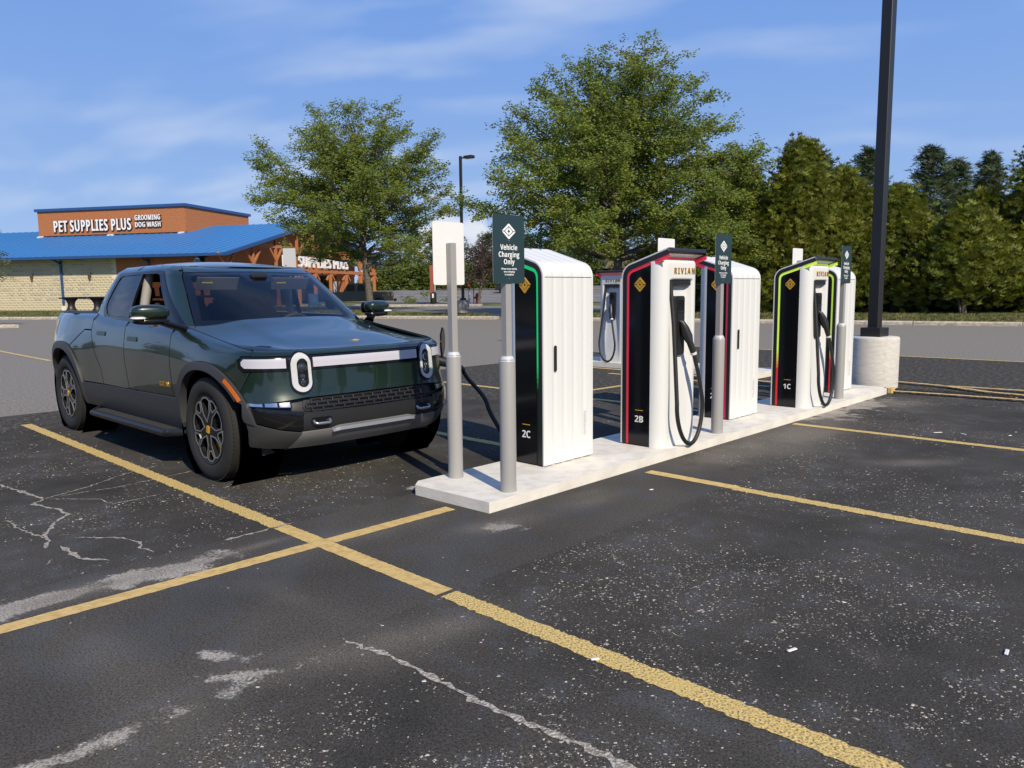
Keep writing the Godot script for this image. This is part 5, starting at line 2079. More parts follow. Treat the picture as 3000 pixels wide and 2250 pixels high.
	badge.prism(PackedVector2Array([Vector2(-.052, 0), Vector2(0, -.030), Vector2(.052, 0), Vector2(0, .030)]), 0, .008, Transform3D(Basis(Vector3.RIGHT, -PI * .5 + .22), Vector3(0, 1.088, .62)))
	var bdg := part(t, "bonnet_badge", badge, mats.chrome)
	var bem := MB.new()
	for p in emblem_pieces(.030, .018): bem.prism(p, .008, .010, Transform3D(Basis(Vector3.RIGHT, -PI * .5 + .22), Vector3(0, 1.088, .62)))
	part(bdg, "emblem", bem, mats.gold_paint)
	for sx in [-1.0, 1.0]:
		var seam := MB.new()     # dark shut line along the wing
		var pts := []
		for i in 25:
			var p: Vector3 = edge_at.call(lerpf(corner_s, side_s, i / 24.0))
			pts.append(Vector3((p.x - .004) * sx, p.y + .0005, p.z))
		seam.tube(pts, .0035, 5)
		part(hood, "shut_line", seam, mats.black_plastic)
		# maker's name on the door
		var name_at := B.point(B.s_side(-.80), .716)
		part(t, "door_lettering", text_mesh("RIVIAN", .040, .004, true, 6), mats.gold, Transform3D(Basis(Vector3.UP, PI * .5 * sx), Vector3((name_at.x + .003) * sx, .716, -.80)))
		for hz in [[-1.60, 1.078], [-2.42, 1.105]]:
			var hm := MB.new()
			B.panel(hm, round_rect(B.s_side(hz[0] + .10), hz[1], .115, .021, .018), .007, sx, .05, .006)
			part(t, "door_handle", hm, mat("handle_green", lin(.020, .040, .034), .30, .2))

	# --- cab
	var g_in := func(list: Array, d: float) -> Array: return shrunk(list, d)
	var z_side := func(z: float, y: float) -> float:      # developed length on the cab for a true z at height y
		var lo: float = C.s_front(.60)
		var hi: float = C.s_side(-2.65)
		for k in 26:
			var m := (lo + hi) * .5
			if C.flat(m, y).y > z: lo = m
			else: hi = m
		return (lo + hi) * .5
	var SC := func(pts: Array) -> PackedVector2Array:
		var p := PackedVector2Array()
		for i in range(0, pts.size(), 2): p.append(Vector2(z_side.call(pts[i], pts[i + 1]), pts[i + 1]))
		if Geometry2D.is_polygon_clockwise(p): p.reverse()
		return p
	var x_front := func(x: float, y: float) -> float:
		var lo := 0.0
		var hi: float = C.s_side(-.95)
		for k in 26:
			var m := (lo + hi) * .5
			if C.flat(m, y).x < x: lo = m
			else: hi = m
		return (lo + hi) * .5
	var ws := PackedVector2Array([Vector2(zero, 1.16), Vector2(x_front.call(.84, 1.16), 1.16), Vector2(x_front.call(.80, 1.30), 1.30), Vector2(x_front.call(.735, 1.48), 1.48), Vector2(x_front.call(.672, 1.640), 1.640), Vector2(x_front.call(.645, 1.672), 1.672), Vector2(zero, 1.688)])
	if Geometry2D.is_polygon_clockwise(ws): ws.reverse()
	var view := PackedVector2Array([Vector2(zero, 1.262), Vector2(x_front.call(.77, 1.262), 1.262), Vector2(x_front.call(.672, 1.50), 1.50), Vector2(x_front.call(.618, 1.635), 1.635), Vector2(x_front.call(.58, 1.655), 1.655), Vector2(x_front.call(.16, 1.665), 1.665), Vector2(x_front.call(.12, 1.60), 1.60), Vector2(zero, 1.595)])
	if Geometry2D.is_polygon_clockwise(view): view.reverse()
	var glass = put_front_on(t, C, "windscreen", [ws], .0, clear)
	var frit = put_front_on(glass, C, "black_border", poly_cut([ws], [view]), -.006, mats.black_gloss)
	# side windows
	var win_f: PackedVector2Array = SC.call([-.88, 1.262, -1.02, 1.40, -1.335, 1.655, -1.40, 1.668, -1.705, 1.668, -1.735, 1.268])
	var win_r: PackedVector2Array = SC.call([-1.79, 1.272, -1.765, 1.668, -2.22, 1.660, -2.29, 1.645, -2.33, 1.60, -2.415, 1.42, -2.42, 1.36, -2.36, 1.30, -2.27, 1.280])
	var quarter: PackedVector2Array = SC.call([-.66, 1.243, -.90, 1.43, -.84, 1.252])
	var cabside := PackedVector2Array([Vector2(x_front.call(.845, 1.16), 1.16), Vector2(x_front.call(.806, 1.30), 1.30), Vector2(x_front.call(.741, 1.48), 1.48), Vector2(x_front.call(.678, 1.640), 1.640), Vector2(x_front.call(.652, 1.674), 1.674), Vector2(x_front.call(.652, 1.674), 1.80), Vector2(C.s_side(-2.72) + .04, 1.80), Vector2(C.s_side(-2.72) + .04, 1.16)])
	if Geometry2D.is_polygon_clockwise(cabside): cabside.reverse()
	# door frames are black gloss, the roof rail and rear pillar are painted
	var frame: PackedVector2Array = SC.call([-.56, 1.20, -.63, 1.25, -1.30, 1.692, -1.40, 1.700, -2.24, 1.694, -2.34, 1.678, -2.39, 1.62, -2.468, 1.44, -2.475, 1.34, -2.42, 1.262, -2.25, 1.20])
	var frames := poly_cut(poly_keep([frame], cabside), [Geometry2D.offset_polygon(win_f, .004)[0], Geometry2D.offset_polygon(win_r, .004)[0]])
	var ws_col = put.call("window_frame", split_for_holes(poly_keep([frame], cabside), [Geometry2D.offset_polygon(win_f, .003)[0], Geometry2D.offset_polygon(win_r, .003)[0]]), C, .004, mats.black_gloss, null, .05, .02)
	put.call("cab_side", poly_keep(split_for_holes([cabside], [frame]), below_cab), C, 0.0, paint, null, .05, .012)
	var rear := PackedVector2Array([Vector2(C.s_side(-2.72) + .04, 1.16), Vector2(C.lens[C.steps], 1.16), Vector2(C.lens[C.steps], 1.8), Vector2(C.s_side(-2.72) + .04, 1.8)])
	if Geometry2D.is_polygon_clockwise(rear): rear.reverse()
	var back_win := PackedVector2Array([Vector2(C.lens[C.steps] - .60, 1.34), Vector2(C.lens[C.steps] + .1, 1.34), Vector2(C.lens[C.steps] + .1, 1.62), Vector2(C.lens[C.steps] - .52, 1.62)])
	if Geometry2D.is_polygon_clockwise(back_win): back_win.reverse()
	put.call("cab_back", poly_keep(poly_cut([rear], [back_win]), below_cab), C, 0.0, paint, null, .06, .012)
	put.call("rear_glass", poly_keep([back_win], PackedVector2Array([Vector2(0, 1), Vector2(C.lens[C.steps], 1), Vector2(C.lens[C.steps], 2), Vector2(0, 2)])), C, -.004, tint, null, .06, 0.0)
	for sx in [-1.0, 1.0]:
		var gm := MB.new()
		C.panel(gm, win_r, -.002, sx, .06, 0.0)
		part(t, "rear_window", gm, tint)
		if sx > 0:      # the driver's window is up, the passenger's is down
			var fm := MB.new()
			C.panel(fm, win_f, -.002, sx, .06, 0.0)
			part(t, "front_window", fm, clear)
	# roof
	var rm := MB.new()
	var redge := func(s: float) -> Vector3:
		var y := 1.74
		for k in 4: y = C.top.call(C.flat(s, y).y)
		return C.point(s, y - .0012)
	var s_fc: float = C.s_front(.80) + .10
	var s_rc: float = C.s_side(-2.58)
	var roof_pt := func(i: int, j: int) -> Vector3:
		var f := 2.0 * i / 32 - 1.0
		var g := float(j) / 30
		var se: Vector3 = redge.call(lerpf(s_fc, s_rc, g))
		var fr: Vector3 = redge.call(s_fc * absf(f))
		var re: Vector3 = redge.call(lerpf(C.lens[C.steps], s_rc, absf(f)))
		var f0: Vector3 = redge.call(s_fc)
		var r0: Vector3 = redge.call(s_rc)
		var x := se.x * f
		var z: float = se.z + (fr.z - f0.z) * (1.0 - g) + (re.z - r0.z) * g
		var y: float = se.y + (fr.y - f0.y) * (1.0 - g) + (re.y - r0.y) * g
		y += .058 * (1.0 - pow(absf(f), 2.2)) * sin(PI * clampf(g * .80 + .06, 0, 1))
		return Vector3(x, y, z)
	rm.grid(32, 30, roof_pt, Vector3.UP)
	for sx in [-1.0, 1.0]:
		var hdr := PackedVector2Array([Vector2(zero, 1.690), Vector2(x_front.call(.645, 1.674), 1.676), Vector2(x_front.call(.645, 1.674), 1.8), Vector2(zero, 1.8)])
		if Geometry2D.is_polygon_clockwise(hdr): hdr.reverse()
		for p in poly_keep([hdr], below_cab): C.panel(rm, p, 0.0, sx, .03, .0)
	part(t, "roof", rm, paint)
	var fin := MB.new()
	fin.prism(PackedVector2Array([Vector2(0, 0), Vector2(.17, 0), Vector2(.135, .070), Vector2(.10, .080)]), -.018, .018, Transform3D(Basis(Vector3.UP, -PI * .5), Vector3(0, 1.783, -2.36)))
	part(t, "antenna_fin", fin, paint)
	build_cabin(t, dark_in, trim_in, C)
	build_bed(t, B, paint, edge_at)
	build_under(t)
	build_wheels(t)
	build_mirrors(t, B, paint)
	build_port(t, B, paint)
	# wipers' well between bonnet and glass
	var cw := MB.new()
	cw.box(Vector3(0, 1.10, -.40), Vector3(1.40, .02, .30))
	part(t, "cowl", cw, mats.black_plastic)


func put_front_on(parent: Node, sh: Shell, called: String, polys: Array, off: float, m: Material) -> MeshInstance3D:
	var mb := MB.new()
	for sx in [-1.0, 1.0]:
		for p in polys: sh.panel(mb, p, off, sx, .06, 0.0)
	return part(parent, called, mb, m)


func split_for_holes(polys: Array, holes: Array) -> Array:
	# cuts outlines into upright slices so that a hole never lies inside a piece
	var out := []
	for p in polys:
		var xs := [-100.0]
		for h in holes:
			var c := 0.0
			for q in h: c += q.x
			xs.append(c / h.size())
		xs.append(100.0)
		xs.sort()
		for i in xs.size() - 1:
			var slab := PackedVector2Array([Vector2(xs[i], -5), Vector2(xs[i + 1], -5), Vector2(xs[i + 1], 5), Vector2(xs[i], 5)])
			out.append_array(poly_cut(Geometry2D.intersect_polygons(p, slab), holes))
	return out


func build_cabin(t: Node3D, dark: Material, trim: Material, C: Shell) -> void:
	var fl := MB.new()
	fl.box(Vector3(0, .62, -1.5), Vector3(1.72, .04, 2.2))
	fl.box(Vector3(0, .92, -2.56), Vector3(1.66, .62, .05))
	for sx in [-1.0, 1.0]:
		fl.box(Vector3(.885 * sx, .92, -1.55), Vector3(.06, .60, 1.95))
	part(t, "cabin_lining", fl, dark)
	var roof := MB.new()
	roof.grid(8, 8, func(i: int, j: int) -> Vector3: return Vector3(-.66 + .165 * i, 1.70 + .045 * sin(PI * j / 8.0) * sin(PI * i / 8.0), -1.14 - .165 * j), Vector3.DOWN)
	part(t, "headlining", roof, dark)
	var d := MB.new()
	d.grid(20, 8, func(i: int, j: int) -> Vector3:
		var x := -.84 + .084 * i
		var g := j / 8.0
		return Vector3(x, 1.175 + .035 * sin(g * PI) - .10 * smoothstep(.75, 1.0, g), lerpf(-.42 - .12 * pow(absf(x) / .84, 2.0), -.98, g)), Vector3.UP)
	d.box(Vector3(0, 1.0, -.93), Vector3(1.66, .16, .10), Basis(), .02)
	var dash := part(t, "dashboard", d, dark)
	var scr := MB.new()
	scr.box(Vector3(.0, 1.135, -1.00), Vector3(.40, .19, .015), Basis(Vector3.RIGHT, .12), .005)
	scr.box(Vector3(.42, 1.16, -.93), Vector3(.30, .10, .015), Basis(Vector3.RIGHT, .12), .005)
	part(dash, "screen", scr, mats.black_gloss)
	var tag_m := MB.new()
	tag_m.prism(PackedVector2Array([Vector2(-.11, 0), Vector2(.11, 0), Vector2(.09, .022), Vector2(-.09, .022)]), 0, .02, Transform3D(Basis(Vector3.RIGHT, -.5), Vector3(-.10, 1.208, -.60)))
	part(dash, "parking_card", tag_m, mats.grey_steel)
	# steering wheel
	var sw := MB.new()
	var ring := []
	var tilt := Transform3D(Basis(Vector3.RIGHT, -1.05), Vector3(.42, 1.115, -1.10))
	for i in 33: ring.append(tilt * Vector3(cos(TAU * i / 32) * .185, 0, sin(TAU * i / 32) * .180))
	sw.tube(ring, .0165, 10, false)
	var wheel := part(t, "steering_wheel", sw, trim)
	var hub := MB.new()
	hub.lathe([Vector2(.07, -.02), Vector2(.07, .015), Vector2(0, .025)], 16, tilt)
	for a in [0.0, PI, PI * .5]: hub.tube([tilt * Vector3(cos(a) * .06, 0, sin(a) * .06), tilt * Vector3(cos(a) * .18, 0, sin(a) * .18)], .014, 6)
	part(wheel, "spokes_hub", hub, dark)
	for seat in [[.42, -1.62], [-.42, -1.62], [.44, -2.38], [-.44, -2.38], [0.0, -2.38]]:
		var s := MB.new()
		var w := .50 if seat[1] > -2.0 else .42
		s.grid(10, 14, func(i: int, j: int) -> Vector3:
			var x: float = (i / 10.0 - .5) * w * (1.0 - .28 * smoothstep(.5, 1.0, j / 14.0))
			var y := .78 + .64 * j / 14.0
			return Vector3(seat[0] + x, y, seat[1] - .10 - .18 * j / 14.0 + .06 * cos(x / w * PI * 2.0) * -1.0 + .05), Vector3(0, 0, 1))
		s.box(Vector3(seat[0], 1.08, seat[1] - .21), Vector3(w * .84, .62, .09), Basis(Vector3.RIGHT, -.26), .04)
		s.box(Vector3(seat[0], .76, seat[1] + .16), Vector3(w, .14, .52), Basis(), .05)
		var so := part(t, "seat", s, trim)
		var hr := MB.new()
		hr.box(Vector3(seat[0], 1.505, seat[1] - .27), Vector3(.27, .17, .10), Basis(Vector3.RIGHT, -.2), .045)
		for e in [-.06, .06]: hr.tube([Vector3(seat[0] + e, 1.35, seat[1] - .24), Vector3(seat[0] + e, 1.46, seat[1] - .265)], .007, 6)
		part(so, "headrest", hr, trim)
	for sx in [-1.0, 1.0]:
		var v := MB.new()
		v.box(Vector3(.37 * sx, 1.575, -1.02), Vector3(.40, .135, .014), Basis(Vector3.RIGHT, .55), .006)
		var vis := part(t, "sun_visor", v, mat("visor_grey", lin(.085, .088, .088), .8))
		var lb := MB.new()
		lb.box(Vector3(.37 * sx - .10, 1.582, -1.006), Vector3(.10, .012, .002), Basis(Vector3.RIGHT, .55))
		part(vis, "warning_label", lb, mat("label_yellow", lin(.7, .55, .05), .6))
		# pillar trims and belts
		var pm := MB.new()
		pm.tube([Vector3(.80 * sx, 1.20, -1.74), Vector3(.70 * sx, 1.68, -1.74)], .045, 6)
		part(t, "pillar_trim", pm, mat("pale_trim", lin(.30, .29, .27), .7))
	var mir := MB.new()
	mir.box(Vector3(0, 1.60, -.98), Vector3(.24, .07, .03), Basis(), .015)
	mir.box(Vector3(0, 1.645, -.96), Vector3(.16, .06, .12), Basis(), .02)
	part(t, "rear_view_mirror", mir, mats.black_plastic)


func build_bed(t: Node3D, B: Shell, paint: Material, edge_at: Callable) -> void:
	var bed := MB.new()
	bed.box(Vector3(0, .84, -3.6), Vector3(1.40, .04, 1.44))
	for sx in [-1.0, 1.0]: bed.box(Vector3(.71 * sx, 1.04, -3.6), Vector3(.05, .44, 1.44))
	bed.box(Vector3(0, 1.04, -2.90), Vector3(1.40, .42, .05))
	bed.box(Vector3(0, 1.04, -4.32), Vector3(1.36, .42, .05))
	var b := part(t, "cargo_bed", bed, mats.black_plastic)
	for sx in [-1.0, 1.0]:
		var rail := MB.new()
		var prev := []
		for i in 21:
			var z := lerpf(-2.66, -4.40, i / 20.0)
			var p: Vector3 = edge_at.call(B.s_side(z))
			var row := [Vector3((p.x + .012) * sx, p.y - .004, p.z), Vector3((p.x - .01) * sx, p.y + .014, p.z), Vector3(minf(.705, p.x - .06) * sx, p.y + .016, p.z), Vector3(minf(.69, p.x - .07) * sx, p.y - .09, p.z)]
			if prev:
				for k in 3:
					var m := Vector3(.4 * sx if k == 0 else (0.0 if k == 1 else -sx), 1 if k < 2 else 0, 0).normalized()
					rail.quadn(prev[k], prev[k + 1], row[k + 1], row[k], m, m, m, m)
			prev = row
		part(b, "rail_cap", rail, mats.black_plastic)
	for z in [-3.10, -3.98]:
		var bar := MB.new()
		bar.grid(20, 10, func(i: int, j: int) -> Vector3:
			var a := TAU * j / 10.0
			var x := -.86 + .086 * i
			var e := 1.0 - .35 * pow(absf(x) / .86, 8.0)
			return Vector3(x, 1.452 + sin(a) * .013 * e, z + cos(a) * .045 * e), Vector3.ZERO, true)
		var o := part(t, "cargo_crossbar", bar, mats.black_gloss)
		var cap := MB.new()
		cap.box(Vector3(0, 1.4655, z), Vector3(1.66, .003, .045), Basis(), .001)
		part(o, "top_strip", cap, mats.chrome)
		for sx in [-1.0, 1.0]:
			var leg := MB.new()
			leg.grid(12, 8, func(i: int, j: int) -> Vector3:
				var a := TAU * i / 12.0
				var g := j / 8.0
				var r := .030 + .035 * pow(absf(g - .45) / .55, 2.2)
				return Vector3(.74 * sx + cos(a) * r * 1.25, 1.31 + .138 * g, z + sin(a) * r), Vector3.ZERO, false)
			part(o, "bar_foot", leg, mats.black_plastic)


func build_under(t: Node3D) -> void:
	var u := MB.new()
	u.box(Vector3(0, .52, -1.95), Vector3(1.30, .36, 4.8))
	u.box(Vector3(0, .50, -1.72), Vector3(1.86, .30, 2.18))
	u.box(Vector3(0, .80, -1.72), Vector3(1.80, .40, 2.18))
	u.box(Vector3(0, .85, -.15), Vector3(1.24, .36, 1.4))
	u.box(Vector3(0, .52, .50), Vector3(1.3, .26, .30))
	u.box(Vector3(0, .70, -3.5), Vector3(1.20, .24, 2.0))
	part(t, "chassis", u, mats.black_plastic)
	for z in [0.0, -3.449]:
		for sx in [-1.0, 1.0]:
			var w := MB.new()
			w.lathe([Vector2(.53, 0), Vector2(.53, .36)], 30, Transform3D(Basis(Vector3.FORWARD, PI * .5 * sx), Vector3(.62 * sx, .44, z)), .6)
			for i in w.n.size(): w.n[i] = -w.n[i]
			w.box(Vector3(.64 * sx, .62, z), Vector3(.02, .7, 1.0))
			part(t, "wheel_liner", w, mats.black_plastic)


func build_wheels(t: Node3D) -> void:
	var rubber := mat("tyre_rubber", lin(.017, .0165, .016), .82)
	var face := mat("wheel_dark", lin(.016, .017, .019), .28, .3)
	var cut := mat("wheel_cut_metal", lin(.42, .43, .45), .30, .7)
	var ty := MB.new()
	# tyre section, turned about the axle: y = 0 at the outer face, positive inwards
	var prof := [Vector2(.272, .030), Vector2(.282, .008), Vector2(.300, -.004), Vector2(.335, -.010), Vector2(.368, -.006), Vector2(.392, .008), Vector2(.405, .024), Vector2(.412, .040)]
	var x := .040
	for k in 5:
		var w := .034
		var rr := .4155 - (.003 if k == 0 or k == 4 else 0.0)
		prof.append(Vector2(rr, x + .004)); prof.append(Vector2(rr, x + w))
		if k < 4:
			prof.append(Vector2(rr - .008, x + w + .002)); prof.append(Vector2(rr - .008, x + w + .006))
		x += w + .008
	prof.append_array([Vector2(.405, .255), Vector2(.36, .272), Vector2(.272, .25)])
	ty.lathe(prof, 72, Transform3D(), .55)
	# cross sipes on the shoulders
	for k in 80:
		var a := TAU * k / 80.0
		var d := Vector3(cos(a), 0, sin(a))
		var tng := Vector3(-sin(a), 0, cos(a))
		ty.box(d * .4085 + Vector3(0, .034, 0), Vector3(.007, .030, .022), Basis(d, Vector3.UP, tng).orthonormalized())
		ty.box(d * .4085 + Vector3(0, .242, 0), Vector3(.007, .020, .022), Basis(d, Vector3.UP, tng).orthonormalized())
	var tyre := ty.mesh()
	var rim := MB.new()
	rim.lathe([Vector2(.255, .20), Vector2(.245, .10), Vector2(.252, .035), Vector2(.262, .012), Vector2(.275, .004), Vector2(.278, .010), Vector2(.274, .030)], 64)
	for i in rim.n.size():
		pass
	rim.lathe([Vector2(.06, .105), Vector2(.25, .11)], 40)
	var barrel := rim.mesh()
	# spoked face: disc less ten openings, five large between the arms and five small in their forks
	var disc := ellipse(0, 0, .268, .268, 80)
	var opens := []
	for k in 5:
		var a := TAU * k / 5.0 + PI * .5
		var big := PackedVector2Array()
		for q in [[.070, 0.0], [.135, -.36], [.232, -.30], [.247, -.15], [.25, 0.0], [.247, .15], [.232, .30], [.135, .36]]:
			big.append(Vector2(cos(a + q[1]), sin(a + q[1])) * q[0])
		var b := a + PI / 5.0
		var small := PackedVector2Array()
		for q in [[.178, -.075], [.178, .075], [.238, .205], [.247, .1], [.250, 0.0], [.247, -.1], [.238, -.205]]:
			small.append(Vector2(cos(b + q[1]), sin(b + q[1])) * q[0])
		for p in [big, small]:
			if Geometry2D.is_polygon_clockwise(p): p.reverse()
			opens.append(p)
	var dark := MB.new()
	var bright := MB.new()
	var lay := Transform3D(Basis(Vector3.RIGHT, PI * .5), Vector3.ZERO)      # outline plane to the wheel's plane, outside at -y
	for k in 10:
		var a0 := TAU * k / 10.0 + PI * .5
		var a1 := TAU * (k + 1) / 10.0 + PI * .5
		var wedge := PackedVector2Array([Vector2.ZERO, Vector2(cos(a0), sin(a0)) * .5, Vector2(cos(a1), sin(a1)) * .5])
		if Geometry2D.is_polygon_clockwise(wedge): wedge.reverse()
		for sector in Geometry2D.intersect_polygons(disc, wedge):
			var rest := [sector]
			for o in opens: rest = poly_cut(rest, [Geometry2D.offset_polygon(o, .0105, Geometry2D.JOIN_MITER)[0]])
			for p in rest: dark.prism(p, -.045, -.012, lay)
			for o in opens:
				for ringp in Geometry2D.intersect_polygons(Geometry2D.offset_polygon(o, .0105, Geometry2D.JOIN_MITER)[0], sector):
					for p in poly_cut([ringp], [o]):
						dark.prism(p, -.045, -.0105, lay)
						bright.prism(p, -.0104, -.008, lay)
	var spokes := dark.mesh()
	var edges := bright.mesh()
	var hub := MB.new()
	hub.prism(PackedVector2Array([Vector2(-.026, -.022), Vector2(.026, -.022), Vector2(.030, 0), Vector2(.026, .022), Vector2(-.026, .022), Vector2(-.030, 0)]), -.012, -.004, lay)
	var cap := hub.mesh()
	var br := MB.new()
	br.lathe([Vector2(.06, .075), Vector2(.175, .075), Vector2(.175, .100), Vector2(.06, .100)], 40)
	for i in br.n.size(): pass
	var brake := br.mesh()
	var cal := MB.new()
	cal.prism(PackedVector2Array([Vector2(.10, -.075), Vector2(.175, -.085), Vector2(.205, 0), Vector2(.175, .085), Vector2(.10, .075), Vector2(.115, 0)]), -.115, -.060, Transform3D(Basis(Vector3.RIGHT, PI * .5) , Vector3.ZERO))
	var caliper := cal.mesh()
	var nut := MB.new()
	for k in 5:
		var a := TAU * k / 5.0 + PI * .5
		nut.lathe([Vector2(.011, .055), Vector2(.011, .038), Vector2(.0, .036)], 8, Transform3D(Basis(), Vector3(cos(a) * .085, 0, sin(a) * .085)))
	var nuts := nut.mesh()
	for z in [0.0, -3.449]:
		for sx in [-1.0, 1.0]:
			var bas := Basis(Vector3(0, 1, 0), Vector3(-sx, 0, 0), Vector3(0, 0, sx))      # wheel y points to the truck's middle
			bas = bas * Basis(Vector3.UP, .18 if z == 0.0 else .62)
			var xf := Transform3D(bas, Vector3(1.003 * sx, .4155, z))
			var w := part(t, "wheel", tyre, rubber, xf)
			part(w, "rim", barrel, mats.black_plastic)
			part(w, "spokes", spokes, face)
			part(w, "spoke_edges", edges, cut)
			part(w, "hub_cap", cap, mats.gold_paint)
			part(w, "brake_disc", brake, mat("brake_iron", lin(.06, .058, .055), .4, .6))
			part(w, "brake_caliper", caliper, mat("caliper_yellow", lin(.72, .36, .01), .4), Transform3D(Basis(Vector3.UP, 2.6), Vector3.ZERO))
			part(w, "wheel_nuts", nuts, mats.chrome)


func blob(mb: MB, ctr: Vector3, half: Vector3, e: float, sx: float, bas := Basis()) -> void:
	# rounded box: a superellipsoid
	var nu := 24
	var nv := 14
	mb.grid(nu, nv, func(i: int, j: int) -> Vector3:
		var a := TAU * i / nu
		var b := PI * (float(j) / nv - .5)
		var ca := signf(cos(a)) * pow(absf(cos(a)), e); var sa := signf(sin(a)) * pow(absf(sin(a)), e)
		var cb := pow(maxf(cos(b), 0.0), e); var sb := signf(sin(b)) * pow(absf(sin(b)), e)
		var q := ctr + bas * (Vector3(ca * cb, sb, sa * cb) * half)
		return Vector3(q.x * sx, q.y, q.z), Vector3.ZERO, sx > 0)


func build_mirrors(t: Node3D, B: Shell, paint: Material) -> void:
	for sx in [-1.0, 1.0]:
		var m := MB.new()
		var turn := Basis(Vector3.UP, .22)
		blob(m, Vector3(1.135, 1.335, -.64), Vector3(.150, .064, .085), .72, sx, turn)
		var o := part(t, "wing_mirror", m, paint)
		var lowm := MB.new()
		blob(lowm, Vector3(1.130, 1.262, -.64), Vector3(.142, .030, .078), .75, sx, turn)
		part(o, "mirror_foot", lowm, mats.black_gloss)
		var gl := MB.new()
		gl.prism(round_rect(1.135, 1.325, .125, .055, .03), -.738, -.728, Transform3D(Basis(Vector3(sx, 0, 0), Vector3.UP, Vector3(0, 0, 1)), Vector3.ZERO))
		part(o, "mirror_glass", gl, mats.black_gloss)
		var low := MB.new()
		low.grid(14, 10, func(i: int, j: int) -> Vector3:
			var g := i / 14.0
			var a := TAU * j / 10.0
			var ctr := Vector3(.930, 1.195, -.50).lerp(Vector3(1.07, 1.255, -.63), smoothstep(0.0, 1.0, g))
			return (ctr + Vector3(0, sin(a) * lerpf(.036, .024, g), cos(a) * lerpf(.085, .06, g))) * Vector3(sx, 1, 1), Vector3.ZERO, sx > 0)
		part(o, "mirror_arm", low, mats.black_gloss)
		var sig := MB.new()
		blob(sig, Vector3(1.232, 1.289, -.632), Vector3(.060, .014, .075), .8, sx, turn)
		part(o, "turn_signal", sig, mat("signal_white", lin(.75, .75, .72), .2))


func build_port(t: Node3D, B: Shell, paint: Material) -> void:
	# charging port on the truck's left corner: its lid stands open, the plug is in
	var s: float = B.s_side(.40)
	var hole := MB.new()
	B.panel(hole, round_rect(s, .86, .075, .085, .03), .003, 1.0, .05, .01)
	var port := part(t, "charge_port", hole, mats.black_plastic)
	var lid := MB.new()
	var outline := PackedVector2Array([Vector2(-.03, -.145), Vector2(.05, -.05), Vector2(.062, .05), Vector2(.035, .12), Vector2(.0, .145), Vector2(-.055, .08), Vector2(-.06, -.03)])
	lid.prism(outline, -.008, .008, Transform3D(Basis(Vector3.UP, .55), Vector3(1.035, 1.005, .50)))
	var l := part(port, "lid", lid, mats.black_gloss)
	var inlay := MB.new()
	inlay.prism(Geometry2D.offset_polygon(outline, -.014)[0], .008, .011, Transform3D(Basis(Vector3.UP, .55), Vector3(1.035, 1.005, .50)))
	part(l, "lid_lining", inlay, mat("lid_grey", lin(.075, .07, .065), .5))


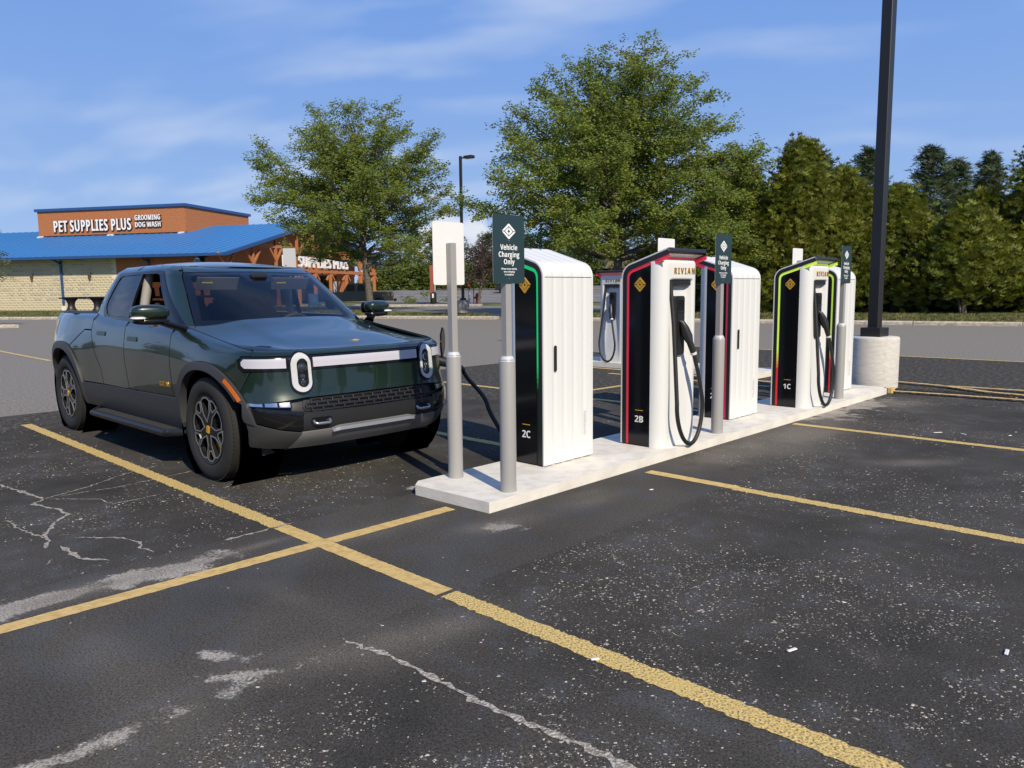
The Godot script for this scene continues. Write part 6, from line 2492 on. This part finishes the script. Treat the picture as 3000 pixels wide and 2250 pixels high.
# ---------------------------------------------------------------- things further off
func build_far_things() -> void:
	# lamp post by the store's drive
	var t := thing("light_pole", "dark lamp post on a round concrete base by the store's drive", "light pole", on_ground(-2.95, -47.2), -.6, "parking lot light poles")
	var p := MB.new()
	p.lathe([Vector2(.37, -.1), Vector2(.37, .70), Vector2(.34, .76), Vector2(0, .77)], 28)
	part(t, "pier", p, mats.kerb_concrete)
	pole_parts(t, .76, 8.6, .14)
	t = thing("light_pole", "dark lamp post on a round concrete base beside the highway", "light pole", on_ground(19.2, -72.0), .4, "parking lot light poles")
	p = MB.new()
	p.lathe([Vector2(.5, -.1), Vector2(.5, 1.35), Vector2(.46, 1.42), Vector2(0, 1.43)], 24)
	part(t, "pier", p, mats.kerb_concrete)
	pole_parts(t, 1.42, 7.0, .24)
	# highway mast with an arm
	t = thing("street_light", "thin grey highway mast with one arm and lamp", "street light", on_ground(-9.6, -97.0))
	var m := MB.new()
	m.tube([Vector3(0, 0, 0), Vector3(0, 10.4, 0), Vector3(.1, 11.0, 0)], [.13, .08, .07], 8)
	part(t, "mast", m, mats.grey_steel)
	m = MB.new()
	m.tube([Vector3(.1, 11.0, 0), Vector3(.9, 11.25, 0), Vector3(2.0, 11.2, 0)], .045, 6)
	part(t, "arm", m, mats.grey_steel)
	m = MB.new()
	m.box(Vector3(2.3, 11.17, 0), Vector3(.8, .14, .3), Basis(), .04)
	part(t, "lamp_head", m, mats.grey_steel)
	# guard rail
	t = thing("guard_rail", "grey steel guard rail along the highway", "guard rail", on_ground(20, -85.5), -.16)
	m = MB.new()
	m.box(Vector3(0, .72, 0), Vector3(26, .32, .06), Basis(), .02)
	part(t, "rail", m, mats.bare_metal)
	for k in 9:
		m = MB.new()
		m.box(Vector3(-12 + k * 3.0, .4, -.1), Vector3(.12, .85, .12))
		part(t, "post", m, mats.grey_steel)
	far_car()
	far_pickup()
	# fire hydrant
	t = thing("fire_hydrant", "red fire hydrant on the grass by the highway", "fire hydrant", on_ground(-3.0, -68.5))
	var red := mat("hydrant_red", lin(.45, .02, .03), .45)
	m = MB.new()
	m.lathe([Vector2(.24, 0), Vector2(.24, .08), Vector2(.15, .12), Vector2(.15, .72), Vector2(.19, .75), Vector2(.19, .80), Vector2(.14, .92), Vector2(.05, 1.0), Vector2(0, 1.01)], 16)
	part(t, "barrel", m, red)
	for a in [0.0, PI, PI * .5]:
		m = MB.new()
		m.tube([Vector3(cos(a) * .1, .58, sin(a) * .1), Vector3(cos(a) * .32, .58, sin(a) * .32)], .09, 10)
		part(t, "outlet", m, red)
	# white and red marker, sign stake, wood sign posts with a box
	t = thing("marker_post", "white utility marker post with a red top beside the hydrant", "marker post", on_ground(-3.75, -69.0))
	m = MB.new(); m.box(Vector3(0, .65, 0), Vector3(.16, 1.3, .05), Basis(), .01); part(t, "stake", m, mats.white_sign)
	m = MB.new(); m.box(Vector3(0, 1.55, 0), Vector3(.17, .55, .055), Basis(), .01); part(t, "red_top", m, mat("marker_red", lin(.35, .05, .03), .6))
	t = thing("sign_stake", "thin dark sign stake on the grass beside the hydrant", "sign stake", on_ground(-3.3, -68.0))
	m = MB.new(); m.box(Vector3(0, 1.1, 0), Vector3(.07, 2.2, .05)); part(t, "stake", m, mat("stake_brown", lin(.06, .035, .03), .7))
	m = MB.new(); m.box(Vector3(0, 2.25, .03), Vector3(.28, .4, .02)); part(t, "plate", m, mat("plate_brown", lin(.10, .06, .05), .6))
	t = thing("sign_pylon", "red-brown timber sign pylon near the highway, partly behind the white sign", "sign pylon", on_ground(-6.4, -71.0))
	for s in [-1.0, 1.0]:
		m = MB.new(); m.box(Vector3(s * .9, 1.6, 0), Vector3(.30, 3.2, .3), Basis(), .02); part(t, "post", m, mat("pylon_red", lin(.28, .07, .04), .7))
	m = MB.new(); m.box(Vector3(0, 2.9, 0), Vector3(2.2, 1.2, .25), Basis(), .03); part(t, "board", m, mat("pylon_red", lin(.28, .07, .04), .7))
	t = thing("utility_box", "small black utility pedestal with a white label", "utility box", on_ground(-7.1, -70.6))
	m = MB.new(); m.box(Vector3(0, .55, 0), Vector3(.50, 1.1, .4), Basis(), .12); part(t, "cabinet", m, mats.black_plastic)
	m = MB.new(); m.box(Vector3(-.05, .75, .205), Vector3(.16, .4, .01)); part(t, "label_plate", m, mats.white_sign)
	# sandwich board and chalk board outside the store
	t = thing("sandwich_board", "white A-frame sandwich board by the store entrance", "sandwich board", on_ground(-15.6, -61.0), .5)
	for s in [-1.0, 1.0]:
		m = MB.new()
		for q in [-.42, .42]: m.tube([Vector3(q, .05, s * .38), Vector3(q, 1.15, s * .03)], .03, 6)
		m.tube([Vector3(-.42, 1.12, s * .04), Vector3(.42, 1.12, s * .04)], .03, 6)
		m.tube([Vector3(-.42, .25, s * .32), Vector3(.42, .25, s * .32)], .03, 6)
		m.box(Vector3(0, .68, s * .2), Vector3(.80, .85, .02), Basis(Vector3.RIGHT, s * -.31))
		part(t, "leaf", m, mats.white_sign)
	# sign with its back to us, behind the truck
	t = thing("parking_sign", "grey sign back on a steel post behind the pickup's roof", "sign", on_ground(-10.0, -35.0), .12)
	m = MB.new(); m.box(Vector3(0, 1.7, 0), Vector3(.06, 3.4, .04)); part(t, "post", m, mats.bare_metal)
	m = MB.new(); m.prism(round_rect(0, 2.95, .28, .45, .03), .03, .034); var sb := part(t, "plate", m, mat("sign_grey", lin(.42, .43, .44), .5))
	m = MB.new(); m.lathe([Vector2(.035, 0), Vector2(.035, .004), Vector2(0, .005)], 10, Transform3D(Basis(Vector3.RIGHT, PI * .5), Vector3(-.17, 2.63, .034))); part(sb, "sticker", m, red)
	# small log building and sign across the highway, between the posts
	t = thing("log_cabin", "brown log kiosk with a green sign across the highway", "kiosk", on_ground(14.4, -100.0), .2)
	m = MB.new(); m.box(Vector3(0, 1.3, 0), Vector3(5.0, 2.6, 3.0)); part(t, "wall", m, mat("log_brown", lin(.11, .075, .05), .9))
	m = MB.new(); m.prism(PackedVector2Array([Vector2(-3, 2.5), Vector2(3, 2.5), Vector2(2.2, 4.0), Vector2(-2.2, 4.0)]), -2, 2, Transform3D()); part(t, "roof", m, mat("shingle_brown", lin(.14, .11, .085), .9))
	m = MB.new(); m.box(Vector3(-.3, 1.2, 2.3), Vector3(2.0, 1.1, .08)); part(t, "sign_panel", m, mats.white_sign)
	# saplings on the grass before the highway
	var spray := leaf_spray(12, .3, .16, .07, .2, 13)
	var r := RandomNumberGenerator.new()
	r.seed = 77
	for q in [[-11.6, -68.0, 1.0], [-9.2, -69.3, .7], [-7.6, -69.5, 1.1], [-5.5, -66.5, .8], [-8.8, -67.2, .5]]:
		t = thing("sapling", "young shrub on the grass before the highway", "shrub", on_ground(q[0], q[1]), 0.0, "young shrubs before the highway")
		var w := MB.new()
		w.tube([Vector3(0, -.05, 0), Vector3(.05, q[2] * .7, 0)], [.03, .015], 5)
		part(t, "stem", w, mats.bark)
		var places := []
		var tones := []
		for k in 26:
			places.append(Transform3D(spin(r, .8), Vector3(r.randfn(0, .28), q[2] * r.randf_range(.45, 1.1), r.randfn(0, .28))))
			tones.append(leaf_tone(r) * .9)
		scatter(t, "foliage", spray, mats.leaf_green, places, tones)


func wheel_pair(t: Node3D, x: float, z: float, rad: float, wide: float, alloy: Material) -> void:
	for s in [-1.0, 1.0]:
		var m := MB.new()
		m.lathe([Vector2(rad * .62, -.02), Vector2(rad * .93, -.02), Vector2(rad, .03), Vector2(rad, wide - .03), Vector2(rad * .9, wide)], 24, Transform3D(Basis(Vector3(0, 1, 0), Vector3(0, 0, -s), Vector3(-s, 0, 0)), Vector3(x, rad, z * s)))
		var w := part(t, "wheel", m, mats.black_rubber)
		var h := MB.new()
		h.lathe([Vector2(rad * .63, .0), Vector2(rad * .5, .02), Vector2(0, .03)], 16, Transform3D(Basis(Vector3(0, 1, 0), Vector3(0, 0, -s), Vector3(-s, 0, 0)), Vector3(x, rad, z * s)))
		for i in h.n.size(): h.n[i] = Vector3(0, 0, s)
		part(w, "rim", h, alloy)


func far_car() -> void:
	# front to -x
	var t := thing("parked_car", "dark blue hatchback driving along the highway", "car", on_ground(.4, -88.0), -.155)
	t.name = "hatchback_car"
	var paint := mat("navy_paint", lin(.006, .008, .014), .25)
	paint.clearcoat_enabled = true
	var side := PackedVector2Array([Vector2(-2.1, .32), Vector2(2.15, .32), Vector2(2.2, .7), Vector2(2.15, 1.0), Vector2(1.9, 1.05), Vector2(1.5, 1.42), Vector2(.7, 1.52), Vector2(-.2, 1.48), Vector2(-1.05, 1.02), Vector2(-1.95, .85), Vector2(-2.15, .62)])
	var b := MB.new()
	b.prism(side, -.88, .88)
	part(t, "body", b, paint)
	var g := MB.new()
	g.prism(PackedVector2Array([Vector2(-.85, 1.03), Vector2(1.55, 1.08), Vector2(1.25, 1.36), Vector2(.6, 1.44), Vector2(-.15, 1.41)]), -.885, .885)
	part(t, "side_glass", g, mats.black_gloss)
	wheel_pair(t, -1.35, .86, .33, .2, mats.chrome)
	wheel_pair(t, 1.3, .86, .33, .2, mats.chrome)


func far_pickup() -> void:
	# front to -x, tail to +x
	var t := thing("parked_pickup", "olive green boxy pickup parked by the store, seen behind the tree trunk", "pickup truck", on_ground(-11.6, -57.8), .14)
	var paint := mat("olive_paint", lin(.085, .080, .045), .4)
	paint.clearcoat_enabled = true
	var b := MB.new()
	b.prism(PackedVector2Array([Vector2(-2.75, .55), Vector2(2.7, .60), Vector2(2.7, 1.28), Vector2(.75, 1.30), Vector2(.72, 1.28), Vector2(-1.0, 1.28), Vector2(-2.6, 1.20), Vector2(-2.75, 1.1)]), -.85, .85)
	part(t, "body", b, paint)
	var c := MB.new()
	c.prism(PackedVector2Array([Vector2(-.95, 1.28), Vector2(.80, 1.28), Vector2(.70, 1.90), Vector2(-.55, 1.92)]), -.74, .74)
	part(t, "cab", c, paint)
	for q in [[-.72, -.08], [.05, .66]]:
		var w := MB.new()
		w.prism(PackedVector2Array([Vector2(q[0], 1.34), Vector2(q[1], 1.34), Vector2(q[1] - .04, 1.80), Vector2(q[0] + .14, 1.80)]), -.75, .75)
		part(t, "window", w, mats.black_gloss)
	for s in [-1.0, 1.0]:
		for x in [-1.85, 1.6]:
			var f := MB.new()
			f.lathe([Vector2(.52, 0), Vector2(.52, .26)], 16, Transform3D(Basis(Vector3(1, 0, 0), Vector3(0, 0, s), Vector3(0, -s, 0)), Vector3(x, .52, .74 * s)), .6, PI if s > 0 else 0.0, TAU if s > 0 else PI)
			part(t, "fender", f, paint)
	wheel_pair(t, -1.85, .90, .42, .26, mats.charcoal_trim)
	wheel_pair(t, 1.6, .90, .42, .26, mats.charcoal_trim)
	var bp := MB.new()
	bp.box(Vector3(2.85, .66, 0), Vector3(.22, .2, 1.7), Basis(), .04)
	part(t, "rear_bumper", bp, mats.black_plastic)
	for s in [-1.0, 1.0]:
		var l := MB.new()
		l.box(Vector3(2.71, 1.0, .74 * s), Vector3(.06, .3, .16), Basis(), .01)
		part(t, "tail_lamp", l, mat("tail_lamp_red", lin(.20, .008, .008), .15))


# ---------------------------------------------------------------- small things
func crack(pts: Array, wide: float, sd: int) -> MB:
	var r := RandomNumberGenerator.new()
	r.seed = sd
	var mb := MB.new()
	var path := []
	for i in pts.size() - 1:
		var a: Vector2 = pts[i]
		var b: Vector2 = pts[i + 1]
		var n := maxi(2, int(a.distance_to(b) / .028))
		for k in n: path.append(a.lerp(b, float(k) / n) + Vector2(r.randfn(0, .0055), r.randfn(0, .0055)))
	path.append(pts[-1])
	var prev := []
	for i in path.size():
		var d: Vector2 = (path[mini(i + 1, path.size() - 1)] - path[maxi(i - 1, 0)]).normalized()
		var o := Vector2(-d.y, d.x)
		var w := wide * r.randf_range(.35, 1.35) * (1.0 if r.randf() < .9 else 1.6)
		if i == 0 or i == path.size() - 1: w *= .15
		var l: Vector2 = path[i] + o * w * .5 * r.randf_range(.5, 1.5)
		var q: Vector2 = path[i] - o * w * .5 * r.randf_range(.5, 1.5)
		var row := [Vector3(l.x, .0060, l.y), Vector3(q.x, .0060, q.y)]
		if prev: mb.quadn(prev[0], prev[1], row[1], row[0], Vector3.UP, Vector3.UP, Vector3.UP, Vector3.UP)
		prev = row
	return mb


func build_details() -> void:
	# cracks in the old coat, filled with sand
	var list := [
		[[-.72, -3.10, -.51, -2.95, -.30, -2.77, -.11, -2.58, .13, -2.39, .33, -2.23, .5, -2.05], .026],
		[[-5.2, -6.6, -4.05, -5.89, -3.43, -5.44], .024], [[-3.43, -5.44, -3.30, -5.78, -3.22, -6.21, -3.08, -6.5], .013], [[-3.36, -5.52, -3.05, -5.78, -2.87, -6.03, -2.55, -6.5], .012],
		[[-3.40, -5.44, -3.01, -5.42, -2.84, -5.28, -2.62, -5.55], .010],
		[[-3.43, -5.44, -3.42, -5.30, -3.18, -5.18, -3.02, -5.04, -3.0, -4.86, -2.92, -4.62, -2.84, -4.50, -2.75, -4.34], .026], [[-3.35, -4.92, -3.15, -4.72, -2.98, -4.60, -2.88, -4.53], .013],
		[[-2.68, -4.38, -2.52, -4.22, -2.42, -4.15, -2.26, -4.12], .022], [[-2.71, -4.54, -2.42, -4.52, -2.24, -4.44, -2.20, -4.34, -2.07, -4.25], .013], [[-1.74, -4.45, -1.58, -4.62, -1.42, -4.80], .020], [[-2.6, -4.16, -2.58, -4.06], .016]]
	var k := 0
	for c in list:
		var pts := []
		for p in pv(c[0]): pts.append(p)
		part(self, numbered("sand_crack"), crack(pts, c[1], 900 + k), mats.sand).set_meta("kind", "structure")
		k += 1
	# pale stone chips worn out of the coat
	var stone := MB.new()
	var ring := []
	for i in 7:
		var a := TAU * i / 7.0
		var q := .8 + .35 * sin(i * 2.7)
		ring.append(Vector3(cos(a) * q, 0, sin(a) * q * .75))
	for i in 7:
		var a: Vector3 = ring[i]; var b: Vector3 = ring[(i + 1) % 7]
		var up := Vector3(0, .26, 0)
		stone.tri(a, a * .7 + up, b); stone.tri(a * .7 + up, b * .7 + up, b); stone.tri(up, b * .7 + up, a * .7 + up)
	for i in stone.n.size():
		if stone.n[i].y < 0: stone.n[i] = -stone.n[i]
	var chips := stone.mesh()
	var r := RandomNumberGenerator.new()
	r.seed = 41
	var dens := noise(.55, 17, 3)
	var fine := noise(2.2, 18, 2)
	var places := []
	var tones := []
	while places.size() < 40000:
		var d := 1.6 + 9.5 * pow(r.randf(), 1.25)
		var x := r.randf_range(-.85, .85) * d
		var p := Vector3(x, 0, -d)
		var q := p - ORIGIN
		var a := q.dot(AX)
		var n := q.dot(NX)
		var keep := clampf(.20 + dens.get_noise_2d(x, -d) * 1.25 + fine.get_noise_2d(x, -d) * .8, .015, 1.0)
		if n < .79 and n > -.82 and a < 2.3: keep *= .02
		if n > 0.0 and n < .83 and a > 0 and a < 7.9: continue
		if n < -.82 and a < 1.5: keep = keep * 1.5 + .05
		if n > .79: keep *= .8
		if r.randf() > keep: continue
		var s := .0020 + .0046 * pow(r.randf(), 2.6) + (.006 if r.randf() < .014 else 0.0)
		places.append(Transform3D(Basis(Vector3.UP, r.randf() * TAU).scaled(Vector3(s * r.randf_range(.8, 1.5), s, s)), p + Vector3(0, .0042, 0)))
		var v := r.randf_range(.18, .58) if places.size() % 2 else r.randf_range(.09, .22)
		tones.append(Color(v, v * r.randf_range(.90, .97), v * r.randf_range(.74, .90)))
	var sm := mat("stone_chip", Color.WHITE, .9)
	sm.vertex_color_use_as_albedo = true
	var st := scatter(self, "stone_chips", chips, sm, places, tones)
	tag(st, "pale stone chips worn out of the black asphalt", "gravel")
	# loose black patching beside the pier
	places = []
	tones = []
	for i in 3500:
		var u := r.randf()
		var c := Vector2(5.35, -10.95).lerp(Vector2(7.9, -8.9), u)
		var w := .42 * sin(PI * clampf(u * .9 + .12, 0, 1))
		var p := c + Vector2(r.randfn(0, .4), r.randfn(0, .4)) * w
		var hgt := .03 * (1.0 - minf(1.0, p.distance_to(c) / .5))
		places.append(Transform3D(spin(r, r.randf_range(.006, .014)), Vector3(p.x, .006 + hgt * r.randf(), p.y)))
		var v := r.randf_range(.012, .035)
		tones.append(Color(v, v, v))
	for q in [[5.72, -10.35], [6.05, -10.25], [6.25, -10.0], [6.9, -9.4], [6.6, -9.9]]:
		for e in 3:
			places.append(Transform3D(spin(r, r.randf_range(.015, .03)), Vector3(q[0] + r.randfn(0, .03), .02, q[1] + r.randfn(0, .03))))
			tones.append(Color(.30, .13, .06) if e else Color(.4, .36, .3))
	st = scatter(self, "loose_patching", chips, sm, places, tones)
	tag(st, "loose black patching gravel beside the concrete pier", "gravel")
	# white scraps of paint tape
	k = 0
	for q in [[1.13, -2.96, .05, .5], [1.98, -2.92, .05, .9], [.32, -2.90, .035, .2], [4.3, -7.6, .09, .1], [4.5, -7.5, .05, 2.0], [1.02, -5.5, .03, .3], [4.9, -7.4, .04, .4]]:
		var m := MB.new()
		m.box(Vector3.ZERO, Vector3(q[2], .006, .014), Basis(Vector3.UP, q[3]), .002)
		var o := part(self, numbered("litter_scrap"), m, mats.white_sign, Transform3D(Basis(), Vector3(q[0], .010, q[1])))
		tag(o, "small white scrap lying on the black asphalt", "litter", "white scraps on the asphalt")
	build_grass(r)
	charging_cable()


func build_grass(r: RandomNumberGenerator) -> void:
	var tuft := MB.new()
	for i in 9:
		var a := r.randf() * TAU
		var b := Vector3(r.randf_range(-.05, .05), 0, r.randf_range(-.05, .05))
		var tip := b + Vector3(cos(a) * .05, r.randf_range(.05, .13), sin(a) * .05)
		var s := Vector3(-sin(a), 0, cos(a)) * .006
		var n := Vector3(cos(a), .8, sin(a)).normalized()
		tuft.trin(b - s, b + s, tip, n, n, n)
	var mesh := tuft.mesh()
	var places := []
	var tones := []
	var patch := noise(.25, 88, 3)
	for i in 26000:
		var x := 0.0
		var z := 0.0
		var right := i % 3 != 0
		if right:
			x = r.randf_range(1.2, 34.0)
			var k := lerpf(-36.3, -31.98, (x - 1.2) / 7.85) if x < 9.05 else (lerpf(-31.98, -27.2, (x - 9.05) / 9.05) if x < 18.1 else lerpf(-27.2, -18.2, (x - 18.1) / 15.9))
			z = k - .15 - 7.5 * r.randf()
		else:
			x = r.randf_range(-42, -1.2)
			var k := lerpf(-47.5, -44.2, (x + 42) / 14.2) if x < -27.8 else (lerpf(-44.2, -40.8, (x + 27.8) / 18.8) if x < -9 else lerpf(-40.8, -37.7, (x + 9) / 8.1))
			z = k - .15 - r.randf() * (3.4 if x > -9 else 9.0)
		var g := on_ground(x, z) + Vector3(0, .10, 0)
		places.append(Transform3D(Basis(Vector3.UP, r.randf() * TAU).scaled(Vector3(1.6, r.randf_range(.6, 1.3), 1.6)), g))
		var v := r.randf_range(.75, 1.25)
		var dry := clampf(patch.get_noise_2d(x * 2.0, z * 2.0) + .35, 0, 1)
		tones.append(Color(.105, .135, .030).lerp(Color(.20, .165, .065), dry) * v)
	var gm := leaf_material("grass_blade", Color.WHITE, .25)
	var o := scatter(self, "verge_grass", mesh, gm, places, tones)
	tag(o, "short patchy grass on the verges behind the kerb", "grass")


func charging_cable() -> void:
	# from post 2C's front, over the ground, up to the truck's left corner
	var cv := Curve3D.new()
	var fw := Vector3(sin(deg_to_rad(46.015)), 0, cos(deg_to_rad(46.015)))
	var left := Vector3(fw.z, 0, -fw.x)
	var t0 := Vector3(-1.7177, 0, -6.6698)
	var plug := t0 + left * .97 + fw * .42 + Vector3(0, .86, 0)
	var grip := t0 + left * 1.12 + fw * .60 + Vector3(0, .80, 0)
	for q in [[grip, Vector3.ZERO, (left + fw) * .06 + Vector3(0, -.04, 0)], [an(1.45, 1.76, .69), Vector3(-.05, .06, -.03), Vector3(.03, -.06, .05)], [an(1.43, 1.45, .44), Vector3(-.03, .10, -.08), Vector3(.03, -.12, .07)], [an(1.36, 1.12, .06), Vector3(0, .10, -.12), Vector3(0, -.03, .08)], [an(1.20, .98, .5), Vector3(0, -.35, 0), Vector3(0, .3, 0)], [an(1.48, .84, 1.50), Vector3(.0, -.3, .0), Vector3.ZERO]]:
		cv.add_point(q[0], q[1], q[2])
	var pts := []
	for p in cv.tessellate(4, 3): pts.append(p)
	var t := thing("charging_cable", "thick black charging cable running from post 2C to the pickup", "cable")
	var m := MB.new()
	m.tube(pts, .0195, 12)
	part(t, "cable", m, mats.black_rubber)
	m = MB.new()
	m.tube([plug, plug.lerp(grip, .35), plug.lerp(grip, .75), grip], [.045, .050, .042, .024], 12)
	part(t, "plug", m, mats.charcoal_trim)


# ---------------------------------------------------------------- passenger
func capsule_field(p: Vector3, bones: Array, k: float) -> float:
	var d := 1.0
	for b in bones:
		var ab: Vector3 = b[1] - b[0]
		var t: float = clampf((p - b[0]).dot(ab) / maxf(ab.length_squared(), 1e-8), 0.0, 1.0)
		var q: float = p.distance_to(b[0] + ab * t) - lerpf(b[2], b[3], t)
		var h := clampf(.5 + .5 * (d - q) / k, 0.0, 1.0)
		d = lerpf(d, q, h) - k * h * (1.0 - h)
	return d


func skin_over(mb: MB, bones: Array, cell: float, k: float) -> void:
	# surface nets over tapered bones joined smoothly
	var lo: Vector3 = bones[0][0]
	var hi := lo
	for b in bones:
		for e in 2:
			lo = lo.min(b[e] - Vector3.ONE * (b[2 + e] + cell * 2)); hi = hi.max(b[e] + Vector3.ONE * (b[2 + e] + cell * 2))
	var n := Vector3i(((hi - lo) / cell).ceil()) + Vector3i.ONE
	var val := PackedFloat32Array()
	val.resize(n.x * n.y * n.z)
	for z in n.z:
		for y in n.y:
			for x in n.x: val[x + n.x * (y + n.y * z)] = capsule_field(lo + Vector3(x, y, z) * cell, bones, k)
	var at := {}
	for z in n.z - 1:
		for y in n.y - 1:
			for x in n.x - 1:
				var base := x + n.x * (y + n.y * z)
				var sum := Vector3.ZERO
				var cut := 0
				for e in [[0, 0, 0, 1, 0, 0], [0, 1, 0, 1, 1, 0], [0, 0, 1, 1, 0, 1], [0, 1, 1, 1, 1, 1], [0, 0, 0, 0, 1, 0], [1, 0, 0, 1, 1, 0], [0, 0, 1, 0, 1, 1], [1, 0, 1, 1, 1, 1], [0, 0, 0, 0, 0, 1], [1, 0, 0, 1, 0, 1], [0, 1, 0, 0, 1, 1], [1, 1, 0, 1, 1, 1]]:
					var a := val[base + e[0] + n.x * (e[1] + n.y * e[2])]
					var b := val[base + e[3] + n.x * (e[4] + n.y * e[5])]
					if (a < 0.0) != (b < 0.0):
						var t := a / (a - b)
						sum += Vector3(e[0], e[1], e[2]).lerp(Vector3(e[3], e[4], e[5]), t)
						cut += 1
				if cut:
					var p := lo + (Vector3(x, y, z) + sum / cut) * cell
					var d := capsule_field(p, bones, k)
					var g := Vector3(capsule_field(p + Vector3(.002, 0, 0), bones, k) - d, capsule_field(p + Vector3(0, .002, 0), bones, k) - d, capsule_field(p + Vector3(0, 0, .002), bones, k) - d)
					at[base] = [p, g.normalized()]
	var step := [1, n.x, n.x * n.y]
	for z in range(1, n.z - 1):
		for y in range(1, n.y - 1):
			for x in range(1, n.x - 1):
				var base := x + n.x * (y + n.y * z)
				for axis in 3:
					if (val[base] < 0.0) == (val[base + step[axis]] < 0.0): continue
					var u: int = step[(axis + 1) % 3]
					var v: int = step[(axis + 2) % 3]
					var a = at.get(base); var b = at.get(base - u); var c = at.get(base - u - v); var d = at.get(base - v)
					if a and b and c and d: mb.quadn(a[0], b[0], c[0], d[0], a[1], b[1], c[1], d[1])


func build_person() -> void:
	# truck axes; sits in the passenger seat, forearm on the window sill, fingers hanging outside
	var t := thing("person", "person in a dark shirt in the pickup's passenger seat, fingers over the sill", "person", Vector3(-1.7177, 0, -6.6698), deg_to_rad(46.015))
	var hip := Vector3(-.42, .90, -1.66)
	var chest := Vector3(-.42, 1.22, -1.76)
	var neck := Vector3(-.42, 1.40, -1.78)
	var head := Vector3(-.42, 1.535, -1.755)
	var sh_r := Vector3(-.60, 1.335, -1.75)
	var sh_l := Vector3(-.24, 1.335, -1.75)
	var el_r := Vector3(-.82, 1.275, -1.56)
	var wr_r := Vector3(-.885, 1.315, -1.345)
	var el_l := Vector3(-.18, 1.08, -1.66)
	var wr_l := Vector3(-.32, .98, -1.46)
	var torso := [[hip, chest, .145, .150], [chest, neck + Vector3(0, -.06, 0), .145, .075], [sh_r, sh_l, .072, .072]]
	var arms := [[sh_r, el_r, .058, .045], [sh_l, el_l, .058, .045]]
	var legs := [[hip + Vector3(-.09, -.02, 0), Vector3(-.53, .92, -1.22), .085, .062], [hip + Vector3(.09, -.02, 0), Vector3(-.31, .92, -1.22), .085, .062], [Vector3(-.53, .92, -1.22), Vector3(-.53, .70, -1.10), .060, .045], [Vector3(-.31, .92, -1.22), Vector3(-.31, .70, -1.10), .060, .045]]
	var skin := torso + arms + legs + [[neck + Vector3(0, -.05, 0), head, .055, .056], [head + Vector3(0, .03, 0), head + Vector3(0, .045, .01), .088, .088], [head + Vector3(0, -.06, .035), head + Vector3(0, -.03, .04), .048, .055], [head + Vector3(0, -.005, .092), head + Vector3(0, -.028, .106), .008, .014], [el_r, wr_r, .043, .029], [el_l, wr_l, .043, .029]]
	for s in [-1.0, 1.0]: skin.append([head + Vector3(s * .088, .0, -.005), head + Vector3(s * .092, -.03, -.005), .016, .012])
	var mb := MB.new()
	skin_over(mb, skin, .02, .03)
	# right hand: palm, thumb and four fingers bent over the sill
	var hand := [[wr_r, wr_r + Vector3(-.030, .004, .04), .028, .026], [wr_r + Vector3(-.012, .004, .045), wr_r + Vector3(-.052, -.004, .022), .017, .017], [wr_r + Vector3(-.004, .004, .062), wr_r + Vector3(-.050, -.004, .075), .016, .014]]
	for k in 4:
		var z := wr_r.z + .020 + .0185 * k
		var root := Vector3(wr_r.x - .052, wr_r.y - .004, z)
		var l: float = [.92, 1.05, 1.0, .8][k]
		hand.append([root, root + Vector3(-.036, -.010, .004) * l, .0098, .0092])
		hand.append([root + Vector3(-.036, -.010, .004) * l, root + Vector3(-.046, -.042, .006) * l, .0092, .0086])
		hand.append([root + Vector3(-.046, -.042, .006) * l, root + Vector3(-.042, -.068, .006) * l, .0086, .0076])
	hand.append([wr_r + Vector3(-.006, .0, .066), wr_r + Vector3(-.012, -.010, .105), .012, .010])
	hand.append([wr_r + Vector3(-.012, -.010, .105), wr_r + Vector3(-.034, -.020, .122), .010, .008])
	skin_over(mb, hand, .0045, .008)
	var left := [[wr_l, wr_l + Vector3(-.01, -.01, .07), .028, .030]]
	for k in 4: left.append([wr_l + Vector3(-.034 + .02 * k, -.01, .08), wr_l + Vector3(-.036 + .021 * k, -.035, .145 - .01 * absf(k - 1.5)), .010, .008])
	left.append([wr_l + Vector3(.02, 0, .04), wr_l + Vector3(.055, -.012, .085), .012, .009])
	skin_over(mb, left, .006, .008)
	var body := part(t, "body", mb, mat("skin", lin(.46, .25, .17), .55))
	var shirt := MB.new()
	var cloth := []
	for b in torso + arms: cloth.append([b[0], b[1], b[2] + .009, b[3] + .009])
	skin_over(shirt, cloth, .024, .03)
	part(body, "shirt", shirt, mat("dark_shirt", lin(.012, .014, .022), .9))
	var trousers := MB.new()
	cloth = []
	for b in legs: cloth.append([b[0], b[1], b[2] + .009, b[3] + .009])
	skin_over(trousers, cloth, .026, .03)
	part(body, "trousers", trousers, mat("dark_trousers", lin(.015, .016, .022), .9))
	var hair := MB.new()
	skin_over(hair, [[head + Vector3(0, .045, -.022), head + Vector3(0, .055, -.005), .090, .088], [head + Vector3(0, .0, -.05), head + Vector3(0, -.03, -.05), .06, .05]], .018, .02)
	part(body, "hair", hair, mat("dark_hair", lin(.012, .009, .007), .8))
	for s in [-1.0, 1.0]:
		var eye := MB.new()
		blob(eye, head + Vector3(s * .033, .012, .090), Vector3(.013, .009, .008), 1.0, 1.0)
		part(body, "eye", eye, mats.white_print)
	var mouth := MB.new()
	blob(mouth, head + Vector3(0, -.062, .086), Vector3(.022, .006, .006), 1.0, 1.0)
	part(body, "mouth", mouth, mat("lips", lin(.30, .11, .09), .6))
